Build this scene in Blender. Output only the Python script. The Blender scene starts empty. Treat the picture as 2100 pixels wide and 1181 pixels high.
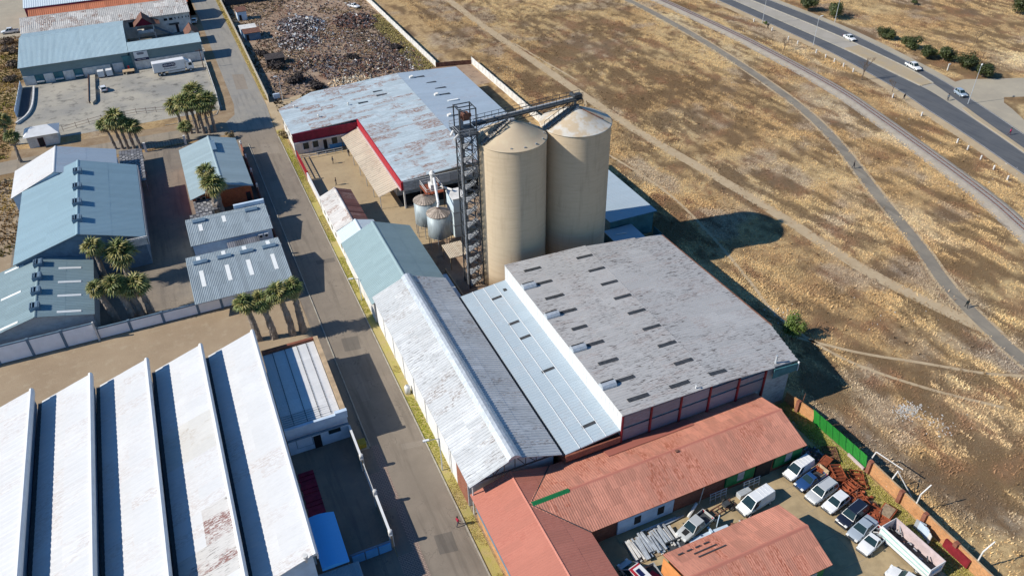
import bpy, math, random
import numpy as np
from mathutils import Vector, Matrix
random.seed(7); RNG = np.random.default_rng(11)
R = math.radians
sc = bpy.context.scene
COL = sc.collection

# ------------------------------------------------------------------ camera, sky, sun
cd = bpy.data.cameras.new('camera'); cam = bpy.data.objects.new('camera', cd); COL.objects.link(cam)
cd.sensor_width = 36.0; cd.lens = 1595.49 / 2100 * 36.0; cd.clip_end = 6000; cd.clip_start = 0.5
pi_, ro_, ya_ = R(36.20048), R(-1.08555), R(23.56545)
f_ = Vector((math.sin(ya_) * math.cos(pi_), math.cos(ya_) * math.cos(pi_), -math.sin(pi_)))
r_ = Vector((math.cos(ya_), -math.sin(ya_), 0)); u_ = r_.cross(f_)
r2 = math.cos(ro_) * r_ + math.sin(ro_) * u_; u2 = -math.sin(ro_) * r_ + math.cos(ro_) * u_
M = Matrix((r2, u2, -f_)).transposed().to_4x4(); M.translation = (0, 0, 80)
cam.matrix_world = M
sc.camera = cam
SUN_EL = R(36.0)
sun_to = Vector((-1, 0.165, 0)).normalized() * math.cos(SUN_EL) + Vector((0, 0, math.sin(SUN_EL)))   # towards the sun
w = bpy.data.worlds.new('World'); sc.world = w; w.use_nodes = True
nt = w.node_tree; nt.nodes.clear()
wo = nt.nodes.new('ShaderNodeOutputWorld'); bg = nt.nodes.new('ShaderNodeBackground'); sky = nt.nodes.new('ShaderNodeTexSky')
sky.sky_type = 'NISHITA'; sky.sun_disc = False; sky.sun_elevation = SUN_EL
sky.sun_rotation = math.atan2(sun_to.x, sun_to.y); sky.altitude = 1400; sky.dust_density = 0.1; sky.ozone_density = 5.0; sky.air_density = 1.2
bg.inputs['Strength'].default_value = 0.1
hs = nt.nodes.new('ShaderNodeHueSaturation'); hs.inputs['Saturation'].default_value = 1.2
nt.links.new(sky.outputs[0], hs.inputs['Color']); nt.links.new(hs.outputs[0], bg.inputs[0]); nt.links.new(bg.outputs[0], wo.inputs[0])
sd = bpy.data.lights.new('sun', 'SUN'); sd.energy = 4.7; sd.angle = R(0.5); sd.color = (1.0, 0.945, 0.85)
so = bpy.data.objects.new('sun', sd); COL.objects.link(so); so.location = (-120, 60, 150)
so.rotation_euler = sun_to.to_track_quat('Z', 'Y').to_euler()
vs = sc.view_settings
vs.view_transform = 'Standard'; vs.look = 'None'; vs.gamma = 1; vs.use_curve_mapping = False; vs.exposure = 0.36

# ------------------------------------------------------------------ materials
class NT:
    def __init__(s, name):
        s.m = bpy.data.materials.new(name); s.m.use_nodes = True; s.t = s.m.node_tree; s.n = s.t.nodes; s.n.clear()
        s.out = s.n.new('ShaderNodeOutputMaterial'); s.b = s.n.new('ShaderNodeBsdfPrincipled')
        s.t.links.new(s.b.outputs[0], s.out.inputs[0])
    def l(s, a, b): s.t.links.new(a, b)
    def pos(s, scale=(1, 1, 1), obj=False):
        if obj: src = s.n.new('ShaderNodeTexCoord').outputs['Object']
        else: src = s.n.new('ShaderNodeNewGeometry').outputs['Position']
        mp = s.n.new('ShaderNodeMapping'); mp.inputs['Scale'].default_value = scale; s.l(src, mp.inputs[0]); return mp.outputs[0]
    def noise(s, vec, scale, detail=4, rough=0.6):
        x = s.n.new('ShaderNodeTexNoise'); x.inputs['Scale'].default_value = scale; x.inputs['Detail'].default_value = detail
        x.inputs['Roughness'].default_value = rough; s.l(vec, x.inputs['Vector']); return x.outputs['Fac']
    def ramp(s, fac, a, b):
        x = s.n.new('ShaderNodeMapRange'); x.interpolation_type = 'SMOOTHSTEP'
        x.inputs['From Min'].default_value = a; x.inputs['From Max'].default_value = b; s.l(fac, x.inputs['Value']); return x.outputs[0]
    def math(s, op, a, b):
        x = s.n.new('ShaderNodeMath'); x.operation = op
        for i, v in enumerate((a, b)):
            if isinstance(v, (int, float)): x.inputs[i].default_value = v
            else: s.l(v, x.inputs[i])
        return x.outputs[0]
    def mix(s, fac, a, b):
        x = s.n.new('ShaderNodeMix'); x.data_type = 'RGBA'
        for i, v in ((0, fac), (6, a), (7, b)):
            if isinstance(v, (int, float)): x.inputs[i].default_value = v
            elif isinstance(v, (tuple, list)): x.inputs[i].default_value = (*v[:3], 1)
            else: s.l(v, x.inputs[i])
        return x.outputs[2]
    def rnd(s): return s.n.new('ShaderNodeObjectInfo').outputs['Random']
    def attr(s, name):
        x = s.n.new('ShaderNodeAttribute'); x.attribute_name = name; return x.outputs['Color']
    def bump(s, h, strength=0.3, dist=0.1):
        x = s.n.new('ShaderNodeBump'); x.inputs['Strength'].default_value = strength; x.inputs['Distance'].default_value = dist
        s.l(h, x.inputs['Height']); s.l(x.outputs[0], s.b.inputs['Normal'])
    def fin(s, col, rough=0.7, metal=0, spec=0.3):
        if isinstance(col, (tuple, list)): s.b.inputs['Base Color'].default_value = (*col[:3], 1)
        else: s.l(col, s.b.inputs['Base Color'])
        s.b.inputs['Roughness'].default_value = rough; s.b.inputs['Metallic'].default_value = metal
        s.b.inputs['Specular IOR Level'].default_value = spec
        return s.m
def sc3(c, k): return tuple(min(0.95, x * k) for x in c)
def plain(name, c, var=0.25, scale=1.5, rough=0.7, metal=0, spec=0.3, bump=0.15, rndvar=0.0):
    t = NT(name); p = t.pos(); n = t.noise(p, scale, 5, 0.65)
    col = t.mix(t.ramp(n, 0.3, 0.7), sc3(c, 1 - var), sc3(c, 1 + var * 0.6))
    if rndvar:
        col = t.mix(t.math('MULTIPLY', t.rnd(), rndvar), col, sc3(c, 0.35))
    if bump: t.bump(n, bump, 0.08)
    return t.fin(col, rough, metal, spec)
def roofmat(name, c, var=0.12, rust=0.0, rustcol=(0.16, 0.065, 0.035), run='x', streak=0.25, rough=0.55, patch=None, dash=0.0, pale=0.0, rustscale=1.0):
    """profiled sheet metal, each sheet (object) slightly different; run = direction the sheets run"""
    t = NT(name)
    s = (0.35, 1.6, 1) if run == 'x' else (1.6, 0.35, 1)
    p = t.pos(s); r = t.rnd()
    base = t.mix(r, sc3(c, 1 - var), sc3(c, 1 + var))
    st = t.noise(p, 2.2, 5, 0.75)
    base = t.mix(t.math('MULTIPLY', t.ramp(st, 0.42, 0.75), streak), base, sc3(c, 0.45))
    big = t.noise(t.pos(), 0.16, 4, 0.6)
    base = t.mix(t.math('MULTIPLY', t.ramp(big, 0.4, 0.7), streak * 0.8), base, sc3(c, 0.72))
    if pale:
        base = t.mix(t.math('MULTIPLY', t.ramp(t.noise(t.pos(s), 0.8, 3), 0.52, 0.6), pale), base, sc3(c, 1.35))
    if rust:
        m1 = t.ramp(t.noise(p, 3.5, 6, 0.8), 0.44, 0.6); m2 = t.ramp(t.noise(t.pos(), 0.13 * rustscale, 3), 0.4, 0.56)
        m3 = t.ramp(r, 0.25, 0.95)
        mk = t.math('MULTIPLY', t.math('MULTIPLY', m1, m2), t.math('MULTIPLY', m3, rust)); mk.node.use_clamp = True
        base = t.mix(mk, base, rustcol)
    if dash:
        s2 = (0.55, 5, 1) if run == 'x' else (5, 0.55, 1)
        d = t.math('MULTIPLY', t.math('MULTIPLY', t.ramp(t.noise(t.pos(s2), 1.6, 2, 0.5), 0.575, 0.64), t.ramp(big, 0.38, 0.6)), dash)
        base = t.mix(d, base, (0.07, 0.055, 0.05))
    t.bump(st, 0.12, 0.05)
    return t.fin(base, rough, 0.0, 0.3)
MT = {}
def mset(**k): MT.update(k)
mset(
 white=plain('white_paint', (0.66, 0.66, 0.65), 0.08, 0.8, 0.6), brightwhite=plain('bright_white_panel', (0.82, 0.83, 0.85), 0.06, 0.8, 0.6), offwhite=plain('dirty_white_paint', (0.62, 0.60, 0.56), 0.22, 0.9),
 bluewhite=plain('pale_blue_paint_and_shade', (0.50, 0.60, 0.70), 0.12, 0.8), bluegrey=plain('blue_grey_paint', (0.13, 0.20, 0.27), 0.2, 1.0),
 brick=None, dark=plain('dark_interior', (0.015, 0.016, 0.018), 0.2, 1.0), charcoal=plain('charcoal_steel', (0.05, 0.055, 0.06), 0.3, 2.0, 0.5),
 steel=plain('grey_steel', (0.30, 0.31, 0.32), 0.25, 2.0, 0.5, 0.0, 0.4), galv=plain('galvanised_metal', (0.50, 0.53, 0.55), 0.2, 2.0, 0.45, 0.3, 0.5),
 darkred=plain('darkened_red_paint', (0.20, 0.018, 0.025), 0.25, 1.2, 0.6), redpaint=plain('red_paint', (0.36, 0.018, 0.03), 0.25, 1.2, 0.6), maroon=plain('maroon_paint', (0.20, 0.012, 0.035), 0.3, 1.2, 0.6),
 green=plain('green_paint', (0.01, 0.16, 0.05), 0.25, 1.5, 0.6), gsheet=None, teal=plain('teal_paint', (0.06, 0.17, 0.19), 0.25, 0.7),
 glass=None, black=plain('black_rubber', (0.02, 0.02, 0.02), 0.2, 3.0, 0.7), tan=plain('tan_plaster', (0.46, 0.33, 0.20), 0.25, 1.0),
 rustred=plain('rusty_red_steel', (0.33, 0.085, 0.035), 0.45, 3.0, 0.75, rndvar=0.5), rust=plain('rusty_brown_steel', (0.16, 0.075, 0.05), 0.45, 2.0, 0.8),
 wood=plain('weathered_wood', (0.30, 0.22, 0.14), 0.35, 2.5, 0.8), blue=plain('bright_blue_paint', (0.10, 0.34, 0.62), 0.1, 0.8, 0.5),
 navy=plain('navy_paint', (0.008, 0.012, 0.06), 0.1, 1.0, 0.5), pink=plain('faded_pink_paint', (0.52, 0.42, 0.41), 0.15, 1.0),
 orange=plain('orange_mural_paint', (0.62, 0.25, 0.08), 0.15, 1.0), lime=plain('light_green_mural_paint', (0.34, 0.52, 0.22), 0.15, 1.0),
 kerb=plain('kerb_concrete', (0.36, 0.33, 0.27), 0.25, 1.2), conc=plain('concrete', (0.38, 0.34, 0.27), 0.25, 0.6),
 lampglass=plain('white_lamp_cover', (0.75, 0.75, 0.72), 0.05, 3), yellow=plain('mustard_bin_plastic', (0.33, 0.28, 0.04), 0.15, 2),
)
def glassmat():
    t = NT('window_glass'); n = t.noise(t.pos(), 0.9, 2)
    return t.fin(t.mix(n, (0.008, 0.02, 0.024), (0.02, 0.04, 0.046)), 0.03, 0.0, 0.35)
MT['glass'] = glassmat()
def brickmat(name, c, mortar):
    t = NT(name); g = t.n.new('ShaderNodeNewGeometry'); sp = t.n.new('ShaderNodeSeparateXYZ'); t.l(g.outputs['Position'], sp.inputs[0])
    cb = t.n.new('ShaderNodeCombineXYZ'); t.l(t.math('ADD', sp.outputs[0], sp.outputs[1]), cb.inputs[0]); t.l(sp.outputs[2], cb.inputs[1])
    b = t.n.new('ShaderNodeTexBrick'); b.inputs['Scale'].default_value = 1; b.inputs['Brick Width'].default_value = 0.24; b.inputs['Row Height'].default_value = 0.125
    b.inputs['Mortar Size'].default_value = 0.012; t.l(cb.outputs[0], b.inputs['Vector'])
    b.inputs['Color1'].default_value = (*sc3(c, 0.8), 1); b.inputs['Color2'].default_value = (*sc3(c, 1.2), 1); b.inputs['Mortar'].default_value = (*mortar, 1)
    n = t.noise(t.pos(), 0.8, 5, 0.7)
    col = t.mix(t.math('MULTIPLY', t.ramp(n, 0.4, 0.75), 0.55), b.outputs['Color'], sc3(c, 0.5))
    t.bump(n, 0.3, 0.05)
    return t.fin(col, 0.85, 0, 0.2)
MT['brick'] = brickmat('orange_brick', (0.50, 0.23, 0.09), (0.42, 0.30, 0.18))
MT['redbrick'] = brickmat('red_brick', (0.26, 0.085, 0.05), (0.22, 0.16, 0.12))
MT['facebrick'] = brickmat('orange_face_brick', (0.42, 0.11, 0.045), (0.3, 0.15, 0.09))
# roofs
mset(
 r_white=roofmat('white_painted_sheet', (0.575, 0.575, 0.57), 0.045, 0.5, (0.34, 0.25, 0.2), 'x', 0.14, rustscale=0.7),
 r_whiterust=roofmat('rust_stained_white_sheet', (0.54, 0.52, 0.49), 0.05, 2.2, (0.20, 0.09, 0.075), 'x', 0.25, dash=0.8, rustscale=2), r_whitebeige=roofmat('beige_stained_white_sheet', (0.545, 0.53, 0.495), 0.04, 0.9, (0.3, 0.24, 0.17), 'x', 0.15),
 r_grey=roofmat('weathered_grey_sheet', (0.425, 0.412, 0.395), 0.07, 0.55, (0.22, 0.14, 0.11), 'x', 0.22, dash=0.95),
 r_pale=roofmat('pale_blue_grey_sheet', (0.37, 0.44, 0.485), 0.035, 0.25, (0.3, 0.24, 0.2), 'x', 0.12),
 r_hall=roofmat('streaked_white_grey_sheet', (0.55, 0.56, 0.555), 0.12, 0.9, (0.20, 0.15, 0.12), 'x', 0.35, dash=0.55),
 r_teal=roofmat('grey_green_sheet', (0.28, 0.375, 0.385), 0.05, 0, run='x', streak=0.2),
 r_w9=roofmat('clean_white_sheet', (0.56, 0.63, 0.66), 0.02, 0, run='x', streak=0.05),
 r_w8=roofmat('white_sheet_with_rust', (0.60, 0.57, 0.53), 0.1, 1.6, (0.22, 0.12, 0.08), 'x', 0.35, dash=0.5, rustscale=2),
 r_rust=roofmat('dark_rusty_sheet', (0.17, 0.075, 0.06), 0.35, 1.0, (0.32, 0.24, 0.2), 'x', 0.5, rough=0.8),
 r_blue=roofmat('blue_grey_sheet', (0.24, 0.35, 0.40), 0.04, 0, run='x', streak=0.12),
 r_bluel=roofmat('dull_blue_grey_sheet', (0.22, 0.30, 0.32), 0.07, 0, run='x', streak=0.22),
 r_w3=roofmat('light_blue_grey_sheet', (0.30, 0.38, 0.40), 0.06, 0, run='x', streak=0.15),
 r_w5=roofmat('grey_corrugated_sheet', (0.29, 0.34, 0.365), 0.12, 0, run='y', streak=0.3),
 r_w6=roofmat('pale_teal_sheet', (0.39, 0.50, 0.53), 0.06, 0.2, (0.3, 0.3, 0.28), 'y', 0.2),
 r_w7=roofmat('patchy_pale_blue_sheet', (0.45, 0.52, 0.545), 0.10, 2.4, (0.26, 0.155, 0.115), 'x', 0.25, pale=0.3, dash=0.3),
 r_w7e=roofmat('shade_tinted_blue_grey_sheet', (0.37, 0.44, 0.50), 0.05, 0.3, (0.28, 0.18, 0.14), 'x', 0.15),  # darker, bluer sheet: shade of slopes turned from the sun, in the colour
 r_red=roofmat('faded_red_sheet', (0.50, 0.215, 0.145), 0.18, 1.0, (0.30, 0.085, 0.045), 'y', 0.32, pale=0.3, dash=0.25),
 r_redx=roofmat('red_sheet', (0.48, 0.18, 0.125), 0.07, 0.3, (0.28, 0.06, 0.04), 'x', 0.15),
 r_brown=roofmat('white_sheet_with_brown_rust', (0.58, 0.55, 0.50), 0.2, 1.8, (0.20, 0.11, 0.07), 'y', 0.45, dash=0.8, rustscale=2),
 r_thatch=roofmat('awning_sheet', (0.52, 0.44, 0.33), 0.10, 0.6, (0.2, 0.12, 0.07), 'x', 0.25, dash=0.5),
 r_clay=roofmat('orange_clay_sheet', (0.50, 0.17, 0.08), 0.15, 0.3, run='y', streak=0.3),
 r_tile=roofmat('dark_grey_tile', (0.15, 0.15, 0.16), 0.4, 0, run='y', streak=0.3),
 r_blueroof=roofmat('blue_canopy_sheet', (0.10, 0.45, 0.86), 0.05, 0, run='x', streak=0.1),
 clad=roofmat('grey_white_cladding', (0.60, 0.60, 0.59), 0.04, 0.0, run='x', streak=0.2),
 clad_lilac=roofmat('dull_lilac_cladding', (0.21, 0.21, 0.24), 0.2, 0.3, run='x', streak=0.4),
 clad_grey=roofmat('streaky_grey_cladding', (0.36, 0.38, 0.39), 0.25, 0.5, (0.1, 0.09, 0.085), 'x', 0.6),
 clad_w6=roofmat('grey_green_cladding', (0.17, 0.24, 0.25), 0.08, 0, run='x', streak=0.35),
 skyl=plain('dark_skylight', (0.05, 0.052, 0.055), 0.35, 2.0, 0.45), skylw=plain('white_skylight', (0.74, 0.75, 0.72), 0.06, 2.0, 0.4),
)
def silomat():
    t = NT('silo_concrete'); n = t.noise(t.pos((0.35, 0.35, 3.0)), 0.9, 5, 0.7); n2 = t.noise(t.pos((1, 1, 0.12)), 1.1, 4); n3 = t.noise(t.pos(), 0.25, 3)
    col = t.mix(t.math('MULTIPLY', t.ramp(n, 0.35, 0.75), 0.6), (0.53, 0.425, 0.295), (0.43, 0.335, 0.225))
    col = t.mix(t.math('MULTIPLY', t.ramp(n2, 0.5, 0.75), 0.6), col, (0.38, 0.295, 0.20))
    col = t.mix(t.math('MULTIPLY', t.ramp(n3, 0.5, 0.7), 0.3), col, (0.54, 0.44, 0.30))
    t.bump(n, 0.06, 0.06); return t.fin(col, 0.8, 0, 0.2)
MT['silo'] = silomat()
def conemat(c2):
    t = NT('silo_roof_concrete'); n = t.noise(t.pos(), 0.5, 5, 0.65)
    col = t.mix(t.ramp(n, 0.42, 0.6), (0.48, 0.38, 0.26), c2); t.bump(n, 0.15, 0.08); return t.fin(col, 0.8, 0, 0.25)
MT['cone1'] = conemat((0.50, 0.41, 0.28)); MT['cone2'] = conemat((0.54, 0.51, 0.45))
def ribbed(name, c):
    t = NT(name); sp = t.n.new('ShaderNodeSeparateXYZ'); t.l(t.pos(), sp.inputs[0])
    n = t.noise(t.pos((1, 1, 0.2)), 1.6, 4)
    wv = t.math('SINE', t.math('MULTIPLY', sp.outputs[2], 26), 0)
    t.bump(wv, 0.25, 0.05); return t.fin(t.mix(t.ramp(n, 0.4, 0.75), c, sc3(c, 0.6)), 0.5, 0.2, 0.4)
MT['binmetal'] = ribbed('grey_corrugated_bin', (0.36, 0.41, 0.42)); MT['binroof'] = plain('rusted_bin_roof', (0.46, 0.38, 0.31), 0.4, 2.2, 0.8, rndvar=0.8)
MT['tankmetal'] = plain('pale_blue_metal', (0.50, 0.60, 0.66), 0.12, 1.0, 0.5)
# ground
def asphalt(name, c, c2, crack=0.4):
    t = NT(name); p = t.pos(); n = t.noise(p, 0.22, 6, 0.65); nf = t.noise(p, 6, 3, 0.7); st = t.noise(t.pos((1.2, 0.1, 1)), 0.8, 4)
    col = t.mix(t.ramp(n, 0.3, 0.7), c, c2); col = t.mix(t.math('MULTIPLY', t.ramp(st, 0.48, 0.7), 0.55), col, sc3(c, 0.66))
    col = t.mix(t.math('MULTIPLY', nf, 0.35), col, sc3(c, 0.6))
    v = t.n.new('ShaderNodeTexVoronoi'); v.feature = 'DISTANCE_TO_EDGE'; v.inputs['Scale'].default_value = 0.22
    wv = t.n.new('ShaderNodeVectorMath'); wv.operation = 'ADD'; t.l(p, wv.inputs[0])
    nn = t.n.new('ShaderNodeTexNoise'); nn.inputs['Scale'].default_value = 0.7; t.l(p, nn.inputs['Vector'])
    sc_ = t.n.new('ShaderNodeVectorMath'); sc_.operation = 'SCALE'; sc_.inputs['Scale'].default_value = 4; t.l(nn.outputs['Color'], sc_.inputs[0]); t.l(sc_.outputs[0], wv.inputs[1]); t.l(wv.outputs[0], v.inputs['Vector'])
    ck = t.ramp(v.outputs['Distance'], 0.012, 0.004)
    ck = t.math('MULTIPLY', t.math('MULTIPLY', ck, crack), t.ramp(n, 0.4, 0.6)); col = t.mix(ck, col, (0.03, 0.03, 0.03))
    t.bump(nf, 0.2, 0.03); return t.fin(col, 0.85, 0, 0.25)
def dirt(name, c, c2, c3=None, s=0.12, det=0.6):
    t = NT(name); p = t.pos(); n = t.noise(p, s, 6, 0.65); n2 = t.noise(p, s * 5, 5, 0.7); nf = t.noise(p, 5, 4, 0.75)
    col = t.mix(t.ramp(n, 0.3, 0.7), c, c2)
    if c3: col = t.mix(t.math('MULTIPLY', t.ramp(n2, 0.5, 0.72), det), col, c3)
    col = t.mix(t.math('MULTIPLY', t.ramp(nf, 0.4, 0.8), 0.35), col, sc3(c, 0.5))
    t.bump(nf, 0.4, 0.08); return t.fin(col, 0.95, 0, 0.1)
mset(
 asp=asphalt('street_asphalt', (0.215, 0.178, 0.138), (0.265, 0.22, 0.17)), asp2=asphalt('highway_asphalt', (0.095, 0.10, 0.108), (0.12, 0.122, 0.125), 0.1),
 asp3=asphalt('dusty_asphalt', (0.25, 0.215, 0.165), (0.33, 0.27, 0.20), 0.3), aspj=dirt('pale_dusty_road', (0.40, 0.35, 0.265), (0.33, 0.29, 0.225), (0.44, 0.37, 0.27), 0.1),
 yardasp=asphalt('yard_asphalt', (0.19, 0.16, 0.13), (0.27, 0.22, 0.165), 0.4), path=asphalt('path_asphalt', (0.20, 0.175, 0.14), (0.29, 0.25, 0.19), 0.1),
 nyard=dirt('dusty_concrete_yard', (0.42, 0.38, 0.305), (0.26, 0.25, 0.225), (0.10, 0.095, 0.085), 0.07, 0.95), dirt=dirt('sandy_dirt', (0.37, 0.28, 0.185), (0.31, 0.23, 0.15), (0.42, 0.34, 0.235)),
 track=dirt('dirt_track', (0.47, 0.365, 0.235), (0.40, 0.30, 0.185), (0.34, 0.25, 0.15), 0.3), court=dirt('sandy_concrete', (0.43, 0.33, 0.20), (0.36, 0.27, 0.165), (0.20, 0.15, 0.10), 0.12, 0.4),
 scrapdirt=dirt('scrapyard_soil', (0.38, 0.285, 0.20), (0.26, 0.165, 0.11), (0.11, 0.08, 0.065), 0.09, 0.8), ballast=dirt('grey_ballast', (0.38, 0.335, 0.275), (0.31, 0.27, 0.215), (0.24, 0.2, 0.16), 0.5),
 slab=plain('tan_concrete_slab', (0.40, 0.30, 0.17), 0.2, 0.5, 0.85, rndvar=0.15), paver=None, verge=dirt('grass_verge_soil', (0.38, 0.33, 0.10), (0.40, 0.31, 0.15), (0.28, 0.29, 0.04), 0.3),
 median=dirt('median_paving', (0.38, 0.345, 0.295), (0.33, 0.30, 0.25), None, 0.2), foliage=None)
def pavermat():
    t = NT('pink_brick_pavers'); b = t.n.new('ShaderNodeTexBrick'); b.inputs['Scale'].default_value = 1; b.inputs['Brick Width'].default_value = 0.5; b.inputs['Row Height'].default_value = 0.24
    b.inputs['Mortar Size'].default_value = 0.03; b.inputs['Color1'].default_value = (0.34, 0.25, 0.20, 1); b.inputs['Color2'].default_value = (0.29, 0.215, 0.175, 1); b.inputs['Mortar'].default_value = (0.12, 0.09, 0.07, 1)
    t.l(t.pos(), b.inputs['Vector']); return t.fin(b.outputs['Color'], 0.85, 0, 0.2)
MT['paver'] = pavermat()
def attrmat(name, rough=0.95):
    t = NT(name); return t.fin(t.attr('col'), rough, 0, 0.05)
MT['grass'] = attrmat('dry_grass')
def fieldmat():
    t = NT('field_soil'); p = t.pos(); n = t.noise(p, 1.1, 6, 0.75); n2 = t.noise(p, 4.5, 5, 0.8)
    c = t.attr('col'); col = t.mix(t.math('MULTIPLY', t.ramp(n, 0.42, 0.62), 0.55), c, (0.19, 0.11, 0.055)); col = t.mix(t.math('MULTIPLY', t.ramp(n2, 0.5, 0.7), 0.4), col, (0.46, 0.34, 0.18))
    t.bump(n2, 0.8, 0.25); return t.fin(col, 1.0, 0, 0.05)
MT['field'] = fieldmat()
MT['farfield'] = dirt('far_dry_grass', (0.38, 0.27, 0.13), (0.27, 0.18, 0.09), (0.16, 0.10, 0.06), 0.05)
def leafmat(name, c, c2):
    t = NT(name); n = t.noise(t.pos(), 0.9, 3); col = t.mix(t.ramp(n, 0.35, 0.65), c, c2)
    col = t.mix(t.math('MULTIPLY', t.rnd(), 0.5), col, sc3(c, 0.55)); m = t.fin(col, 0.55, 0, 0.35); return m
mset(frond=leafmat('palm_leaf_green', (0.11, 0.145, 0.035), (0.19, 0.21, 0.06)), frondy=leafmat('palm_leaf_yellow', (0.33, 0.28, 0.085), (0.24, 0.225, 0.07)), straw=leafmat('straw_leaf', (0.34, 0.25, 0.12), (0.26, 0.19, 0.09)),
     frondb=leafmat('palm_leaf_dead', (0.28, 0.18, 0.08), (0.19, 0.125, 0.065)), skirt=leafmat('palm_bark_grey', (0.34, 0.285, 0.235), (0.21, 0.17, 0.135)),
     bush=leafmat('dark_bush_leaf', (0.035, 0.05, 0.012), (0.075, 0.085, 0.022)), bushg=leafmat('green_bush_leaf', (0.07, 0.12, 0.02), (0.11, 0.15, 0.03)), twig=plain('dry_twig', (0.14, 0.10, 0.07), 0.3, 3))

# ------------------------------------------------------------------ mesh helpers
class MB:
    def __init__(s): s.v = []; s.f = []; s.m = []; s.mi = 0
    def add(s, vs, fs):
        o = len(s.v); s.v += [tuple(x) for x in vs]; s.f += [tuple(i + o for i in f) for f in fs]; s.m += [s.mi] * len(fs); return s
    def box(s, x0, y0, z0, x1, y1, z1):
        v = [(x0, y0, z0), (x1, y0, z0), (x1, y1, z0), (x0, y1, z0), (x0, y0, z1), (x1, y0, z1), (x1, y1, z1), (x0, y1, z1)]
        return s.add(v, [(3, 2, 1, 0), (4, 5, 6, 7), (0, 1, 5, 4), (1, 2, 6, 5), (2, 3, 7, 6), (3, 0, 4, 7)])
    def cbox(s, c, sz, rz=0):
        ca, sa = math.cos(rz), math.sin(rz); v = []
        for z in (-.5, .5):
            for x, y in ((-.5, -.5), (.5, -.5), (.5, .5), (-.5, .5)):
                X, Y = x * sz[0], y * sz[1]; v.append((c[0] + X * ca - Y * sa, c[1] + X * sa + Y * ca, c[2] + z * sz[2]))
        return s.add(v, [(3, 2, 1, 0), (4, 5, 6, 7), (0, 1, 5, 4), (1, 2, 6, 5), (2, 3, 7, 6), (3, 0, 4, 7)])
    def prism(s, poly, z0, z1):
        n = len(poly); v = [(x, y, z0) for x, y in poly] + [(x, y, z1) for x, y in poly]
        return s.add(v, [tuple(range(n - 1, -1, -1)), tuple(range(n, 2 * n))] + [(i, (i + 1) % n, n + (i + 1) % n, n + i) for i in range(n)])
    def extr(s, prof, a, b, axis='y'):
        """profile in (x,z) extruded along y (or (y,z) along x)"""
        n = len(prof)
        mk = (lambda p, t: (p[0], t, p[1])) if axis == 'y' else (lambda p, t: (t, p[0], p[1]))
        v = [mk(p, a) for p in prof] + [mk(p, b) for p in prof]
        return s.add(v, [tuple(range(n)), tuple(range(2 * n - 1, n - 1, -1))] + [(i, n + i, n + (i + 1) % n, (i + 1) % n) for i in range(n)])
    def tube(s, p0, p1, r0, r1=None, n=5, caps=True):
        r1 = r0 if r1 is None else r1; p0 = Vector(p0); p1 = Vector(p1); d = (p1 - p0)
        if d.length < 1e-6: return s
        d.normalize(); a = d.orthogonal().normalized(); b = d.cross(a); v = []
        for p, r in ((p0, r0), (p1, r1)):
            for i in range(n):
                t = 2 * math.pi * i / n; v.append(p + (a * math.cos(t) + b * math.sin(t)) * r)
        f = [(i, (i + 1) % n, n + (i + 1) % n, n + i) for i in range(n)]
        if caps: f += [tuple(range(n - 1, -1, -1)), tuple(range(n, 2 * n))]
        return s.add(v, f)
    def lathe(s, prof, c=(0, 0), n=32):
        v = []; f = []; k = len(prof)
        for r, z in prof:
            for i in range(n):
                t = 2 * math.pi * i / n; v.append((c[0] + r * math.cos(t), c[1] + r * math.sin(t), z))
        for j in range(k - 1):
            for i in range(n): f.append((j * n + i, j * n + (i + 1) % n, (j + 1) * n + (i + 1) % n, (j + 1) * n + i))
        if prof[0][0] > 0: f.append(tuple(range(n - 1, -1, -1)))
        if prof[-1][0] > 0.01: f.append(tuple((k - 1) * n + i for i in range(n)))
        return s.add(v, f)
    def quad(s, a, b, c, d): return s.add([a, b, c, d], [(0, 1, 2, 3)])
    def mesh(s, name, mats):
        me = bpy.data.meshes.new(name); me.from_pydata(s.v, [], s.f); 
        for m in (mats if isinstance(mats, (list, tuple)) else [mats]): me.materials.append(m)
        if any(s.m): me.polygons.foreach_set('material_index', s.m)
        me.update(); return me
def link(name, me, parent=None, loc=(0, 0, 0)):
    o = bpy.data.objects.new(name, me); COL.objects.link(o); o.location = loc
    if parent is not None: o.parent = parent
    return o
def tag(o, label=None, cat=None, group=None, kind=None):
    for k, v in (('label', label), ('category', cat), ('group', group), ('kind', kind)):
        if v: o[k] = v
    return o
def thing(name, label, cat, loc=(0, 0, 0), rz=0, group=None):
    o = bpy.data.objects.new(name, None); COL.objects.link(o); o.location = loc; o.rotation_euler.z = rz; o.empty_display_size = 0.5
    return tag(o, label, cat, group)
def origin(p):
    v = Vector((0, 0, 0))
    while p is not None: v = v + p.location; p = p.parent
    return v
def part(T, name, mb, mat, smooth=False, world=True, label=None):
    """one mesh part under T; world=True: the builder holds world coordinates"""
    if world and T is not None:
        o0 = origin(T); mb.v = [(x - o0.x, y - o0.y, z - o0.z) for x, y, z in mb.v]
    me = mb.mesh(name, [MT[m] if isinstance(m, str) else m for m in (mat if isinstance(mat, (list, tuple)) else [mat])])
    if smooth: me.polygons.foreach_set('use_smooth', [True] * len(me.polygons))
    o = link(name, me, T)
    if label: o['label'] = label
    return o
def bevel(o, w=0.03, seg=2):
    b = o.modifiers.new('bevel', 'BEVEL'); b.width = w; b.segments = seg; b.limit_method = 'ANGLE'; return o
def shift(T, mb):
    o0 = origin(T); mb.v = [(x - o0.x, y - o0.y, z - o0.z) for x, y, z in mb.v]; return mb
def copy_tree(o, parent=None):
    c = o.copy(); COL.objects.link(c)
    if parent is not None: c.parent = parent
    for ch in list(o.children): copy_tree(ch, c)
    return c
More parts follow.
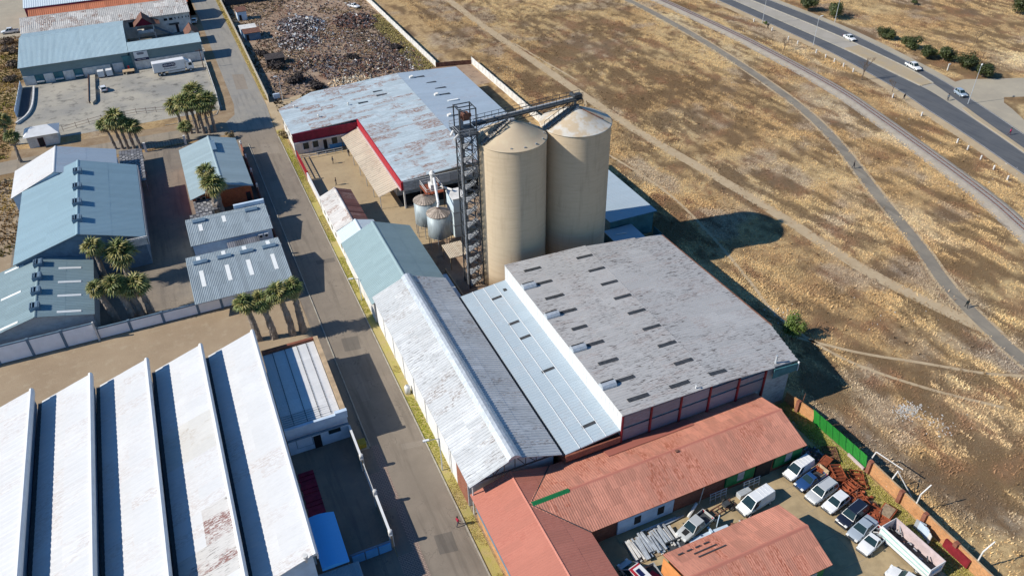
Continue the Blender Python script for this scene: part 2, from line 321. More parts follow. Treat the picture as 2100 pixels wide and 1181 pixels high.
def struct(name, mb, mat, smooth=False):
    o = part(None, name, mb, mat, smooth); o['kind'] = 'structure'; return o
_sheet = {}
def sheet_mesh(w_, l_, ribs, h, mat):
    k = (round(w_, 3), round(l_, 3), ribs, h, mat)
    if k in _sheet: return _sheet[k]
    xs = []; q = w_ / ribs
    for i in range(ribs):
        xs += [(i * q, 0), (i * q + q * .30, 0), (i * q + q * .42, h), (i * q + q * .68, h), (i * q + q * .80, 0)]
    xs.append((w_, 0)); n = len(xs)
    v = [(x, 0, z) for x, z in xs] + [(x, l_, z) for x, z in xs]; f = [(i, i + 1, n + i + 1, n + i) for i in range(n - 1)]
    v += [(0, 0, -0.03), (w_, 0, -0.03)]; f.append((2 * n, 2 * n + 1, n - 1, 0))
    me = bpy.data.meshes.new('roof_sheet'); me.from_pydata(v, [], f); me.materials.append(MT[mat]); me.update(); _sheet[k] = me
    return me
def roof_plane(T, roof, O, U, V, n, rows, mat, ribs=2, h=0.05, name='roof_sheet', ends=None, skip=None, jit=0.008):
    """n columns of sheets along U, rows along V (up the slope); sheets become children of `roof`"""
    O = Vector(O); U = Vector(U); V = Vector(V)
    if U.cross(V).z < 0 or (abs(U.cross(V).z) < 1e-6 and False): O = O + U; U = -U
    wl = U.length / n; ll = V.length / rows; u = U.normalized(); v = V.normalized(); nn = u.cross(v).normalized()
    me = sheet_mesh(wl, ll + (0.08 if rows > 1 else 0), ribs, h, mat)
    base = origin(roof)
    for i in range(n):
        for j in range(rows):
            if skip and skip(i / n, j / rows): continue
            p = O + u * (wl * i) + v * (ll * j) + nn * (0.012 + 0.012 * j + random.uniform(0, jit)) - base
            o = link(name, me, roof)
            m = Matrix((u, v, nn)).transposed().to_4x4(); m.translation = p
            if ends and ends(i / n, j) is not None:
                m = m @ Matrix.Diagonal((1, ends(i / n, j), 1, 1))
            o.matrix_basis = m
def slabp(a, b, c, d, t):
    """a roof slab under four world points"""
    mb = MB(); v = [Vector(p) for p in (a, b, c, d)]; lo = [p - Vector((0, 0, t)) for p in v]
    mb.add([*v, *lo], [(0, 1, 2, 3), (7, 6, 5, 4), (0, 4, 5, 1), (1, 5, 6, 2), (2, 6, 7, 3), (3, 7, 4, 0)]); return mb
def gable(name, label, cat, axis, a0, ze0, r, zr, a1, ze1, b0, b1, wall, roofm, roofm2=None, n=20, rows=1, ov=0.35, ovb=0.3, deck='steel', ribs=2, cap=None, capr=0.14, group=None, wb0=None, wb1=None, wa0=None, wa1=None):
    """gabled building; cross-section a0..r..a1 (x if axis=='y'), running b0..b1 along axis"""
    cx, cy = ((a0 + a1) / 2, (b0 + b1) / 2) if axis == 'y' else ((b0 + b1) / 2, (a0 + a1) / 2)
    T = thing(name, label, cat, (cx, cy, 0), 0, group)
    s0 = (zr - ze0) / (r - a0); s1 = (zr - ze1) / (a1 - r)
    A0, A1 = (a0 + ov, a1 - ov); B0, B1 = (b0 + ovb, b1 - ovb)
    if wb0 is not None: B0 = wb0
    if wb1 is not None: B1 = wb1
    if wa0 is not None: A0 = wa0
    if wa1 is not None: A1 = wa1
    prof = [(A0, 0), (A1, 0), (A1, ze1 + s1 * (a1 - A1) - .12), (r, zr - .12), (A0, ze0 + s0 * (A0 - a0) - .12)]
    mb = MB(); mb.extr(prof, B0, B1, axis); part(T, 'wall', mb, wall)
    P = (lambda a, b, z: (a, b, z)) if axis == 'y' else (lambda a, b, z: (b, a, z))
    for (e, ze, m_) in ((a0, ze0, roofm), (a1, ze1, roofm2 or roofm)):
        rf = part(T, 'roof', slabp(P(e, b0, ze), P(r, b0, zr), P(r, b1, zr), P(e, b1, ze), 0.1), deck)
        O = P(e, b0, ze); U = Vector(P(e, b1, ze)) - Vector(O); V = Vector(P(r, b0, zr)) - Vector(O)
        roof_plane(T, rf, O, U, V, n, rows, m_, ribs)
    mb = MB(); c_ = cap or roofm
    mb.extr([(r - capr * 2.2, zr - .02 - capr * .3), (r - capr, zr + capr * .7), (r, zr + capr), (r + capr, zr + capr * .7), (r + capr * 2.2, zr - .02 - capr * .3)], b0 - .02, b1 + .02, axis)
    part(T, 'ridge_cap', mb, c_)
    return T
def zat(a0, ze0, r, zr, a1, ze1, a): return ze0 + (zr - ze0) * (a - a0) / (r - a0) if a <= r else zr + (ze1 - zr) * (a - r) / (a1 - r)
def windows(T, y, xs, z0, z1, w_, mat='glass', frame='offwhite', axis='x', d=0.05, name='window'):
    """windows on a wall facing -Y at y (axis x) or facing -X at x=y (axis y)"""
    for x in xs:
        a = MB(); b = MB(); s_ = 0.07
        if axis == 'x':
            a.box(x, y - d, z0, x + w_, y + .02, z1); b.box(x + s_, y - d - .015, z0 + s_, x + w_ - s_, y - d + .01, z1 - s_)
        else:
            a.box(y - d, x, z0, y + .02, x + w_, z1); b.box(y - d - .015, x + s_, z0 + s_, y - d + .01, x + w_ - s_, z1 - s_)
        fr = part(T, name, a, frame); part(fr, 'pane', b, mat)
def spline(pts, n=8):
    P = [Vector(p) for p in pts]; P = [P[0] * 2 - P[1]] + P + [P[-1] * 2 - P[-2]]; out = []
    for i in range(1, len(P) - 2):
        for k in range(n):
            t = k / n; a, b, c, d = P[i - 1:i + 3]
            out.append(0.5 * ((2 * b) + (c - a) * t + (2 * a - 5 * b + 4 * c - d) * t * t + (3 * b - a - 3 * c + d) * t ** 3))
    out.append(P[-2]); return out
def sweep(pts, prof, closed=False):
    """profile [(offset,z)] swept along 2D polyline pts; offset is to the right of travel"""
    mb = MB(); k = len(prof); rows = []
    for i, p in enumerate(pts):
        d = (pts[min(i + 1, len(pts) - 1)] - pts[max(i - 1, 0)]).to_2d().normalized(); nrm = Vector((d.y, -d.x))
        for o, z in prof: rows.append((p.x + nrm.x * o, p.y + nrm.y * o, z))
    f = []
    for i in range(len(pts) - 1):
        for j in range(k - 1): f.append((i * k + j, i * k + j + 1, (i + 1) * k + j + 1, (i + 1) * k + j))
    mb.add(rows, f); mb.f = [tuple(reversed(q)) for q in mb.f]; return mb
def ribbon2(L, Rr, z):
    """strip between two polylines with equal counts"""
    mb = MB(); n = len(L); mb.add([(p[0], p[1], z) for p in L] + [(p[0], p[1], z) for p in Rr], [(i, n + i, n + i + 1, i + 1) for i in range(n - 1)])
    if len(mb.f) and (Vector(mb.v[n]) - Vector(mb.v[0])).cross(Vector(mb.v[1]) - Vector(mb.v[0])).z < 0: mb.f = [tuple(reversed(f)) for f in mb.f]
    return mb
def flat(name, poly, z, mat):
    mb = MB(); mb.add([(x, y, z) for x, y in poly], [tuple(range(len(poly)))])
    a = sum(poly[i][0] * poly[(i + 1) % len(poly)][1] - poly[(i + 1) % len(poly)][0] * poly[i][1] for i in range(len(poly)))
    if a < 0: mb.f = [tuple(reversed(f)) for f in mb.f]
    return struct(name, mb, mat)
def vnoise(x, y, s, seed=0):
    """value noise, numpy"""
    x = np.asarray(x) * s + seed * 17.3; y = np.asarray(y) * s + seed * 31.7
    xi = np.floor(x).astype(np.int64); yi = np.floor(y).astype(np.int64); fx = x - xi; fy = y - yi
    fx = fx * fx * (3 - 2 * fx); fy = fy * fy * (3 - 2 * fy)
    def h(a, b):
        v = np.sin(a * 127.1 + b * 311.7 + seed * 74.7) * 43758.5453; return v - np.floor(v)
    return (h(xi, yi) * (1 - fx) + h(xi + 1, yi) * fx) * (1 - fy) + (h(xi, yi + 1) * (1 - fx) + h(xi + 1, yi + 1) * fx) * fy
def fbm(x, y, s, seed=0, o=4):
    t = 0; a = .5
    for i in range(o): t = t + a * vnoise(x, y, s * 2 ** i, seed + i); a *= .5
    return t / (1 - .5 ** o)
def sstep(a, b, x): t = np.clip((x - a) / (b - a), 0, 1); return t * t * (3 - 2 * t)
# ------------------------------------------------------------------ ground, roads, paths, railway
MT['islandsoil'] = dirt('pale_island_soil', (0.40, 0.31, 0.19), (0.36, 0.30, 0.22), None, 0.4); MT['wash'] = dirt('worn_grey_soil', (0.30, 0.255, 0.20), (0.26, 0.215, 0.165), (0.36, 0.29, 0.20), 0.4)
mb = MB(); mb.add([(-3000, -1500, -0.03), (3000, -1500, -0.03), (3000, 4000, -0.03), (-3000, 4000, -0.03)], [(0, 1, 2, 3)])
struct('ground', mb, 'farfield')
# dark burnt / dry patches of the field: x, y, rx, ry, strength (colour of the ground cover itself)
BURN = [(118, 185, 20, 34, .55), (104, 150, 8, 40, .6), (116, 215, 18, 30, .6), (130, 165, 10, 24, .5), (88, 175, 7, 22, .5), (108, 195, 13, 24, .8), (122, 163, 12, 16, .95), (109, 161, 9, 14, .9), (114, 138, 10, 14, .7), (107, 123, 7, 16, .55), (124, 211, 12, 26, .75), (112, 225, 12, 20, .4),
        (132, 140, 8, 12, .5), (144, 150, 4, 26, .45), (100, 96, 5, 12, .55), (82, 88, 4, 14, .45), (96, 80, 4, 10, .4), (78, 62, 6, 10, .6), (74, 54, 5, 8, .55), (90, 62, 4, 9, .55),
        (88, 51, 5, 7, .5), (76, 40, 4, 10, .55), (79, 36, 5, 6, .4), (86, 41, 3, 6, .4), (152, 176, 4, 24, .4), (152, 120, 4, 14, .4), (126, 118, 6, 8, .4), (95, 130, 4, 14, .5), (240, 170, 30, 25, .3), (225, 150, 10, 8, .4)]
PALE = [(150, 200, 4, 40, .8), (147, 130, 4, 30, .7), (124, 92, 6, 14, .6), (101, 116, 6, 14, .5), (98, 170, 3, 40, .5), (216, 138, 12, 8, .8), (90, 46, 10, 6, .4), (110, 90, 8, 14, .3), (108, 145, 6, 8, .4), (166, 150, 3, 40, .5)]
GREYS = [(74.2, 54, 1.7, 7), (74.6, 46, 2.2, 6), (76.5, 39, 2.6, 6), (79, 31, 2.4, 7), (111, 68, 5, 6), (104, 50, 5, 10)]
def cover(x, y):
    """colour of the dry cover at x, y"""
    wx = x + 6 * (fbm(x, y, .07, 3) - .5) * 2; wy = y + 10 * (fbm(x, y, .07, 8) - .5) * 2
    b = np.zeros_like(x, dtype=float); p = np.zeros_like(b)
    for X, Y, a, c, s in BURN: b = np.maximum(b, s * sstep(1.15, .45, np.hypot((wx - X) / a, (wy - Y) / c)))
    for X, Y, a, c, s in PALE: p = np.maximum(p, s * sstep(1.15, .4, np.hypot((wx - X) / a, (wy - Y) / c)))
    m = fbm(x * .8 + y * .3, y * .35 - x * .2, .16, 5); m2 = fbm(x * 1.25 + y * .1, y * .42, .6, 9); m3 = fbm(x, y, .06, 12)
    st = sstep(.54, .62, fbm(x * 1.0 + y * .12, y * .22, .42, 91)) * (.35 + .65 * sstep(.42, .6, fbm(x, y, .04, 95)))
    m4 = fbm(x, y * .6, 1.0, 33)
    b = np.clip(st + b * (0.25 + 1.4 * sstep(.36, .64, m2)) + .75 * sstep(.55, .63, m) * sstep(.4, .55, m2) + .6 * sstep(.58, .7, m4) + .25 * sstep(.55, .68, m2), 0, 1)
    gold = np.stack([.62 + 0 * x, .455 + 0 * x, .235 + 0 * x], -1); pale = np.array([.74, .61, .40]); brown = np.array([.120, .076, .045]); red = np.array([.215, .115, .068]); grey = np.array([.36, .31, .265])
    c = gold + (np.array([.52, .355, .175]) - gold) * sstep(.35, .65, m3)[..., None]
    c = c + (grey - c) * (.55 * sstep(.55, .72, fbm(x, y, .11, 21)))[..., None]
    for X, Y, a, c_ in GREYS: c = c + (grey * .75 - c) * (.6 * sstep(1.2, .5, np.hypot((wx - X) / a, (wy - Y) / c_)))[..., None]
    c = c + (pale - c) * np.clip(p * (.3 + m2), 0, 1)[..., None]
    br = brown + (red - brown) * sstep(.5, .7, fbm(x, y, .2, 17))[..., None]
    return c + (br - c) * (.82 * b)[..., None]
def colmesh(name, v, f, col, mat):
    me = bpy.data.meshes.new(name); v = np.asarray(v, np.float32); f = np.asarray(f, np.int32); k = f.shape[1]
    me.vertices.add(len(v)); me.vertices.foreach_set('co', v.ravel()); me.loops.add(f.size); me.loops.foreach_set('vertex_index', f.ravel())
    me.polygons.add(len(f)); me.polygons.foreach_set('loop_start', np.arange(0, f.size, k, dtype=np.int32)); me.polygons.foreach_set('loop_total', np.full(len(f), k, np.int32))
    a = me.attributes.new('col', 'FLOAT_COLOR', 'POINT'); a.data.foreach_set('color', np.concatenate([col, np.ones((len(col), 1))], 1).astype(np.float32).ravel())
    me.materials.append(MT[mat]); me.update(); me.validate(); return me
def grid(x0, x1, y0, y1, st):
    xs = np.arange(x0, x1 + .01, st); ys = np.arange(y0, y1 + .01, st); X, Y = np.meshgrid(xs, ys); nx, ny = len(xs), len(ys)
    i = np.arange(ny - 1)[:, None] * nx + np.arange(nx - 1)[None]; f = np.stack([i, i + 1, i + nx + 1, i + nx], -1).reshape(-1, 4); return X.ravel(), Y.ravel(), f
X, Y, F = grid(62, 322, 0, 330, 1.3)
c = cover(X, Y) * .95
field = link('grass_field', colmesh('grass_field', np.stack([X, Y, np.full_like(X, -0.012)], -1), F, c, 'field')); field['kind'] = 'structure'
X, Y, F = grid(-110, 61.8, 0, 400, 4.0)
c = cover(X, Y) * .9
o = link('rough_ground', colmesh('rough_ground', np.stack([X, Y, np.full_like(X, -0.012)], -1), F, c, 'field')); o['kind'] = 'structure'

# street
MT['cornersoil'] = dirt('brown_corner_soil', (0.33, 0.245, 0.155), (0.22, 0.15, 0.09), (0.36, 0.29, 0.20), 0.2)
MT['aspdark'] = asphalt('dark_patch_asphalt', (0.15, 0.128, 0.105), (0.18, 0.155, 0.125), 0.2); MT['asplight'] = asphalt('light_patch_asphalt', (0.25, 0.21, 0.165), (0.28, 0.235, 0.185), 0.5)
MT['aspn'] = asphalt('dusty_grey_asphalt', (0.25, 0.235, 0.21), (0.31, 0.285, 0.24), 0.2)
flat('street', [(11.2, 0), (18.2, 0), (18.2, 182), (18.3, 186), (8, 188), (8, 186.6), (10.4, 185), (11.2, 180)], 0.010, 'asp')
flat('north_street', [(18.3, 186), (19.0, 200), (19.2, 330), (11.6, 330), (11.4, 205), (10.6, 198), (8, 194.2), (8, 188)], 0.010, 'aspn')
flat('cross_street', [(-110, 185), (-40, 187.5), (8, 186.6), (8, 194.2), (-10, 194.8), (-40, 194.5), (-110, 190)], 0.008, 'asp3')
flat('street_corner', [(8, 194.2), (10.6, 198), (11.4, 205), (11.6, 330), (9.0, 330), (8.4, 240), (8.0, 205), (4, 198), (-40, 200), (-40, 194.5)], 0.004, 'cornersoil')
flat('pavement', [(9.45, 0), (11.2, 0), (11.2, 180), (10.4, 185), (8.2, 186.4), (9.3, 180)], 0.006, 'yardasp')
for y0, y1 in ((63.9, 70.4), (52.5, 56.8)): flat('brick_driveway', [(9.3, y0), (12.1, y0), (12.1, y1), (9.3, y1)], 0.016, 'paver')
for y0, y1 in ((70.4, 75.0), (56.8, 63.9)): flat('brick_strip', [(11.2, y0), (12.2, y0), (12.2, y1), (11.2, y1)], 0.014, 'paver')
def kerb(pts, w_=.16, h=.12, mat='kerb'):
    return struct('kerb', sweep(pts, [(-w_ / 2, 0), (-w_ / 2, h), (w_ / 2, h), (w_ / 2, 0)]), mat)
kerb([Vector((18.28, y)) for y in range(0, 184, 4)])
kerb([Vector((11.12, y)) for y in range(75, 182, 4)])
kerb([Vector((x, y)) for x, y in ((8, 240), (7.9, 205), (6.5, 200.2), (3, 198.6), (-6, 199))])
flat('verge', [(18.36, 0), (19.75, 0), (19.75, 184), (18.36, 184)], 0.005, 'verge')
flat('verge', [(19.2, 205), (20.3, 203), (20.5, 330), (19.2, 330)], 0.005, 'verge')
flat('depot_corner', [(18.4, 184), (19.9, 184), (29, 190), (30, 204), (20.3, 202), (19.2, 205), (19, 196)], 0.005, 'track')
flat('dirt_yard', [(-110, 90), (9.3, 90), (9.3, 116), (-110, 116)], 0.002, 'dirt')
flat('estate_yard', [(-37, 116), (9.3, 116), (9.3, 185.5), (-37, 185.5)], 0.003, 'yardasp')
flat('estate_yard_edge', [(-60, 116), (-37, 116), (-37, 185), (-60, 180)], 0.002, 'dirt')
flat('loading_yard', [(0, 48), (9.3, 48), (9.3, 80), (0, 80)], 0.004, 'yardasp')
flat('north_yard', [(-40, 203), (8.4, 203), (8.4, 244), (-40, 244)], 0.006, 'nyard')
flat('alley', [(-11, 249), (9.4, 249), (9.4, 274), (-11, 274)], 0.006, 'nyard')
flat('far_yard', [(-110, 290), (11, 290), (11, 420), (-110, 420)], 0.004, 'aspj')
flat('courtyard', [(20, 120), (45, 120), (45, 170), (20, 170)], 0.004, 'court')
flat('silo_yard', [(32, 95), (69, 95), (69, 134), (45, 134), (45, 120), (32, 120)], 0.002, 'scrapdirt')
flat('scrapyard', [(20.5, 189), (77.5, 189), (77.5, 204.5), (67.5, 206.8), (67.5, 330), (20.5, 330)], 0.003, 'scrapdirt')
# the workshop yard: concrete cast in bays, each bay a slab of its own
yard = flat('workshop_yard', [(30, 5), (66.4, 5), (66.4, 58), (30, 58)], 0.003, 'conc')
smb = MB(); smb.box(0.02, 0.02, 0, 3.98, 3.98, 0.018); sme = smb.mesh('slab', [MT['slab']])
for i in range(9):
    for j in range(11):
        o = link('slab', sme, yard, (30.2 + i * 4, 14 + j * 4.0 - .5, 0.004 + random.uniform(0, .006)))
flat('yard_grass_edge', [(65.6, 5), (68.7, 5), (68.7, 58), (66.8, 58)], 0.03, 'verge')

# highway: west edge of the near carriageway etc. as x(y)
ys = [340, 300, 260, 224, 189, 167, 146, 134, 124.5, 116, 106.5, 98, 90, 78, 66, 50, 30]
S0 = [176.5, 177.2, 177.5, 177.4, 176.4, 175.3, 172.4, 170.2, 167.6, 165.6, 163.2, 160.8, 158.5, 154.8, 150.8, 145, 137]
S1 = [181.5, 182.2, 182.6, 182.4, 181.5, 180.8, 179.0, 177.9, 175.6, 173.2, 170.4, 167.7, 165.2, 161.3, 157, 151.2, 143.2]
N0 = [185.6, 186.4, 187.0, 187.4, 187.6, 186.9, 184.9, 181.9, 178.6, 175.5, 172.3, 169.5, 167.0, 163.1, 158.9, 153.0, 145]
N1 = [191.4, 192.4, 193, 193.2, 193.4, 191.7, 188.4, 185.9, 182.9, 180.3, 177.2, 174.5, 172, 168, 163.8, 158, 150]
def crv(xs): return spline([(x, y, 0) for x, y in zip(xs, ys)], 5)
cS0, cS1, cN0, cN1 = crv(S0), crv(S1), crv(N0), crv(N1)
off = lambda c_, d: [Vector((p.x + d, p.y, 0)) for p in c_]
struct('road_shoulder', ribbon2(off(cS0, -2.6), cS0, 0.002), 'track')
struct('road_shoulder', ribbon2(cN1, off(cN1, 2.6), 0.002), 'aspj')
struct('highway_carriageway', ribbon2(cS0, cS1, 0.010), 'asp2'); struct('highway_carriageway', ribbon2(cN0, cN1, 0.010), 'asp2')
struct('highway_median', ribbon2(cS1, cN0, 0.006), 'median')
i0 = [i for i, p in enumerate(cS1) if p.y < 138][0]; i1 = [i for i, p in enumerate(cS1) if p.y < 122][0]
struct('median_kerb', sweep(cS1[:i0 + 1], [(-.02, 0), (-.02, .13), (.3, .13), (.3, 0)]), 'kerb')
struct('median_kerb', sweep(cN0[:i0 + 1], [(-.3, 0), (-.3, .13), (.02, .13), (.02, 0)]), 'kerb')
isl = [(cS1[i].x + .35, cS1[i].y) for i in range(i0 - 9, i0 + 1)] + [(cN0[i].x - .35, cN0[i].y) for i in range(i0, i0 - 10, -1)]
isl2 = [(cS1[i].x + .5 + .25 * max(0, (i1 + 3 - i)), cS1[i].y) for i in range(i1, len(cS1))] + [(cN0[i].x - .2, cN0[i].y) for i in range(len(cS1) - 1, i1 - 1, -1)]
for pg in (isl, isl2):
    mb = MB(); mb.prism(pg, 0, .14); struct('median_island', mb, 'islandsoil')
flat('junction', [(cS1[i0].x + .1, cS1[i0].y - 1), (cN0[i0].x - .1, cN0[i0].y - 1), (cN0[i1].x - .2, cN0[i1].y), (cS1[i1].x + .3, cS1[i1].y)], 0.008, 'aspj')
flat('side_road', [(185.5, 134), (192, 134.5), (200, 131), (225, 121), (300, 95), (300, 70), (225, 104), (204, 116), (196, 119.3), (191, 121.4), (188, 119), (186.5, 115.5), (181, 105.5), (178, 104.5), (181.5, 118), (184, 127)], 0.0075, 'aspj')
flat('side_road', [(178, 104), (181.4, 106.5), (200, 99), (260, 70), (260, 55), (200, 84), (176, 97)], 0.006, 'aspj')
# paint on the highway
mb = MB()
for c_, d in ((cS0, .25), (cN1, -.25)):
    for i in range(len(c_) - 1):
        p, q = c_[i], c_[i + 1]; mb.quad((p.x + d - .05, p.y, .015), (p.x + d + .05, p.y, .015), (q.x + d + .05, q.y, .015), (q.x + d - .05, q.y, .015))
struct('road_edge_line', mb, 'offwhite')
for pg, m_ in (([(13, 96), (15.5, 95.6), (15.8, 99), (13.2, 99.4)], 'aspdark'), ([(15, 72.6), (17.9, 72.2), (17.9, 73.2), (15, 73.7)], 'asplight'), ([(12.4, 84), (13.6, 83.8), (13.8, 90), (12.5, 90.2)], 'asplight'), ([(14.5, 122), (17.8, 121.6), (17.8, 123), (14.4, 123.4)], 'aspdark'), ([(12, 150), (14, 150), (14.3, 158), (12.2, 158)], 'asplight'), ([(14, 55), (16.2, 54.6), (16.4, 57.5), (14.2, 57.8)], 'aspdark'), ([(13, 172), (17, 171), (17.4, 176), (13.4, 178)], 'asplight'), ([(13.5, 215), (16.5, 214), (17, 226), (14, 227)], 'asplight')): flat('road_patch', pg, .0135, m_)
# path and dirt tracks
pth = spline([(150, 330, 0), (150.5, 285, 0), (149.8, 250, 0), (149.9, 222, 0), (148.0, 188.5, 0), (142.7, 148.9, 0), (136.2, 124.1, 0), (124.7, 97.4, 0), (117.6, 80.5, 0), (112.0, 69.0, 0), (108.6, 59, 0), (106, 47, 0), (104.5, 30, 0), (103.5, 5, 0)], 7)
struct('footpath', sweep(pth, [(-1.75, .004), (1.75, .004)]), 'track'); struct('footpath', sweep(pth, [(-1.2, .009), (1.2, .009)]), 'path')
trk = spline([(95, 330, 0), (94.1, 267, 0), (94, 231, 0), (95.0, 190, 0), (96, 159.6, 0), (97.3, 138.8, 0), (100.3, 113.7, 0), (101.5, 96.8, 0), (102.6, 78, 0), (105.2, 66, 0), (107.6, 57, 0)], 7)
struct('dirt_track', sweep(trk, [(-1.35, .003), (-.5, .003), (.5, .003), (1.35, .003)]), 'track')
TR2 = [spline(q, 6) for q in ([(80.5, 165, 0), (84, 140, 0), (86.5, 118, 0), (85, 100, 0), (82, 84, 0), (80, 74, 0), (82, 62, 0), (88, 52, 0), (95, 44, 0)], [(99, 180, 0), (97.5, 197, 0), (96, 215, 0)], [(78, 70, 0), (85, 62, 0), (92, 56, 0), (99, 50, 0), (106, 46, 0)], [(95, 168, 0), (90, 158, 0), (86, 147, 0)])]
for q in TR2: struct('dirt_track', sweep(q, [(-.3, .002), (.3, .002)]), 'track')
wash = spline([(74, 60, 0), (73.5, 53, 0), (74.5, 45, 0), (76, 38, 0), (78.5, 30, 0), (80, 20, 0)], 6)
# railway on its ballast bank
rl = spline([(154, 340, 0), (157, 290, 0), (159.2, 250, 0), (160.2, 215, 0), (160.0, 183.3, 0), (157.4, 147.2, 0), (153.5, 126.3, 0), (144.9, 91.1, 0), (139.6, 75.6, 0), (131, 54, 0), (120, 30, 0)], 9)
struct('railway_bank', sweep(rl, [(-2.2, -.01), (-1.3, .3), (1.3, .3), (2.6, .02), (3.2, -.01)]), 'ballast')
T = thing('railway_track', 'single railway track curving through the dry field on grey ballast', 'railway', (150, 150, 0))
for d in (-.53, .53): part(T, 'rail', sweep(rl, [(d - .06, .3), (d - .06, .46), (d + .06, .46), (d + .06, .3)]), 'rust')
mb = MB(); acc = 0
for a, b in zip(rl[:-1], rl[1:]):
    L = (b - a).length; d = (b - a).normalized(); t = (-acc) % .7
    while t < L:
        p = a + d * t; mb.cbox((p.x, p.y, .33), (1.9, .24, .08), math.atan2(d.y, d.x) + math.pi / 2); t += .7
    acc = (acc + L) % .7
o = part(T, 'sleeper', mb, 'steel'); o['kind'] = 'stuff'

# dry grass on the field: short tufts of bent blades
def dist_to(pts, x, y):
    d = np.full(x.shape, 1e9)
    for a, b in zip(pts[:-1:1], pts[1::1]):
        ax, ay = a.x, a.y; dx, dy = b.x - ax, b.y - ay; l2 = dx * dx + dy * dy + 1e-9
        t = np.clip(((x - ax) * dx + (y - ay) * dy) / l2, 0, 1); d = np.minimum(d, np.hypot(x - ax - t * dx, y - ay - t * dy))
    return d
def xin(c_, y): yy = np.array([p.y for p in c_])[::-1]; xx = np.array([p.x for p in c_])[::-1]; return np.interp(y, yy, xx)
def visible(x, y, m=1.03):
    F_ = 1595.49; dx, dy, dz = x, y, -80.0 + 0 * x
    a = dx * r2.x + dy * r2.y + dz * r2.z; b = dx * u2.x + dy * u2.y + dz * u2.z; d = dx * f_.x + dy * f_.y + dz * f_.z
    return (np.abs(a / d * F_) < 1050 * m + 25) & (np.abs(b / d * F_) < 590 * m + 25) & (d > 0)
def tufts(name, x, y, col, size, mat='grass', blades=4, spread=.9):
    n = len(x); an = RNG.uniform(0, 2 * np.pi, (n, 1)) + np.arange(blades)[None] * 2 * np.pi / blades + RNG.uniform(-.5, .5, (n, blades))
    h = size[:, None] * RNG.uniform(.6, 1.2, (n, blades)); r = size[:, None] * spread * RNG.uniform(.5, 1.2, (n, blades)); wd = size[:, None] * RNG.uniform(.22, .42, (n, blades))
    ca, sa = np.cos(an), np.sin(an); bx, by = x[:, None], y[:, None]; z0 = np.full((n, blades), -.02)
    v = np.stack([np.stack([bx - sa * wd - ca * wd * .3, by + ca * wd - sa * wd * .3, z0], -1), np.stack([bx + sa * wd - ca * wd * .3, by - ca * wd - sa * wd * .3, z0], -1), np.stack([bx + ca * r, by + sa * r, h], -1)], 2).reshape(-1, 3)
    f = np.arange(n * blades * 3).reshape(-1, 3); cc = np.repeat(col[:, None, :] * RNG.uniform(.75, 1.25, (n, blades, 1)), 3, 1).reshape(-1, 3)
    cc = cc.reshape(n, blades, 3, 3) if False else np.repeat((col[:, None, :] * RNG.uniform(.78, 1.22, (n, blades, 1))).reshape(-1, 3), 3, 0)
    o = link(name, colmesh(name, v, f, np.clip(cc, 0, .9), mat)); o['kind'] = 'stuff'; return o
N = 900000
x = RNG.uniform(66, 270, N); y = RNG.uniform(18, 300, N)
k = visible(x, y); x, y = x[k], y[k]
dcam = np.hypot(x, y); k = RNG.random(len(x)) < np.clip(1.35 - dcam / 300, .4, 1); x, y = x[k], y[k]
dp = dist_to(pth, x, y); dtk = dist_to(trk, x, y); dr = dist_to(rl, x, y); dw = dist_to(wash, x, y)
k = (dp > 1.45 + RNG.normal(0, .35, len(x))) & (dtk > 1.1 + RNG.normal(0, .45, len(x))) & (dr > 2.3 + RNG.normal(0, .9, len(x))) & ((dw > .9 + RNG.normal(0, .5, len(x))) | (RNG.random(len(x)) < .15))
for q in TR2: k &= dist_to(q, x, y) > RNG.normal(.32, .15, len(x))
s0, n1 = xin(cS0, y), xin(cN1, y)
k &= (x < s0 - 2.2 - RNG.random(len(x))) | ((x > n1 + 2.6 + RNG.random(len(x))) & (y > 136) & (x > 190)) | ((x > 206) & (y > 128 + (206 - x) * .4 + 0))
k &= ~((x > n1 - 1) & (y < 134 - (x - 195) * .45) & (x > s0))
k &= (x > 69.6) & ~((x < 76.2) & (y > 97) & (y < 134)) & ~((x < 78.1) & (y > 130)) & ~((x < 71) & (y > 66))
k &= ~((x < 77.5) & (y < 64) & (y > 58) & (x < 70.5))
bare = fbm(x, y, .09, 31); k &= (RNG.random(len(x)) < .25 + 1.5 * sstep(.32, .6, bare))
x, y = x[k], y[k]; c = cover(x, y); lum = c.sum(-1)
sz = RNG.uniform(.10, .27, len(x)) * (0.75 + .7 * fbm(x, y, .12, 40)) * np.where(lum < .45, .75, 1)
tufts('dry_grass', x, y, c * 1.32, sz, blades=3)
# taller straw clumps casting their own shade
N = 5000; x = RNG.uniform(70, 262, N); y = RNG.uniform(18, 290, N); k = visible(x, y) & (dist_to(pth, x, y) > 2.2) & (dist_to(trk, x, y) > 1.6) & (dist_to(rl, x, y) > 4.5) & (x < xin(cS0, y) - 3) & (fbm(x, y, .1, 31) > .47) & ~((x < 78.5) & (y > 96))
x, y = x[k], y[k]; tufts('tall_straw', x, y, cover(x, y) * 1.15, RNG.uniform(.25, .5, len(x)), blades=6, spread=.6)
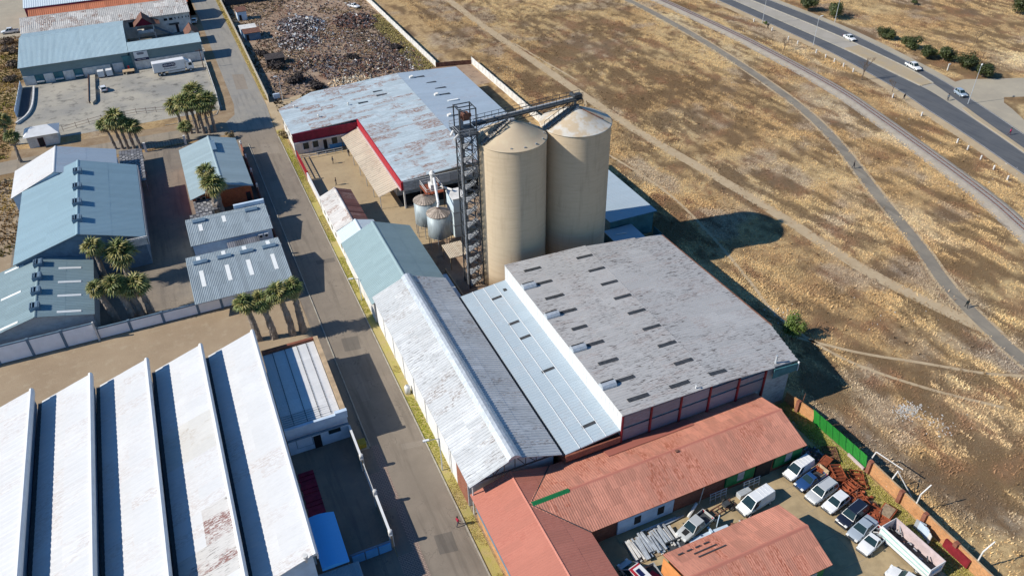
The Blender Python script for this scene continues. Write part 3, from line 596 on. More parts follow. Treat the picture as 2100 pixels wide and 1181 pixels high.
# greener verge grass by the street
N = 9000; x = RNG.uniform(18.45, 19.7, N); y = RNG.uniform(40, 183, N); k = fbm(x, y, .12, 50) > .42; x, y = x[k], y[k]
g = sstep(.4, .6, fbm(x, y, .07, 55))[:, None]; c = np.array([.50, .41, .15]) * (1 - g) + np.array([.36, .37, .05]) * g
tufts('verge_grass', x, y, c, RNG.uniform(.07, .16, len(x)))
N = 2600; x = RNG.uniform(19.3, 20.3, N); y = RNG.uniform(204, 310, N); tufts('verge_grass', x, y, np.tile([.45, .35, .15], (N, 1)), RNG.uniform(.1, .25, N))
N = 5000; x = RNG.uniform(65.9, 68.5, N); y = RNG.uniform(22, 58, N); g = RNG.random((N, 1)); tufts('yard_grass', x, y, np.array([.42, .33, .12]) * (1 - g) + np.array([.30, .29, .06]) * g, RNG.uniform(.1, .26, N))
# rough grass west of the estate and along the plots
N = 26000; x = RNG.uniform(-75, -36.5, N); y = RNG.uniform(150, 330, N); k = visible(x, y) & ~((y > 184) & (y < 196)) & ((x < -40.5) | (y < 184)) & ~((x > -38) & (y > 195)) & ~((y > 290) & (x < 0) & (y > 293)); x, y = x[k], y[k]
c = np.where((fbm(x, y, .06, 61) > .5)[:, None], np.array([.40, .27, .09]), np.array([.27, .17, .08])) * np.where((fbm(x, y, .15, 66) > .56)[:, None], np.array([.6, .75, .5]), 1.0)
tufts('rough_grass', x, y, c, RNG.uniform(.2, .55, len(x)))
# litter blown over the field
N = 1500; x = RNG.uniform(70, 165, N); y = RNG.uniform(25, 200, N)
k = (fbm(x, y, .05, 71) > .6) | ((np.abs(dist_to(rl, x, y) - 5) < 2) & (y < 130) & (RNG.random(N) < .8)) | (np.hypot(x - 82.5, y - 48) < 2.4) | ((np.hypot(x - 75, y - 44) < 5) & (RNG.random(N) < .4)); x, y = x[k], y[k]
xe = np.concatenate([x, RNG.normal(82.5, 1.0, 260), RNG.normal(84, 1.2, 60), RNG.normal(81.2, 1.6, 40)]); ye = np.concatenate([y, RNG.normal(49.3, .7, 260), RNG.normal(45.5, 1.2, 60), RNG.normal(74, 1.6, 40)])
mb = MB()
for a, b in zip(xe, ye): mb.cbox((a, b, .06), (random.uniform(.05, .2), random.uniform(.05, .2), .07), random.uniform(0, 3))
o = part(None, 'litter', mb, 'offwhite'); o['kind'] = 'stuff'
# ------------------------------------------------------------------ buildings
# saw-tooth warehouse, lower left
T = thing('sawtooth_warehouse', 'white painted warehouse with a row of long saw-tooth roofs', 'warehouse', (-18, 76, 0))
RX = [0.45 - 7.3 * i for i in range(6)]; Y0, Y1 = 55.2, 96.8
for i, rx in enumerate(RX):
    lx = rx - 6.75
    mb = MB(); mb.extr([(lx, 0), (rx - .3, 0), (rx - .3, 7.8), (lx, 5.5)], Y0 + .3, Y1 - .3); part(T, 'wall', mb, 'bluewhite')  # white walls tinted pale blue, shade put into the colour
    rf = part(T, 'roof', slabp((lx, Y0, 5.65), (rx, Y0, 8.0), (rx, Y1, 8.0), (lx, Y1, 5.65), .08), 'white')
    if i != 1: roof_plane(T, rf, (lx, Y0, 5.65), (0, Y1 - Y0, 0), (rx - lx, 0, 2.35), 24, 2, 'r_white', 2, .035, jit=.01)
    else:
        stain = lambda u, v: 'r_whiterust' if .68 < u < .93 and (v > .4 or u > .8) else ('r_whitebeige' if .30 < u < .46 else 'r_white')
        for m_ in ('r_white', 'r_whiterust', 'r_whitebeige'): roof_plane(T, rf, (lx, Y0, 5.65), (0, Y1 - Y0, 0), (rx - lx, 0, 2.35), 24, 2, m_, 2, .035, jit=.01, skip=lambda u, v, m_=m_: stain(u, v) != m_)
    mb = MB()
    mb.extr([(rx - .3, 7.86), (rx - .2, 8.16), (rx + .05, 8.24), (rx + .25, 8.12), (rx + .32, 7.8), (rx + .22, 7.2), (rx + .1, 7.2), (rx + .1, 7.8)], Y0 - .1, Y1 + .1); part(rf, 'ridge_roll', mb, 'white')
    mb = MB(); mb.box(rx - .3, Y0 + .5, 5.6, rx - .06, Y1 - .5, 7.75); part(T, 'glazing_strip', mb, 'bluegrey')
    if i: 
        mb = MB(); mb.box(rx + .05, Y0 + .2, 5.2, rx + .55, Y1 - .2, 5.6); part(T, 'gutter', mb, 'charcoal')
mb = MB(); mb.tube((-.6, 55.35, 7.0), (-.6, 55.1, 8.2), .12, .12, 6); mb.tube((-.6, 55.1, 8.2), (-.6, 55.1, 8.5), .3, .3, 8); part(T, 'gable_vent', mb, 'offwhite')
# flat annex
T = thing('flat_roofed_annex', 'low annex with a white corrugated roof behind brick parapets beside the street', 'building', (5, 86, 0))
mb = MB(); mb.box(.95, 78, 0, 9.2, 95.1, 4.5); part(T, 'wall', mb, 'bluewhite')
MT['r_annex'] = roofmat('pale_annex_sheet', (0.66, 0.655, 0.64), 0.05, 0.2, run='x', streak=0.12)
rf = part(T, 'roof', slabp((.9, 78.2, 4.55), (8.5, 78.2, 4.75), (8.5, 94.7, 4.75), (.9, 94.7, 4.55), .1), 'white')
roof_plane(T, rf, (.9, 78.2, 4.6), (0, 16.5, 0), (7.6, 0, .2), 22, 1, 'r_annex', 3, .03)
mb = MB()
for xx in (2.3, 4.1, 5.9, 7.3):
    for k in range(46): mb.box(xx, 78.6 + k * .35, 4.6 + .03 * xx, xx + .09, 78.75 + k * .35, 4.72 + .03 * xx)
o = part(rf, 'roof_screws', mb, 'charcoal'); o['kind'] = 'stuff'
mb = MB()
for k in range(6): mb.box(1.0, 78.5 + k * .42, 4.72, 8.3, 78.53 + k * .42, 4.80)
part(rf, 'cable_tray', mb, 'steel')
mb = MB(); mb.box(8.6, 77.9, 4.5, 9.25, 95.2, 5.25); part(T, 'parapet', mb, 'tan', label='sunlit tan parapet along the street')
mb = MB(); mb.box(.9, 94.8, 4.5, 8.597, 95.25, 5.2); part(T, 'parapet', mb, 'redbrick', label='red capped rear parapet')
mb = MB(); mb.box(.9, 77.6, 4.2, 9.3, 78.0, 5.1); mb.box(7.7, 77.55, 4.9, 9.32, 78.1, 5.45); part(T, 'parapet', mb, 'bluewhite', label='pale blue front parapet')
mb = MB(); mb.box(.9, 77.3, 3.1, 9.2, 77.62, 3.25); part(T, 'canopy', mb, 'bluegrey')
windows(T, 77.99, [6.4], 1.7, 2.5, 1.7, 'glass', 'bluegrey'); windows(T, 77.99, [2.0], .9, 2.6, 2.2, 'bluewhite', 'bluegrey', name='roller_door')
mb = MB(); mb.box(4.3, 77.9, 0, 5.3, 77.99, 2.2); part(T, 'door', mb, 'dark')
# yard walls with capped pillars, canopies
T = thing('blue_canopy', 'bright blue curved canopy roof against the white saw-tooth warehouse', 'canopy', (2.2, 60.4, 0))
prof = [(.75, 2.75)] + [(.75 + 3.1 * t, 2.78 + .5 * math.sin(math.pi * (.25 + .75 * t))) for t in [k / 10 for k in range(11)]] + [(3.85, 2.72)]
mb = MB(); mb.extr(prof, 56.6, 64.2); part(T, 'canopy_roof', mb, 'r_blueroof')
for yy in (57, 60.4, 63.8):
    mb = MB(); mb.tube((3.7, yy, 0), (3.7, yy, 2.75), .06, .06, 6); part(T, 'post', mb, 'steel')
T = thing('corrugated_lean_to', 'small grey corrugated lean-to roof below the blue canopy', 'roof', (2.5, 53.5, 0))
mb = MB(); mb.box(0, 51.2, 0, 4.5, 56.2, 2.3); part(T, 'wall', mb, 'bluegrey')
rf = part(T, 'roof', slabp((-.5, 51, 2.6), (4.8, 51, 2.4), (4.8, 56.4, 2.5), (-.5, 56.4, 2.7), .06), 'steel'); roof_plane(T, rf, (-.5, 51, 2.6), (5.3, 0, -.2), (0, 5.4, .1), 8, 1, 'r_w5', 4, .05)
def pillar_wall(name, label, p, q, h, th, mat, pill, cap='white', base=None, group=None, ball=True, pw=.45):
    T = thing(name, label, 'wall', (*((Vector(p) + Vector(q)) / 2), 0), 0, group); d = (Vector(q) - Vector(p)); L = d.length; d.normalize(); a = math.atan2(d.y, d.x)
    c = (Vector(p) + Vector(q)) / 2; mb = MB(); mb.cbox((c.x, c.y, h / 2), (L, th, h), a); part(T, 'wall', mb, mat)
    mb = MB(); mb.cbox((c.x, c.y, h + .04), (L, th + .08, .08), a); part(T, 'coping', mb, cap)
    for t in pill:
        c = Vector(p) + d * t; mb = MB(); mb.cbox((c.x, c.y, (h + .5) / 2), (pw, pw, h + .5), a)
        if ball: mb.lathe([(.26, h + .5), (.28, h + .62), (.2, h + .74), (0.0, h + .8)], (c.x, c.y), 10)
        part(T, 'pillar', mb, 'offwhite')
    return T
pillar_wall('yard_wall', 'whitewashed yard wall running down from the flat annex to the gate', (9.25, 78), (9.25, 71.2), 2.2, .22, 'tan', [6.5])
pillar_wall('yard_wall', 'whitewashed yard wall between the gate and the bottom corner, beside the street', (9.25, 65.4), (9.25, 58.3), 2.2, .22, 'tan', [.3, 6.8])
T = thing('sliding_gate', 'white sliding gate standing between two ball-topped pillars', 'gate', (9.25, 68.2, 0))
for z in (.2, 1.0, 1.8):
    mb = MB(); mb.box(9.2, 65.9, z, 9.3, 70.9, z + .07); part(T, 'rail', mb, 'offwhite')
for k in range(14):
    mb = MB(); mb.box(9.235, 66 + k * .37, .1, 9.265, 66.04 + k * .37, 1.9); part(T, 'bar', mb, 'offwhite')
T = thing('panel_wall', 'short blue panelled wall closing the bottom of the dark yard', 'wall', (6.6, 58, 0))
for k in range(3):
    mb = MB(); mb.box(4.3 + k * 1.6, 57.9, .15, 5.75 + k * 1.6, 58.05, 1.5); part(T, 'panel', mb, 'blue')
mb = MB(); mb.box(4.1, 58.06, 0, 9.1, 58.2, 1.7); part(T, 'wall', mb, 'bluegrey')
T = thing('green_bin', 'small mustard green bin on a pale slab beside the yard wall', 'bin', (10.0, 75.6, 0))
mb = MB(); mb.box(9.7, 75.1, .05, 10.7, 76.2, .75); mb.box(9.65, 75.05, .75, 10.75, 76.25, .82); bevel(part(T, 'bin', mb, 'yellow')); mb = MB(); mb.box(9.5, 74.8, .02, 11.0, 76.3, .05); part(T, 'slab', mb, 'conc')
T = thing('stacked_red_pallets', 'dark red stack of flat pallets beside the saw-tooth wall', 'pallets', (2, 69, 0))
for k in range(12):
    mb = MB(); mb.box(1.0 + .1 * (k % 2), 65.3 + k * .75, .02, 3.1, 65.95 + k * .75, .12 + .04 * (k % 3)); part(T, 'pallet', mb, 'maroon')

# boundary wall of white panels
T = thing('panel_boundary_wall', 'long boundary wall of white panels between blue-grey piers, facing the dirt yard', 'wall', (-14, 116, 0))
hw = lambda x: 3.4 if x < -22.4 else 2.2 if x < -7 else 2.7
px_ = [-41.5, -36.6, -31.8, -27.05, -22.3, -17.4, -12.35, -6.8, -3.0, .8, 4.9, 9.2]
for a, b in zip(px_[:-1], px_[1:]):
    mb = MB(); mb.box(a + .2, 116.0, .12, b - .2, 116.14, hw(a) - .25); part(T, 'panel', mb, 'brightwhite')
    mb = MB(); mb.box(a - .2, 115.93, 0, a + .2, 116.22, hw(a) + .1); part(T, 'pier', mb, 'bluegrey')
    mb = MB(); mb.box(a + .2, 115.97, hw(a) - .25, b - .2, 116.2, hw(a)); part(T, 'coping', mb, 'bluegrey')
mb = MB(); mb.box(-41.5, 116.15, 0, 9.3, 116.21, 1.94); part(T, 'backing', mb, 'bluegrey')
mb = MB(); mb.box(-22.45, 115.6, 0, -22.2, 115.92, 3.7); part(T, 'pier', mb, 'offwhite', label='taller white end pier')

def ridge_vent(T, rx, y, z, m='r_bluel', w_=1.5, l_=1.9):
    mb = MB(); mb.box(rx - w_ / 2, y - l_ / 2, z - .25, rx - w_ / 2 + .12, y + l_ / 2, z + .62); mb.box(rx + w_ / 2 - .12, y - l_ / 2, z - .25, rx + w_ / 2, y + l_ / 2, z + .62)
    mb.box(rx - w_ / 2 + .12, y - l_ / 2, z - .2, rx + w_ / 2 - .12, y - l_ / 2 + .08, z + .6); mb.box(rx - w_ / 2 + .12, y + l_ / 2 - .08, z - .2, rx + w_ / 2 - .12, y + l_ / 2, z + .6)
    mb.box(rx - .35, y - l_ / 2 + .08, z + .1, rx - .22, y + l_ / 2 - .08, z + .75); mb.box(rx + .1, y - l_ / 2 + .08, z + .1, rx + .55, y + l_ / 2 - .08, z + .68)
    o = part(T, 'ridge_vent', mb, 'bluegrey'); mb = MB(); mb.box(rx - w_ / 2 + .12, y - l_ / 2 + .08, z - .1, rx - .36, y + l_ / 2 - .08, z + .3); part(o, 'louvre', mb, 'dark'); return o
# big blue-grey shed with four ridge vents
T = gable('blue_grey_shed', 'large blue-grey gabled shed with four ridge vents, behind two dark palms', 'shed', 'y', -33.9, 5.9, -22.8, 9.2, -12.6, 5.9, 135.2, 166.2, 'bluegrey', 'r_blue', None, 31, 2, ribs=2, wb0=135.6)
for yy in (160.6, 153.7, 147.1, 140.6): ridge_vent(T, -22.8, yy, 9.2)
mb = MB()
for k in range(14): mb.box(-17.6 + k * .37, 134.6, 4.7, -17.6 + k * .37 + .25, 134.7, 6.0 + .12)
mb.box(-17.7, 134.7, 4.7, -12.3, 134.85, 6.3); part(T, 'fascia', mb, 'offwhite', label='striped white fascia under the gable')
mb = MB(); mb.box(-12.55, 134.7, 4.4, -12.4, 166, 5.85); part(T, 'eave_fascia', mb, 'clad_grey')
# lower shed in front
T = gable('front_blue_grey_shed', 'blue-grey gabled shed with white skylight strips and four ridge vents, against the panel wall', 'shed', 'y', -39.2, 3.7, -29.8, 6.1, -21.8, 4.1, 117.3, 136.5, 'clad_grey', 'r_bluel', None, 20, 2, ribs=2)
for yy in (133.4, 129.0, 124.6, 120.0): ridge_vent(T, -29.8, yy, 6.1, w_=1.4, l_=1.7)
for yy in (131.8, 127.3, 123.1, 118.4):
    z0, z1 = [zat(-39.2, 3.7, -29.8, 6.1, -21.8, 4.1, q) + .09 for q in (-26.9, -23.6)]
    part(T, 'skylight', slabp((-26.9, yy - .3, z0), (-23.6, yy - .3, z1), (-23.6, yy + .3, z1), (-26.9, yy + .3, z0), .03), 'skylw')
for yy in (136.0, 127.5, 118.6):
    z0, z1 = [zat(-39.2, 3.7, -29.8, 6.1, -21.8, 4.1, q) + .09 for q in (-35.6, -32.4)]
    part(T, 'skylight', slabp((-35.6, yy - .8, z0), (-32.4, yy - .8, z1), (-32.4, yy - .2, z1), (-35.6, yy - .2, z0), .03), 'skylw')
# white roofed shed at the back
gable('white_roofed_shed', 'shed with a bright white left slope and a right slope tinted blue for shade, by the cross street', 'shed', 'y', -36.2, 5.0, -27.3, 8.8, -16.3, 5.8, 163.5, 176.4, 'bluewhite', 'r_white', 'r_w7e', 13, 2)  # right slope of the white roof carries its blue shade in the sheet colour
# tiled carport
T = thing('tiled_carport', 'open carport with a dark grey tiled roof beside the white roofed shed', 'carport', (-14, 172, 0))
rf = part(T, 'roof', slabp((-16.4, 164.6, 3.0), (-11.6, 164.6, 2.7), (-11.6, 181.5, 2.7), (-16.4, 181.5, 3.0), .08), 'charcoal')
for i in range(8):
    for j in range(22):
        pass
MT['r_tile2'] = roofmat('pale_grey_tile', (0.27, 0.265, 0.26), .4, 0, run='y', streak=.3)
tm = MB(); tm.box(0, 0, 0, .55, .68, .07); tme = tm.mesh('tile', [MT['r_tile']]); tm = MB(); tm.box(0, 0, 0, .55, .68, .13); tme2 = tm.mesh('tile', [MT['r_tile2']])
for i in range(8):
    for j in range(24):
        o = link('tile', tme2 if (i + j) % 2 and j < 20 else tme, rf, Vector((-16.38 + i * .6, 164.7 + j * .7, 3.01 - .0625 * i * .6)) - origin(rf))  # checkered sun and shade put into alternating pale and dark tiles
for xx, yy in ((-16.2, 165), (-11.8, 165), (-16.2, 173), (-11.8, 173), (-11.8, 181), (-16.2, 181)):
    mb = MB(); mb.tube((xx, yy, 0), (xx, yy, 2.7), .08); part(T, 'post', mb, 'steel')
# W3
T = gable('brick_gabled_store', 'store with a light blue-grey roof and an orange brick gable end, behind the single palm', 'building', 'y', -4.0, 4.0, 2.7, 6.0, 8.3, 4.4, 149.2, 173.8, 'facebrick', 'r_w3', None, 25, 1, ribs=2, wb0=151.0)
mb = MB(); mb.box(2.75, 165.2, 5.95, 3.6, 170.3, 6.45); part(T, 'ridge_vent', mb, 'bluegrey')
mb = MB(); mb.extr([(-3.4, 4.0), (2.7, 5.75), (7.8, 4.4), (7.8, 4.0)], 150.6, 150.99); part(T, 'gable_panel', mb, 'bluegrey')
windows(T, 150.98, [-2.9, -1.9], 2.3, 3.3, .8, 'glass', 'white'); windows(T, 150.98, [6.6], 0.1, 2.4, 1.0, 'dark', 'maroon', name='door')
for (a, b, y0, y1, z, nm) in ((-3.6, 1.0, 145.6, 149.9, 2.7, 'larger'), (-4.8, -.2, 142.2, 145.2, 2.4, 'smaller')):
    T = thing('tiled_lean_to', nm + ' grey tiled lean-to roof at the foot of the brick gable', 'lean-to', ((a + b) / 2, (y0 + y1) / 2, 0))
    mb = MB(); mb.box(a + .3, y0 + .3, 0, b - .3, y1 - .2, z - .1); part(T, 'wall', mb, 'tan'); rf = part(T, 'roof', slabp((a, y0, z), (b, y0, z), (b, y1, z + .5), (a, y1, z + .5), .08), 'charcoal')
    nx, ny = int((b - a) / .6), int((y1 - y0) / .7)
    for i in range(nx):
        for j in range(ny): link('tile', tme2 if (i + j) % 2 else tme, rf, Vector((a + i * .6, y0 + j * .7, z + .5 * j * .7 / (y1 - y0) + .03)) - origin(rf)).rotation_euler.x = math.atan2(.5, y1 - y0)
def slope_vent(T, x, y, z, l_=2.3):
    mb = MB(); mb.extr([(y - .55, z - .2), (y - .5, z + .25), (y - .1, z + .5), (y + .45, z + .3), (y + .5, z - .2)], x - l_ / 2, x + l_ / 2, 'x'); part(T, 'ridge_vent', mb, 'bluegrey')
# W4, W5: long roofs with the ridge across
T = gable('rear_corrugated_office', 'narrow office with a grey corrugated roof and two white air units, nearer the brick gable', 'building', 'x', 132.7, 3.3, 139.4, 4.5, 141.8, 3.9, -5.7, 9.1, 'bluewhite', 'r_w5', None, 17, 2, ribs=3)
for xx in (-3.3, 6.3): slope_vent(T, xx, 139.2, 4.5)
for xx, yy in ((-3.3, 137.3), (1.1, 138.4)):
    z = zat(132.7, 3.3, 139.4, 4.5, 141.8, 3.9, yy) + .1; part(T, 'skylight', slabp((xx - .35, yy - 1.0, z - .18), (xx + .35, yy - 1.0, z - .18), (xx + .35, yy + .9, z + .16), (xx - .35, yy + .9, z + .16), .03), 'skylw')
mb = MB(); mb.box(3.4, 141.9, 3.0, 9.2, 142.5, 4.7); part(T, 'parapet', mb, 'bluewhite')  # blue of the shaded parapet put into its colour
for xx in (6.2, 7.2):
    mb = MB(); mb.box(xx, 132.4, 1.9, xx + .8, 132.85, 2.7); u = part(T, 'air_conditioner', mb, 'white'); mb = MB(); mb.lathe([(.28, 0), (.28, .03)], (0, 0), 12); mb.v = [(xx + .4 + a, 132.39 - c_, 2.3 + b) for a, b, c_ in mb.v]; part(u, 'fan_grille', mb, 'charcoal')
T = gable('front_corrugated_office', 'long grey corrugated roof with four vents and white skylight strips, behind the four street palms', 'building', 'x', 113.9, 3.4, 123.9, 4.9, 127.4, 4.3, -6.9, 9.2, 'bluewhite', 'r_w5', None, 20, 3, ribs=3, wa0=116.3)
for xx in (-4.6, -.6, 3.2, 7.1): slope_vent(T, xx, 123.9, 4.9)
for xx in (-4.85, -.6, 3.0, 7.15):
    z = lambda q: zat(113.9, 3.4, 123.9, 4.9, 127.4, 4.3, q) + .1
    part(T, 'skylight', slabp((xx - .35, 117.6, z(117.6)), (xx + .35, 117.6, z(117.6)), (xx + .35, 121.7, z(121.7)), (xx - .35, 121.7, z(121.7)), .03), 'skylw')
    part(T, 'skylight', slabp((xx - .35, 124.9, z(124.9)), (xx + .35, 124.9, z(124.9)), (xx + .35, 126.7, z(126.7)), (xx - .35, 126.7, z(126.7)), .03), 'skylw')
T = thing('flat_link_roof', 'small dark flat link roof between the two corrugated offices', 'roof', (3.5, 130, 0))
mb = MB(); mb.box(.6, 128.4, 0, 6.0, 131.6, 2.5); part(T, 'wall', mb, 'bluewhite'); rf = part(T, 'roof', slabp((.4, 128.2, 2.7), (6.2, 128.2, 2.7), (6.2, 132.0, 2.8), (.4, 132.0, 2.8), .06), 'charcoal'); roof_plane(T, rf, (.4, 128.2, 2.7), (5.8, 0, 0), (0, 3.8, .1), 8, 1, 'r_tile', 2, .05)
T = thing('courtyard_wall', 'low pale blue courtyard wall left of the flat link roof', 'wall', (-2.5, 130.5, 0))
for k in range(3):
    mb = MB(); mb.box(-5.6 + k * 2.05, 130.4, 0, -3.65 + k * 2.05, 130.6, 1.7); part(T, 'panel', mb, 'bluewhite')
# street-side wall of the estate with round lamps
T = thing('street_wall', 'low dark wall with small globe lamps along the shaded side of the street', 'wall', (9.2, 145, 0))
mb = MB(); mb.box(9.15, 116.3, 0, 9.4, 178, 1.3); part(T, 'wall', mb, 'redbrick')
for yy in (128, 140, 146.5, 154.5, 162, 169.5, 177):
    mb = MB(); mb.box(9.08, yy - .22, 0, 9.5, yy + .22, 1.6); p_ = part(T, 'pillar', mb, 'offwhite'); mb = MB(); mb.lathe([(.02, 1.6), (.2, 1.75), (.24, 1.92), (.18, 2.08), (.0, 2.15)], (9.28, yy), 10); part(p_, 'globe_lamp', mb, 'lampglass', True)
# guard house
T = thing('guard_house', 'small white guard house with a hipped white roof beside the palm at the left edge', 'building', (-33, 201.8, 0))
mb = MB(); mb.box(-36.0, 199.4, 0, -29.6, 204.4, 2.9); part(T, 'wall', mb, 'offwhite')
a, b, c, d, e, g = (-36.6, 198.8, 2.9), (-29.0, 198.8, 2.9), (-29.0, 205.0, 2.9), (-36.6, 205.0, 2.9), (-34.6, 202, 4.2), (-31.2, 202, 4.2)
mb = MB(); mb.add([a, b, c, d, e, g], [(0, 1, 5, 4), (1, 2, 5), (2, 3, 4, 5), (3, 0, 4), (3, 2, 1, 0)]); part(T, 'roof', mb, 'white')
windows(T, 199.39, [-33.9], .05, 2.2, 1.3, 'dark', 'maroon', name='door')
# ---- north warehouse with sign
T = gable('north_warehouse', 'pale teal roofed warehouse with loading bays and a white sign board over the yard', 'warehouse', 'x', 243.6, 5.1, 263.8, 7.2, 272.0, 6.2, -39.3, -11.2, 'clad_w6', 'r_w6', None, 30, 2, ribs=3, wa0=244.2)
for xa, xb in ((-39.0, -36.2), (-33.9, -31.5), (-29.0, -26.4), (-24.0, -16.8), (-16.2, -13.4), (-10.3, 8.6)):
    mb = MB(); mb.box(xa, 243.9 if xb < 0 else 243.5, 0, xb, 244.19 if xb < 0 else 243.73, 2.5); part(T, 'white_wall_panel', mb, 'offwhite')
for xa, xb in ((-36.1, -34.0), (-31.4, -29.1), (-26.3, -24.1)):
    mb = MB(); mb.box(xa, 244.05, 0, xb, 244.18, 2.5); d_ = part(T, 'loading_bay_door', mb, 'teal'); mb = MB(); mb.box(xa + .1, 243.3, .6, xb - .1, 244.04, .9); part(d_, 'dock_bumper', mb, 'offwhite')
mb = MB(); mb.box(-13.2, 244.0, 0, -10.4, 244.18, 3.9); mb.box(-13.4, 243.95, 3.9, -10.2, 244.19, 4.1); part(T, 'tall_roller_door', mb, 'teal')
def text(s_, parent, p, h, mat, depth=.01, name='lettering', sx=1.0):
    cu = bpy.data.curves.new('t', 'FONT'); cu.body = s_; cu.size = h; cu.extrude = depth; cu.align_x = 'CENTER'; cu.align_y = 'CENTER'
    to = bpy.data.objects.new('t', cu); COL.objects.link(to); bpy.context.view_layer.update()
    me = bpy.data.meshes.new_from_object(to.evaluated_get(bpy.context.evaluated_depsgraph_get())); bpy.data.objects.remove(to)
    me.materials.clear(); me.materials.append(MT[mat]); o = link(name, me, parent, Vector(p) - origin(parent)); o.rotation_euler = (math.pi / 2, 0, 0); o.scale.x = sx; return o
def lozenge(parent, c, w_, h, mat='navy'):
    pts = []; r = h / 2
    for k in range(9): t = -math.pi / 2 + math.pi * k / 8; pts.append((c[0] + w_ / 2 - r + r * math.cos(t), c[2] + r * math.sin(t)))
    for k in range(9): t = math.pi / 2 + math.pi * k / 8; pts.append((c[0] - w_ / 2 + r + r * math.cos(t), c[2] + r * math.sin(t)))
    mb = MB(); mb.extr(pts, c[1] - .02, c[1]); return part(parent, 'logo_plate', mb, mat)
S = thing('sign_board', 'white sign board with a navy rounded logo on the north warehouse wall', 'sign', (-8.1, 243.7, 2.6))
mb = MB(); mb.box(-10.0, 243.35, 2.45, -6.3, 243.5, 5.0); bd = part(S, 'board', mb, 'white')
mb = MB(); mb.box(-10.0, 243.32, 2.45, -6.3, 243.349, 3.15); strip = part(S, 'navy_strip', mb, 'navy')
lz = lozenge(S, (-8.2, 243.349, 4.45), 1.9, .6); text('HENWED', lz, (-8.2, 243.32, 4.45), .42, 'white'); text('MEGA SAVE', strip, (-8.3, 243.315, 2.8), .45, 'white')
# lower extension
T = gable('north_extension', 'lower pale teal extension to the right of the north warehouse', 'building', 'x', 243.4, 5.2, 249.6, 6.0, 251.2, 5.6, -11.1, 8.8, 'clad_w6', 'r_w6', None, 21, 1, ribs=3)
# brown streaked building with porch
T = gable('streaked_roof_building', 'long building under a white roof streaked with brown rust, behind the north warehouse', 'building', 'x', 272.6, 6.0, 281.5, 8.2, 283.5, 7.6, -39.8, 8.6, 'offwhite', 'r_brown', None, 44, 2, ribs=2, wa0=273.6)
windows(T, 273.59, [-2.3, .3, 1.9], 3.9, 4.8, 1.2, 'dark', 'white'); windows(T, 273.59, [3.6, 4.7, 5.8, 6.9, 8.0 - .3], 4.1, 4.8, .45, 'dark', 'white')
windows(T, 273.59, [3.4], 0, 2.6, .8, 'dark', 'maroon', name='door'); mb = MB(); mb.box(1.6, 273.3, 2.5, 4.6, 273.59, 3.0); part(T, 'canopy', mb, 'charcoal'); windows(T, 273.59, [-10, -8.2], 3.4, 5.0, 1.3, 'dark', 'bluegrey')
T = thing('gabled_porch', 'steep maroon gabled porch on posts with an outside stair', 'porch', (-5.5, 270.5, 0))
for s_ in (-1, 1): part(T, 'roof', slabp((-5.6, 267.2, 7.6), (-5.6 + s_ * 3.0, 267.2, 5.0), (-5.6 + s_ * 3.0, 274, 5.0), (-5.6, 274, 7.6), .15), 'rust')
part(T, 'roof', slabp((-3.0, 268.4, 5.2), (-1.0, 268.4, 4.8), (-1.0, 273, 4.8), (-3.0, 273, 5.6), .12), 'rust')
mb = MB(); mb.extr([(-8.2, 5.0), (-3.0, 5.0), (-5.6, 7.4)], 268.0, 268.1); part(T, 'gable_panel', mb, 'maroon')
mb = MB(); mb.box(-8.2, 267.6, 2.7, -3.0, 273.4, 2.95); part(T, 'balcony_floor', mb, 'offwhite'); mb = MB(); mb.box(-8.2, 267.5, 2.95, -3.0, 267.6, 3.7); part(T, 'balustrade', mb, 'offwhite')
for xx in (-8.1, -3.2):
    mb = MB(); mb.box(xx, 267.5, 0, xx + .25, 267.75, 5.1); part(T, 'post', mb, 'offwhite')
st = MB()
for k in range(12): st.box(-2.9 + k * .42, 271.8, 2.7 - k * .23, -2.5 + k * .42, 272.9, 2.78 - k * .23)
st.extr([(-2.9, 2.6), (2.2, -.1), (2.2, .15), (-2.9, 3.7)], 271.7, 271.78); part(T, 'outside_stair', st, 'bluegrey')
T = thing('gatehouse_gable', 'tiny white gatehouse with a steep pink gabled roof beside the street', 'building', (7.3, 262, 0))
mb = MB(); mb.extr([(5.6, 0), (9.0, 0), (9.0, 2.8), (7.3, 4.5), (5.6, 2.8)], 258.4, 265.5); part(T, 'wall', mb, 'white')
for s_ in (-1, 1): part(T, 'roof', slabp((7.3, 258, 4.75), (7.3 + s_ * 2.2, 258, 2.6), (7.3 + s_ * 2.2, 266, 2.6), (7.3, 266, 4.75), .12), 'rust')
# beyond
gable('clay_roof_building', 'long low building with an orange clay-red roof behind the streaked roof', 'building', 'x', 284.6, 6.0, 290.5, 8.0, 296.5, 6.0, -38, 9.2, 'redbrick', 'r_clay', None, 40, 1)
T = gable('far_white_roof', 'white roofed building with maroon walls at the top left of the view', 'building', 'x', 305, 5.2, 313, 6.6, 321, 5.2, -41, -14, 'maroon', 'r_w9', None, 20, 1)
T = thing('far_flat_canopy', 'flat white canopy roof in front of the maroon walled building', 'canopy', (-33, 302, 0)); mb = MB(); mb.box(-40, 298.5, 2.9, -25, 304.6, 3.1); part(T, 'canopy_roof', mb, 'bluewhite')
for xx in (-39.5, -32.5, -25.5): mb = MB(); mb.box(xx, 298.8, 0, xx + .2, 299, 2.9); part(T, 'post', mb, 'steel')
T = thing('far_kiosk', 'small white flat roofed kiosk between the far canopy and the clay roof', 'building', (-21, 302, 0)); mb = MB(); mb.box(-23, 300, 0, -18.5, 305, 3.0); part(T, 'wall', mb, 'offwhite'); mb = MB(); mb.box(-23.2, 299.8, 3.0, -18.3, 305.2, 3.2); part(T, 'roof', mb, 'white')
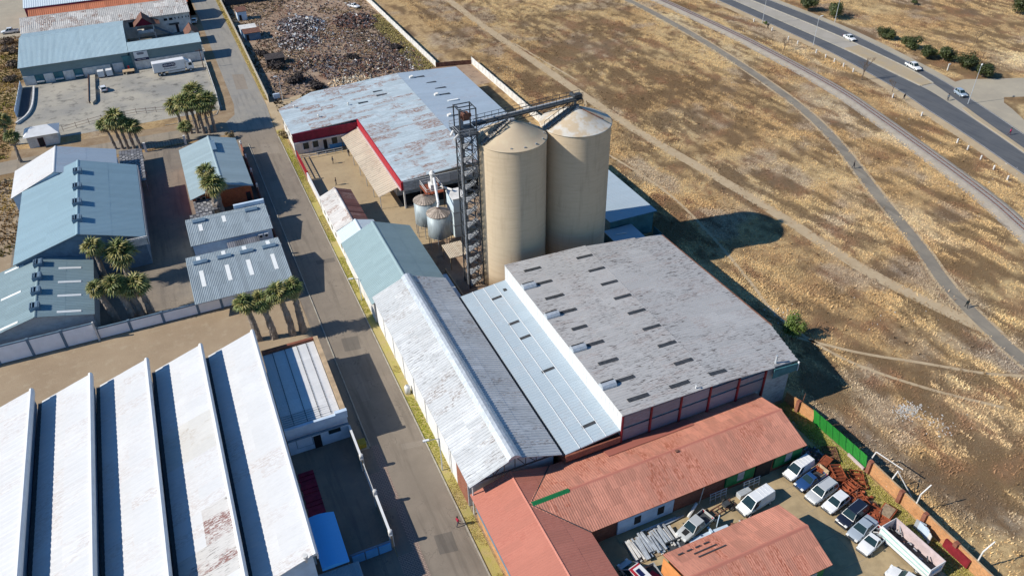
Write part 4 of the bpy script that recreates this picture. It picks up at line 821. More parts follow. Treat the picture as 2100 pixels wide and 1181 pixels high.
T = gable('far_maroon_roof', 'maroon roofed building on the far side, by the top of the street', 'building', 'x', 306, 4.6, 311, 6.2, 316, 4.6, -4, 9.5, 'offwhite', 'r_rust', None, 12, 1)
T = thing('far_low_shed', 'low grey shed roof right of the far kiosk', 'building', (-13, 303, 0)); mb = MB(); mb.box(-17, 300, 0, -9, 305, 2.6); part(T, 'wall', mb, 'redbrick'); mb = MB(); mb.box(-17.3, 299.7, 2.6, -8.7, 305.3, 2.8); part(T, 'roof', mb, 'bluewhite')

# ---- L-shaped depot with red fascia
T = thing('red_fascia_depot', 'large L-shaped depot with a patchy pale roof and a red fascia round its courtyard', 'warehouse', (44, 160, 0))
zw = lambda x: 5.55 + (x - 19.8) * (7.1 - 5.55) / (51.2 - 19.8)
mb = MB(); mb.prism([(20.3, 168.4), (35.4, 168.4), (35.4, 140), (67, 140), (67, 188.2), (29.2, 188.2), (20.3, 182.4)], 0, 5.2); part(T, 'wall', mb, 'offwhite')
# deck pieces
def poly_slab(pts, t):
    mb = MB(); n = len(pts); v = [Vector(p) for p in pts]; mb.add([*v, *[p - Vector((0, 0, t)) for p in v]], [tuple(range(n)), tuple(range(2 * n - 1, n - 1, -1))] + [(i, n + i, n + (i + 1) % n, (i + 1) % n) for i in range(n)]); return mb
rf = part(T, 'roof', poly_slab([(19.8, 167.5, zw(19.8)), (35.1, 167.5, zw(35.1)), (35.1, 134.2, zw(35.1)), (51.2, 134.2, 7.1), (51.2, 188.8, 7.1), (29, 188.8, zw(29)), (19.8, 182.8, zw(19.8))], .15), 'galv')
V_ = lambda a, b: (b - a, 0, zw(b) - zw(a))
roof_plane(T, rf, (35.1, 134.2, zw(35.1)), (0, 54.6, 0), V_(35.1, 51.2), 50, 3, 'r_w7', 2, .045)
roof_plane(T, rf, (29.0, 167.5, zw(29)), (0, 21.3, 0), V_(29, 35.1), 19, 2, 'r_w7', 2, .045)
roof_plane(T, rf, (19.8, 167.5, zw(19.8)), (0, 15.3, 0), V_(19.8, 29), 14, 2, 'r_w7', 2, .045)
mb = MB(); mb.add([(19.8, 182.8, zw(19.8) + .03), (29, 182.8, zw(29) + .03), (29, 188.8, zw(29) + .03)], [(0, 1, 2)]); part(rf, 'roof_sheet', mb, 'r_w7')
rf2 = part(T, 'roof', slabp((51.2, 134.2, 7.1), (67.4, 134.2, 6.2), (67.4, 188.8, 6.2), (51.2, 188.8, 7.1), .15), 'galv')
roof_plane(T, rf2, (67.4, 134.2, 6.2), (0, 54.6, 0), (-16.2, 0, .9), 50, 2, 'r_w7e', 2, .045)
for (x, y, xx, nm) in ((37.5, 175.2, 2.4, 0), (42.5, 179.8, 2.4, 0), (42.6, 177.2, 2.6, 0), (54.5, 184.0, 2.6, 1), (56, 179.3, 2.6, 0), (56.8, 175.0, 2.8, 0), (56.5, 170.8, 2.6, 1), (55.2, 162.4, 2.6, 0), (55.0, 157.8, 2.6, 1)):
    z = (zw(x + xx / 2) if x < 51 else 7.1 - (x + xx / 2 - 51.2) * .0556) + .1
    mb = MB(); mb.box(x, y, z - .08, x + xx, y + .62, z + .03); part(T, 'skylight', mb, 'skyl')
    if nm:
        mb = MB(); mb.extr([(x - 1.3 + .0, z - .05), (x - 1.2, z + .45), (x - .4, z + .6), (x - .05, z + .1)], y - .1, y + .8); part(T, 'roof_vent', mb, 'offwhite')
mb = MB(); mb.box(57, 166.4, 6.78, 59.6, 167.0, 6.95); part(T, 'skylight', mb, 'skylw', label='white skylight strip')
for x, y in ((23.4, 181.5), (27.4, 173.2), (35.2, 176.0)): mb = MB(); mb.lathe([(.14, zw(x)), (.14, zw(x) + .5), (.3, zw(x) + .55), (0, zw(x) + .8)], (x, y), 8); part(T, 'roof_cowl', mb, 'offwhite')
mb = MB(); mb.box(19.9, 167.25, 3.5, 35.05, 167.48, 5.6); part(T, 'fascia', mb, 'maroon', label='red fascia over the shop front, darkened to maroon for shade')  # same red fascia, its shade put into the colour as maroon
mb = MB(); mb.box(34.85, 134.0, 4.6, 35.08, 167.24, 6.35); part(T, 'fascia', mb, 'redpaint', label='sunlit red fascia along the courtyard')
mb = MB(); mb.box(34.6, 134.0, 4.3, 34.84, 167.2, 4.55); part(T, 'gutter', mb, 'pink')
mb = MB(); mb.box(34.75, 133.6, 4.6, 35.2, 133.99, 6.4); part(T, 'fascia_end', mb, 'redpaint')
for k in range(13):
    mb = MB(); mb.box(35.25 + k * 2.5, 133.9 - .02 * (k % 2), 4.2 + .1 * (k % 3), 35.25 + k * 2.5 + 2.45, 134.1, 6.25); part(T, 'cladding_panel', mb, 'clad_grey')
mb = MB(); mb.box(35.4, 134.6, 0, 67, 139.9, .02); part(T, 'bay_floor', mb, 'dark')  # floor coloured near-black to stand for the shade in the open bay
for xx in (35.3, 41.5, 47.7, 53.9, 60.1, 66.6): mb = MB(); mb.box(xx, 134.3, 0, xx + .3, 134.6, 4.3); part(T, 'column', mb, 'offwhite')
mb = MB(); mb.box(20.25, 167.0, 3.2, 35.3, 168.35, 3.42); part(T, 'veranda_roof', mb, 'offwhite')
windows(T, 168.39, [22.0, 24.2, 28.6, 31.2], .9, 2.6, 1.4, 'glass', 'bluewhite'); windows(T, 168.39, [26.6], 0, 2.5, 1.0, 'dark', 'white', name='door')
mb = MB(); mb.box(28, 168.2, 0, 35.3, 168.385, .9); part(T, 'plinth', mb, 'blue')
mb = MB(); mb.box(19.95, 167.3, 0, 20.25, 167.6, 5.3); part(T, 'corner_column', mb, 'white')
for y in (170.5, 174, 177.5, 181): windows(T, 20.29, [y], 2.2, 3.4, 1.2, 'glass', 'offwhite', 'y')
# courtyard awning
T = thing('corrugated_awning', 'long sand coloured corrugated awning under the sunlit red fascia', 'awning', (32.7, 152, 0))
rf = part(T, 'roof', slabp((30.6, 136, 2.9), (34.8, 136, 4.2), (34.8, 168.2, 4.2), (30.6, 168.2, 2.9), .06), 'tan'); roof_plane(T, rf, (30.6, 136, 2.9), (0, 32.2, 0), (4.2, 0, 1.3), 40, 1, 'r_thatch', 1, .09)
for k in range(7): mb = MB(); mb.tube((30.9, 136.3 + k * 5.3, 0), (30.9, 136.3 + k * 5.3, 2.9), .07); part(T, 'post', mb, 'steel')
# courtyard front railing, gate, wall
T = thing('white_railing', 'white tubular railing in front of the shaded depot shop', 'railing', (26.5, 165.4, 0))
for z in (.55, 1.1): mb = MB(); mb.tube((20.8, 165.4, z), (30.2, 165.4, z), .05); part(T, 'rail', mb, 'white')
for k in range(6): mb = MB(); mb.tube((20.8 + k * 1.88, 165.4, 0), (20.8 + k * 1.88, 165.4, 1.15), .05); part(T, 'post', mb, 'white')
T = thing('red_gate', 'red steel gate frame at the courtyard entrance beside the verge', 'gate', (20.1, 160, 0))
for z in (.3, 1.0, 1.8): mb = MB(); mb.box(20.02, 155.4, z, 20.18, 166.6, z + .12); part(T, 'rail', mb, 'redpaint')
for k in range(12): mb = MB(); mb.box(20.06, 155.5 + k, .1, 20.14, 155.62 + k, 1.95); part(T, 'bar', mb, 'redpaint')
mb = MB(); mb.box(19.9, 154.9, 0, 20.3, 155.3, 2.2); part(T, 'post', mb, 'redpaint')
pillar_wall('courtyard_street_wall', 'white street wall of the sandy courtyard between the red gate and the rusty cottage', (20.0, 154.8), (20.0, 141.2), 1.9, .2, 'offwhite', [13.2], ball=False)
# ---- cottages along the street
T = gable('rusty_roof_cottage', 'low cottage with one whitish and one dark rusty roof slope', 'building', 'y', 19.6, 3.3, 22.9, 4.7, 26.1, 3.5, 126.4, 140.6, 'offwhite', 'r_w8', 'r_rust', 16, 1, deck='rust', ribs=1)
T = gable('white_roof_cottage', 'small cottage with a clean white roof and red brick gable beside the grey-green hall', 'building', 'y', 19.5, 3.8, 23.2, 5.5, 26.6, 4.6, 116.4, 125.4, 'redbrick', 'r_w9', None, 9, 1, deck='white', wb0=117.0)
mb = MB(); mb.box(19.7, 116.9, 0, 19.85, 140.2, 3.2); 
T = thing('cottage_street_front', 'whitewashed street front with small windows under the two cottages', 'wall', (19.6, 128, 0)); part(T, 'wall', mb, 'white')
windows(T, 19.69, [118.3, 120.6, 123, 127.5, 130.5, 133.5, 136.5], 1.3, 2.3, .9, 'glass', 'offwhite', 'y')
T = gable('grey_green_hall', 'hall with a grey-green sheet roof between the white cottage and the long streaked hall', 'building', 'y', 19.2, 4.0, 25.4, 7.0, 32.2, 4.4, 100.7, 120.8, 'offwhite', 'r_teal', None, 18, 2, ribs=3)
mb = MB()
T2 = thing('loading_canopy', 'narrow grey canopy roof along the right eave of the grey-green hall', 'canopy', (33, 103, 0))
part(T2, 'canopy_roof', slabp((31.6, 96.5, 3.6), (33.4, 96.5, 3.4), (33.4, 104.5, 3.4), (31.6, 104.5, 3.6), .15), 'galv')
for yy in (97, 104): mb = MB(); mb.box(33.1, yy, 0, 33.3, yy + .2, 3.4); part(T2, 'post', mb, 'steel')
T = gable('long_streaked_hall', 'long gabled hall with a streaked whitish roof and a rolled ridge vent', 'warehouse', 'y', 19.4, 5.5, 25.4, 8.0, 31.9, 5.5, 58.4, 100.6, 'white', 'r_hall', None, 44, 2, ribs=2, ovb=1.7, cap='galv', capr=.42, wb1=100.4)
mb = MB()
A_, B_, C_ = (19.9, 5.45), (25.4, 7.75), (31.4, 5.45)
for p, q in ((A_, B_), (B_, C_), (A_, C_)): mb.tube((p[0], 58.9, p[1]), (q[0], 58.9, q[1]), .11, n=4)
tr = part(T, 'gable_truss', mb, 'charcoal'); 
for k in range(1, 8):
    x_ = 19.9 + k * 11.5 / 8; zt = zat(19.9, 5.45, 25.4, 7.75, 31.4, 5.45, x_); mb = MB(); mb.tube((x_, 58.9, 5.45), (x_, 58.9, zt), .06, n=4); x2 = x_ + 11.5 / 8 * (1 if k >= 4 else -1); mb.tube((x_, 58.9, zt), (x2, 58.9, 5.45), .06, n=4); part(tr, 'strut', mb, 'charcoal')
mb = MB(); mb.box(19.72, 60.2, 0, 20.0, 64.0, 5.2); part(T, 'brick_corner', mb, 'redbrick')
mb = MB(); mb.tube((19.9, 58.7, 0), (19.9, 58.7, 5.4), .09, n=6); part(T, 'downpipe', mb, 'offwhite')
for yy in range(66, 100, 5): mb = MB(); mb.box(19.66, yy, 0, 19.76, yy + .25, 5.2); part(T, 'pilaster', mb, 'offwhite')
T = thing('white_tank', 'small white water tank standing against the long hall on the verge', 'tank', (19.2, 82.9, 0)); mb = MB(); mb.lathe([(.05, 0), (.42, .05), (.45, 1.2), (.3, 1.45), (.0, 1.55)], (19.1, 82.9), 14); part(T, 'tank', mb, 'white', True); mb = MB(); mb.lathe([(.15, 1.5), (.15, 1.62), (0, 1.63)], (19.1, 82.9), 10); part(T, 'lid', mb, 'steel')
# ---- lean-to and big grey shed
T = thing('pale_lean_to', 'pale blue-grey lean-to roof with white seams between the long hall and the big grey shed', 'warehouse', (36, 77, 0))
mb = MB(); mb.box(32.3, 58.8, 0, 40.2, 94.6, 5.0); part(T, 'wall', mb, 'redbrick')
rf = part(T, 'roof', slabp((32.4, 58.4, 5.25), (40.25, 58.4, 6.1), (40.25, 95, 6.1), (32.4, 95, 5.25), .15), 'galv'); roof_plane(T, rf, (32.4, 58.4, 5.25), (0, 36.6, 0), (7.85, 0, .85), 38, 4, 'r_pale', 2, .03, jit=.004)
for xx in (34.4, 36.3, 38.2): mb = MB(); z = 5.25 + (xx - 32.4) * .1083 + .07; mb.box(xx, 58.4, z - .02, xx + .07, 95, z + .05); part(rf, 'seam', mb, 'white')
mb = MB(); mb.box(31.95, 58.5, 5.0, 32.38, 95, 5.12); part(T, 'gutter', mb, 'charcoal')
mb = MB(); mb.box(32.3, 58.1, 4.2, 40.2, 58.38, 5.2); part(T, 'brick_band', mb, 'redbrick')
for xx, yy, ln in ((37.2, 91.5, 1.7), (37.1, 84.6, 1.7), (37.2, 80.8, 1.7), (37.1, 72.9, 1.9), (37.2, 61.2, 1.9)):
    z0 = 5.25 + (xx - ln / 2 - 32.4) * .1083 + .1; z1 = z0 + ln * .1083; part(T, 'skylight', slabp((xx - ln / 2, yy - .25, z0), (xx + ln / 2, yy - .25, z1), (xx + ln / 2, yy + .25, z1), (xx - ln / 2, yy + .25, z0), .03), 'skyl')
mb = MB(); mb.box(38.9, 92.3, 5.9, 39.4, 92.9, 6.15); part(T, 'roof_hatch', mb, 'skyl')
T = thing('big_grey_shed', 'biggest shed, rust flecked grey roof with rows of dark skylights, beside the twin silos', 'warehouse', (54, 76, 0))
zs = lambda x: 9.0 - .4 * (x - 40.3) / 14.6 if x < 54.9 else 8.6 - 1.4 * (x - 54.9) / 14.9
mb = MB(); mb.extr([(40.6, 0), (67.8, 0), (67.8, zs(67.8) - .2), (54.9, 8.4), (40.6, 8.78)], 58.6, 94.3); part(T, 'wall', mb, 'clad_grey'); mb = MB(); mb.extr([(67.82, 0), (69.2, 0), (69.2, zs(69.2) - .2), (67.82, zs(67.82) - .2)], 66.8, 93.8); part(T, 'wall', mb, 'clad_grey')
edge = lambda y: 69.6 + (94.2 - y) / 28 * .9 if y > 66.2 else 70.5 - (66.2 - y) / 7.7 * 1.8
rf = part(T, 'roof', poly_slab([(40.25, 58.1, zs(40.25)), (54.9, 58.2, 8.6), (54.9, 95.0, 8.6), (40.25, 95.2, zs(40.25))], .16), 'steel')
rf2 = part(T, 'roof', poly_slab([(54.9, 58.2, 8.6), (68.7, 58.5, zs(68.7)), (70.5, 66.2, zs(70.5)), (69.6, 94.2, zs(69.6)), (54.9, 95.0, 8.6)], .16), 'steel')
roof_plane(T, rf, (40.25, 58.1, zs(40.25)), (0, 37.0, 0), (14.65, 0, -.4), 42, 3, 'r_grey', 2, .03)
for (xa, xb) in ((54.9, 59.7), (59.7, 64.5)): roof_plane(T, rf2, (xa, 58.2, zs(xa)), (0, 36.6, 0), (xb - xa, 0, zs(xb) - zs(xa)), 40, 1, 'r_grey', 2, .03)
roof_plane(T, rf2, (64.5, 94.5, zs(64.5)), (0, -36.0, 0), (5.4, 0, zs(69.9) - zs(64.5)), 40, 1, 'r_grey', 2, .03, ends=lambda u, j: (edge(94.5 - 36 * u - .45) - 64.5) / 5.4)
for x, y, ln in ((53.22, 92.06, 2.9), (53.22, 88.04, 2.9), (53.22, 84.01, 2.9), (53.22, 79.99, 2.9), (53.22, 75.96, 2.9), (53.22, 71.84, 2.9), (53.17, 67.76, 2.9), (53.12, 63.69, 2.9), (56.17, 60.1, 2.7), (50.04, 60.09, 3.0), (43.71, 60.15, 3.1), (43.71, 67.87, 3.0), (43.81, 92.13, 2.9), (43.71, 84.11, 3.1), (44.01, 88.13, 2.5), (44.01, 80.11, 2.6), (43.6, 75.98, 2.4), (44.01, 71.98, 2.6), (44.01, 63.86, 2.8)):
    z0, z1 = zs(x - ln / 2) + .12, zs(x + ln / 2) + .12; part(T, 'skylight', slabp((x - ln / 2, y - .3, z0), (x + ln / 2, y - .3, z1), (x + ln / 2, y + .3, z1), (x - ln / 2, y + .3, z0), .04), 'skyl')
for y in (88.1, 80.1, 71.9, 63.7):
    mb = MB(); mb.extr([(y - .62, 9.0), (y - .6, 9.25), (y - .35, 9.55), (y + .1, 9.66), (y + .5, 9.45), (y + .62, 9.0)], 40.2, 42.3, 'x'); v_ = part(T, 'roof_vent', mb, 'galv'); mb = MB(); mb.box(40.3, y + .1, 9.5, 42.2, y + .35, 9.66); part(v_, 'vent_slot', mb, 'dark')
for k in range(36):
    mb = MB(); mb.box(40.22, 58.3 + k * 1.02, 6.05, 40.3 + .02 * (k % 2), 58.3 + k * 1.02 + .99, 8.95); part(T, 'cladding_panel', mb, 'clad')
mb = MB(); mb.box(40.31, 58.5, 5, 40.58, 94.8, 8.8); part(T, 'wall_backing', mb, 'steel')
for xx in (40.3, 44.6, 49.2, 53.8, 58.5, 63.0): mb = MB(); mb.box(xx, 58.2, 0, xx + .24, 58.5, zs(xx + .2) - .2); part(T, 'column', mb, 'darkred')  # column red darkened to carry the shade under the overhang
for a, b in ((40.6, 44.6), (44.9, 49.2), (49.5, 53.8), (54.1, 58.5), (58.8, 63.0)):
    for z0, z1, yy in ((6.5, zs(b) - .45, 58.35), (4.0, 6.1, 58.37)): mb = MB(); mb.box(a + .05, yy, z0, b - .05, yy + .12, z1); part(T, 'wall_panel', mb, 'clad_lilac')
mb = MB(); mb.extr([(64.3, 5.9), (68.5, 5.9), (68.5, zs(68.5) - .17), (64.3, zs(64.3) - .17)], 58.0, 58.15); part(T, 'corner_panel', mb, 'teal'); mb = MB(); mb.box(68.51, 57.95, 5.8, 68.62, 58.2, 7.4); part(T, 'corner_trim', mb, 'white')
mb = MB(); mb.tube((65.2, 59.0, 7.5), (65.2, 59.0, 9.0), .16, n=10); part(T, 'flue', mb, 'galv')
mb = MB(); mb.prism([(70.52, 66.2), (70.66, 66.2), (69.76, 94.2), (69.62, 94.2)], 6.8, 7.3); part(T, 'barge_board', mb, 'rust')
mb = MB(); mb.tube((51.6, 58.6, 8.7), (51.6, 58.6, 9.3), .09, n=6); mb.tube((51.6, 58.6, 9.3), (51.4, 58.4, 9.4), .09, n=6); part(T, 'pipe_cowl', mb, 'white')
# annexes behind the silos
T = thing('blue_annex', 'low blue roofed annex half in the shade of the silos', 'building', (71, 120, 0))
mb = MB(); mb.box(66, 105.3, 0, 75.4, 133.5, 4.7); part(T, 'wall', mb, 'teal'); rf = part(T, 'roof', slabp((65.6, 104.8, 4.9), (75.8, 104.8, 4.8), (75.8, 133.8, 4.8), (65.6, 133.8, 4.9), .2), 'teal')
roof_plane(T, rf, (65.6, 104.8, 4.95), (0, 29, 0), (10.2, 0, -.1), 29, 1, 'r_pale', 2, .03)
T = thing('blue_flat_roof', 'lower flat blue roof between the silos and the big grey shed', 'building', (64, 100.5, 0))
mb = MB(); mb.box(56, 95.5, 0, 70.0, 99.0, 3.3); mb.box(64.5, 99, 0, 70.0, 104.7, 3.3); part(T, 'wall', mb, 'teal'); mb = MB(); mb.prism([(56, 95.4), (70.2, 95.4), (70.2, 104.75), (64.3, 104.75), (64.3, 99.2), (56, 99.2)], 3.3, 3.5); part(T, 'roof', mb, 'r_pale')
mb = MB(); mb.tube((65.6, 102.6, 3.6), (67.8, 102.3, 3.6), .08, n=5); part(T, 'roof_pipe', mb, 'white')
T = thing('teal_wall', 'dark teal sheet wall running along the field side of the big shed', 'wall', (74, 85, 0)); mb = MB()
pts = spline([(75.2, 104.5, 0), (74.9, 95, 0), (74.0, 84, 0), (72.6, 74, 0), (71.6, 68, 0)], 3)
for k, (a, b) in enumerate(zip(pts[:-1], pts[1:])):
    c_ = (a + b) / 2; d_ = b - a; mb = MB(); mb.cbox((c_.x, c_.y, .9), (d_.length - .06, .08 + .02 * (k % 2), 1.8), math.atan2(d_.y, d_.x)); part(T, 'panel', mb, 'teal')
MT['r_redd'] = roofmat('darker_red_sheet', (0.33, 0.115, 0.085), .08, 0, run='y', streak=.2)
# ---- red roofed workshops
T = thing('red_roof_workshop', 'long workshop with a faded red sheet roof, its ridge running across, and brick walls', 'workshop', (46, 53.5, 0))
mb = MB(); mb.extr([(48.6, 0), (58.4, 0), (58.4, 3.5), (53.5, 4.85), (48.6, 3.5)], 26, 61.8, 'x'); part(T, 'wall', mb, 'redbrick')
for e in (48.0, 59.0):
    rf = part(T, 'roof', slabp((25.2, e, 3.5), (62.2, e, 3.5), (62.2, 53.5, 5.0), (25.2, 53.5, 5.0), .1), 'rustred')
    roof_plane(T, rf, (25.2, e, 3.5), (37, 0, 0), (0, 53.5 - e, 1.5), 40, 3, 'r_red', 3, .018)
mb = MB(); mb.extr([(53.25, 4.97), (53.5, 5.1), (53.75, 4.97)], 30.3, 62.25, 'x'); part(T, 'ridge_cap', mb, 'r_redx')
mb = MB(); mb.extr([(53.15, 4.95), (53.5, 5.2), (53.85, 4.95)], 25.4, 30.29, 'x'); part(T, 'ridge_cap', mb, 'green', label='green painted length of ridge')
part(T, 'repaired_roof', slabp((37.6, 58.6, 3.76), (50.6, 58.4, 3.82), (50.6, 56.6, 4.3), (37.6, 56.6, 4.3), .03), 'r_redd', label='darker repaired strip of the rear slope')
for a, b, m_ in ((34.3, 42.2, 'bluewhite'), (50.0, 54.4, 'green'), (57.6, 62.0, 'green')):
    mb = MB(); mb.box(a, 48.35, .9 if m_ == 'green' else .35, b, 48.58, 3.2); w_ = part(T, 'door_panel', mb, m_)
    if m_ == 'bluewhite':
        for xx in (36.6, 39.9): mb = MB(); mb.box(xx, 48.3, 1.1, xx + .9, 48.345, 2.4); part(w_, 'window', mb, 'dark'); 
    else:
        mb = MB(); mb.box((a + b) / 2 - .5, 48.3, 1.4, (a + b) / 2 + .5, 48.345, 2.9); part(w_, 'window', mb, 'steel')
mb = MB(); mb.box(54.7, 48.4, 0, 57.2, 48.58, 2.9); part(T, 'doorway', mb, 'dark')
mb = MB(); mb.tube((46.2, 48.3, 0), (46.4, 48.2, 3.4), .06); part(T, 'downpipe', mb, 'offwhite')
mb = MB(); mb.box(45.3, 53.0, 4.95, 45.7, 53.35, 5.12); part(T, 'ridge_plate', mb, 'rust')
T = thing('red_roof_street_wing', 'red roofed wing running along the street with a brick side wall', 'workshop', (25, 42, 0))
mb = MB(); mb.extr([(20.0, 0), (30.0, 0), (30.0, 3.5), (25, 4.85), (20.0, 3.5)], 20, 57.9); part(T, 'wall', mb, 'brick')
mb = MB(); mb.box(19.9, 20, 1.6, 19.995, 57.9, 2.3); part(T, 'painted_band', mb, 'bluegrey')
for e in (19.6, 30.4):
    rf = part(T, 'roof', slabp((e, 20, 3.5), (25, 20, 5.0), (25, 59, 5.0), (e, 59, 3.5), .1), 'rustred'); roof_plane(T, rf, (e, 20, 3.5), (0, 39, 0), (25 - e, 0, 1.5), 40, 2, 'r_redx', 3, .015)
mb = MB(); mb.extr([(24.8, 4.97), (25, 5.1), (25.2, 4.97)], 20, 59.02); part(T, 'ridge_cap', mb, 'r_redx')
for s_ in (-1, 1):
    e = 48.0 if s_ < 0 else 59.0
    mb = MB(); mb.tube((25.2, 53.5, 5.02), (30.4, e, 3.56), .07, n=4); part(T, 'valley_flashing', mb, 'charcoal')
T = thing('red_roof_small_workshop', 'smaller red roofed workshop in the parking yard with a painted orange and green gable', 'workshop', (44.5, 37.5, 0))
mb = MB(); mb.extr([(33.4, 0), (41.6, 0), (41.6, 3.5), (37.5, 4.85), (33.4, 3.5)], 36.9, 52.2, 'x'); part(T, 'wall', mb, 'green')
for e in (33.0, 42.0):
    rf = part(T, 'roof', slabp((36.3, e, 3.5), (52.7, e, 3.5), (52.7, 37.5, 5.0), (36.3, 37.5, 5.0), .1), 'rustred'); roof_plane(T, rf, (36.3, e, 3.5), (16.4, 0, 0), (0, 37.5 - e, 1.5), 20, 2, 'r_red', 3, .018)
mb = MB(); mb.extr([(37.27, 4.97), (37.5, 5.1), (37.73, 4.97)], 36.3, 52.72, 'x'); part(T, 'ridge_cap', mb, 'r_redx')
mb = MB(); mb.extr([(41.6, .1), (38.6, .1), (37.9, 4.6), (41.6, 3.4)], 36.1, 36.2, 'x'); part(T, 'mural', mb, 'orange', label='orange half of the painted gable')
mb = MB(); mb.extr([(38.58, .1), (33.6, .1), (33.6, 3.4), (37.88, 4.6)], 36.1, 36.2, 'x'); part(T, 'mural', mb, 'lime', label='light green half of the painted gable')
mb = MB(); mb.extr([(36.0, .1), (33.6, .1), (33.6, 3.0)], 36.06, 36.098, 'x'); mb.extr([(38.5, 1.2), (38.2, 2.9), (37.2, 2.3), (37.4, .9)], 36.06, 36.098, 'x'); part(T, 'mural_detail', mb, 'green')
mb = MB()
for k in range(4): mb.box(37.4 + k * 1.15 + .2, 40.9 - .55 * k * 0 - .0, 3.95, 37.4 + k * 1.15 + .9, 41.05, 4.05)
part(T, 'roof_stain', mb, 'charcoal')
for y_, xa, xb in ((40.15, 39.2, 42.2), (39.5, 39.3, 43.0)): z = 3.5 + (42 - y_) / 3 + .1; mb = MB(); mb.box(xa, y_, z - .05, xb, y_ + .14, z + .05); part(T, 'roof_batten', mb, 'charcoal')
windows(T, 33.38, [46.5, 49.5], 1.0, 2.4, 1.6, 'steel', 'white')
# ------------------------------------------------------------------ silos, elevator tower, bins
def silo(name, label, x, y, r, z, ch, cm, a0, brackets):
    T = thing(name, label, 'silo', (x, y, 0), 0, 'twin concrete silos')
    mb = MB(); mb.lathe([(r, 0)] + [(r, z * k / 8) for k in range(1, 8)] + [(r, z - .3), (r + .001, z - .28), (r + .001, z - .06), (r - .1, z)], (x, y), 72); part(T, 'barrel', mb, 'silo', True)
    mb = MB(); mb.lathe([(r + .14, z - .06), (r + .16, z + .02)] + [(r * (1 - t) + .12 * t, z + .05 + ch * (t * 1.06 - .06 * t * t)) for t in (0, .25, .5, .75, 1)] + [(0, z + ch + .06)], (x, y), 72); part(T, 'cone_roof', mb, cm, True)
    mb = MB(); mb.lathe([(.5, z + ch - .25), (.5, z + ch + .15), (0, z + ch + .2)], (x, y), 12); part(T, 'apex_cap', mb, 'steel')
    if brackets:
        for k in range(7):
            t = -2.0 + k * .42; mb = MB(); mb.cbox((x + math.cos(t) * (r - .45), y + math.sin(t) * (r - .45), z + .32), (.16, .28, .26), t); part(T, 'roof_bracket', mb, 'steel')
    # stair lying on the cone, from the rim to the apex
    d = Vector((math.cos(a0), math.sin(a0))); s = Vector((-d.y, d.x)); mb = MB()
    def pt(t, o, h): rr = r * (1 - t); return (x + d.x * rr + s.x * o, y + d.y * rr + s.y * o, z + .05 + ch * t + h)
    for o in (-.42, .42):
        mb.tube(pt(0, o, .2), pt(.93, o, .2), .09, n=4); mb.tube(pt(0, o, 1.15), pt(.93, o, 1.15), .04, n=4)
        for k in range(7): mb.tube(pt(.93 * k / 6, o, .1), pt(.93 * k / 6, o, 1.15), .04, n=4)
    sw = part(T, 'roof_stair', mb, 'charcoal'); mb = MB()
    for k in range(16):
        t = .95 * (k + .3) / 16; p = pt(t, 0, .22); mb.cbox(p, (.22, .84, .05), a0)
    part(sw, 'treads', mb, 'steel')
    return T
silo('concrete_silo', 'nearer tan concrete silo with a plain sandy cone roof, next to the lattice tower', 45.65, 103.7, 5.55, 26.7, 2.9, 'cone1', R(190), True)
S2 = silo('concrete_silo', 'further tan concrete silo with a whitened cone roof, nearest the open field', 57.4, 104.3, 5.82, 26.7, 2.65, 'cone2', R(187), False)
mb = MB(); mb.tube((57.7, 103.9, 29.2), (60.6, 100.9, 27.8), .1, n=5); part(S2, 'roof_pipe', mb, 'rust')
T = thing('elevator_tower', 'dark steel lattice elevator tower standing against the nearer silo', 'tower', (38.4, 104.5, 0))
X0, X1, Y0, Y1 = 37.1, 39.7, 103.2, 105.8; H = 28.5
for x, y in ((X0, Y0), (X1, Y0), (X0, Y1), (X1, Y1)): mb = MB(); mb.box(x - .09, y - .09, 0, x + .09, y + .09, H); part(T, 'leg', mb, 'charcoal')
bm = MB(); hb = H / 12
for (a, b) in (((X0, Y0), (X1, Y0)), ((X1, Y0), (X1, Y1)), ((X1, Y1), (X0, Y1)), ((X0, Y1), (X0, Y0))):
    bm.tube((*a, 0), (*b, 0), .06, n=4, caps=False); bm.tube((*a, 0), (*b, hb), .05, n=4, caps=False); bm.tube((*b, 0), (*a, hb), .05, n=4, caps=False)
mx, my = (X0 + X1) / 2, (Y0 + Y1) / 2
o = part(T, 'bracing', bm, 'charcoal')
for k in range(1, 12): c = o.copy(); COL.objects.link(c); c.parent = T; c.location.z = k * hb
# zig-zag stair inside
sm = MB(); sm.box(X0 + .5, Y0 + 1.35, 0, X0 + 2.3, Y0 + 2.3, .06)
for k in range(8): sm.box(X0 + .5 + k * .22, Y0 + .45, .05 + k * .145, X0 + .75 + k * .22, Y0 + 1.25, .1 + k * .145)
for k in range(8): sm.box(X0 + 2.1 - k * .22, Y0 + 1.35, 1.25 + k * .145, X0 + 2.35 - k * .22, Y0 + 2.1, 1.3 + k * .145)
sm.tube((X0 + .5, Y0 + .42, .9), (X0 + 2.4, Y0 + .42, 2.1), .035, n=4); sm.tube((X0 + 2.3, Y0 + 2.15, 2.1), (X0 + .5, Y0 + 2.15, 3.2), .035, n=4)
o = part(T, 'stair_flight', sm, 'steel')
for k in range(1, 12): c = o.copy(); COL.objects.link(c); c.parent = T; c.location.z = k * hb
for dy, m_ in ((.0, 'steel'), (.55, 'charcoal')): mb = MB(); mb.box(38.05, 105.9 + dy * .9, 0, 38.5, 106.25 + dy * .9, 31.5); part(T, 'elevator_casing', mb, m_)
mb = MB(); mb.tube((36.75, 103.0, 0), (36.75, 103.0, 28), .1, n=6); part(T, 'down_pipe', mb, 'steel')
mb = MB(); mb.box(36.6, 102.9, 28.5, 40.1, 107.2, 28.65); part(T, 'platform', mb, 'charcoal')
mb = MB()
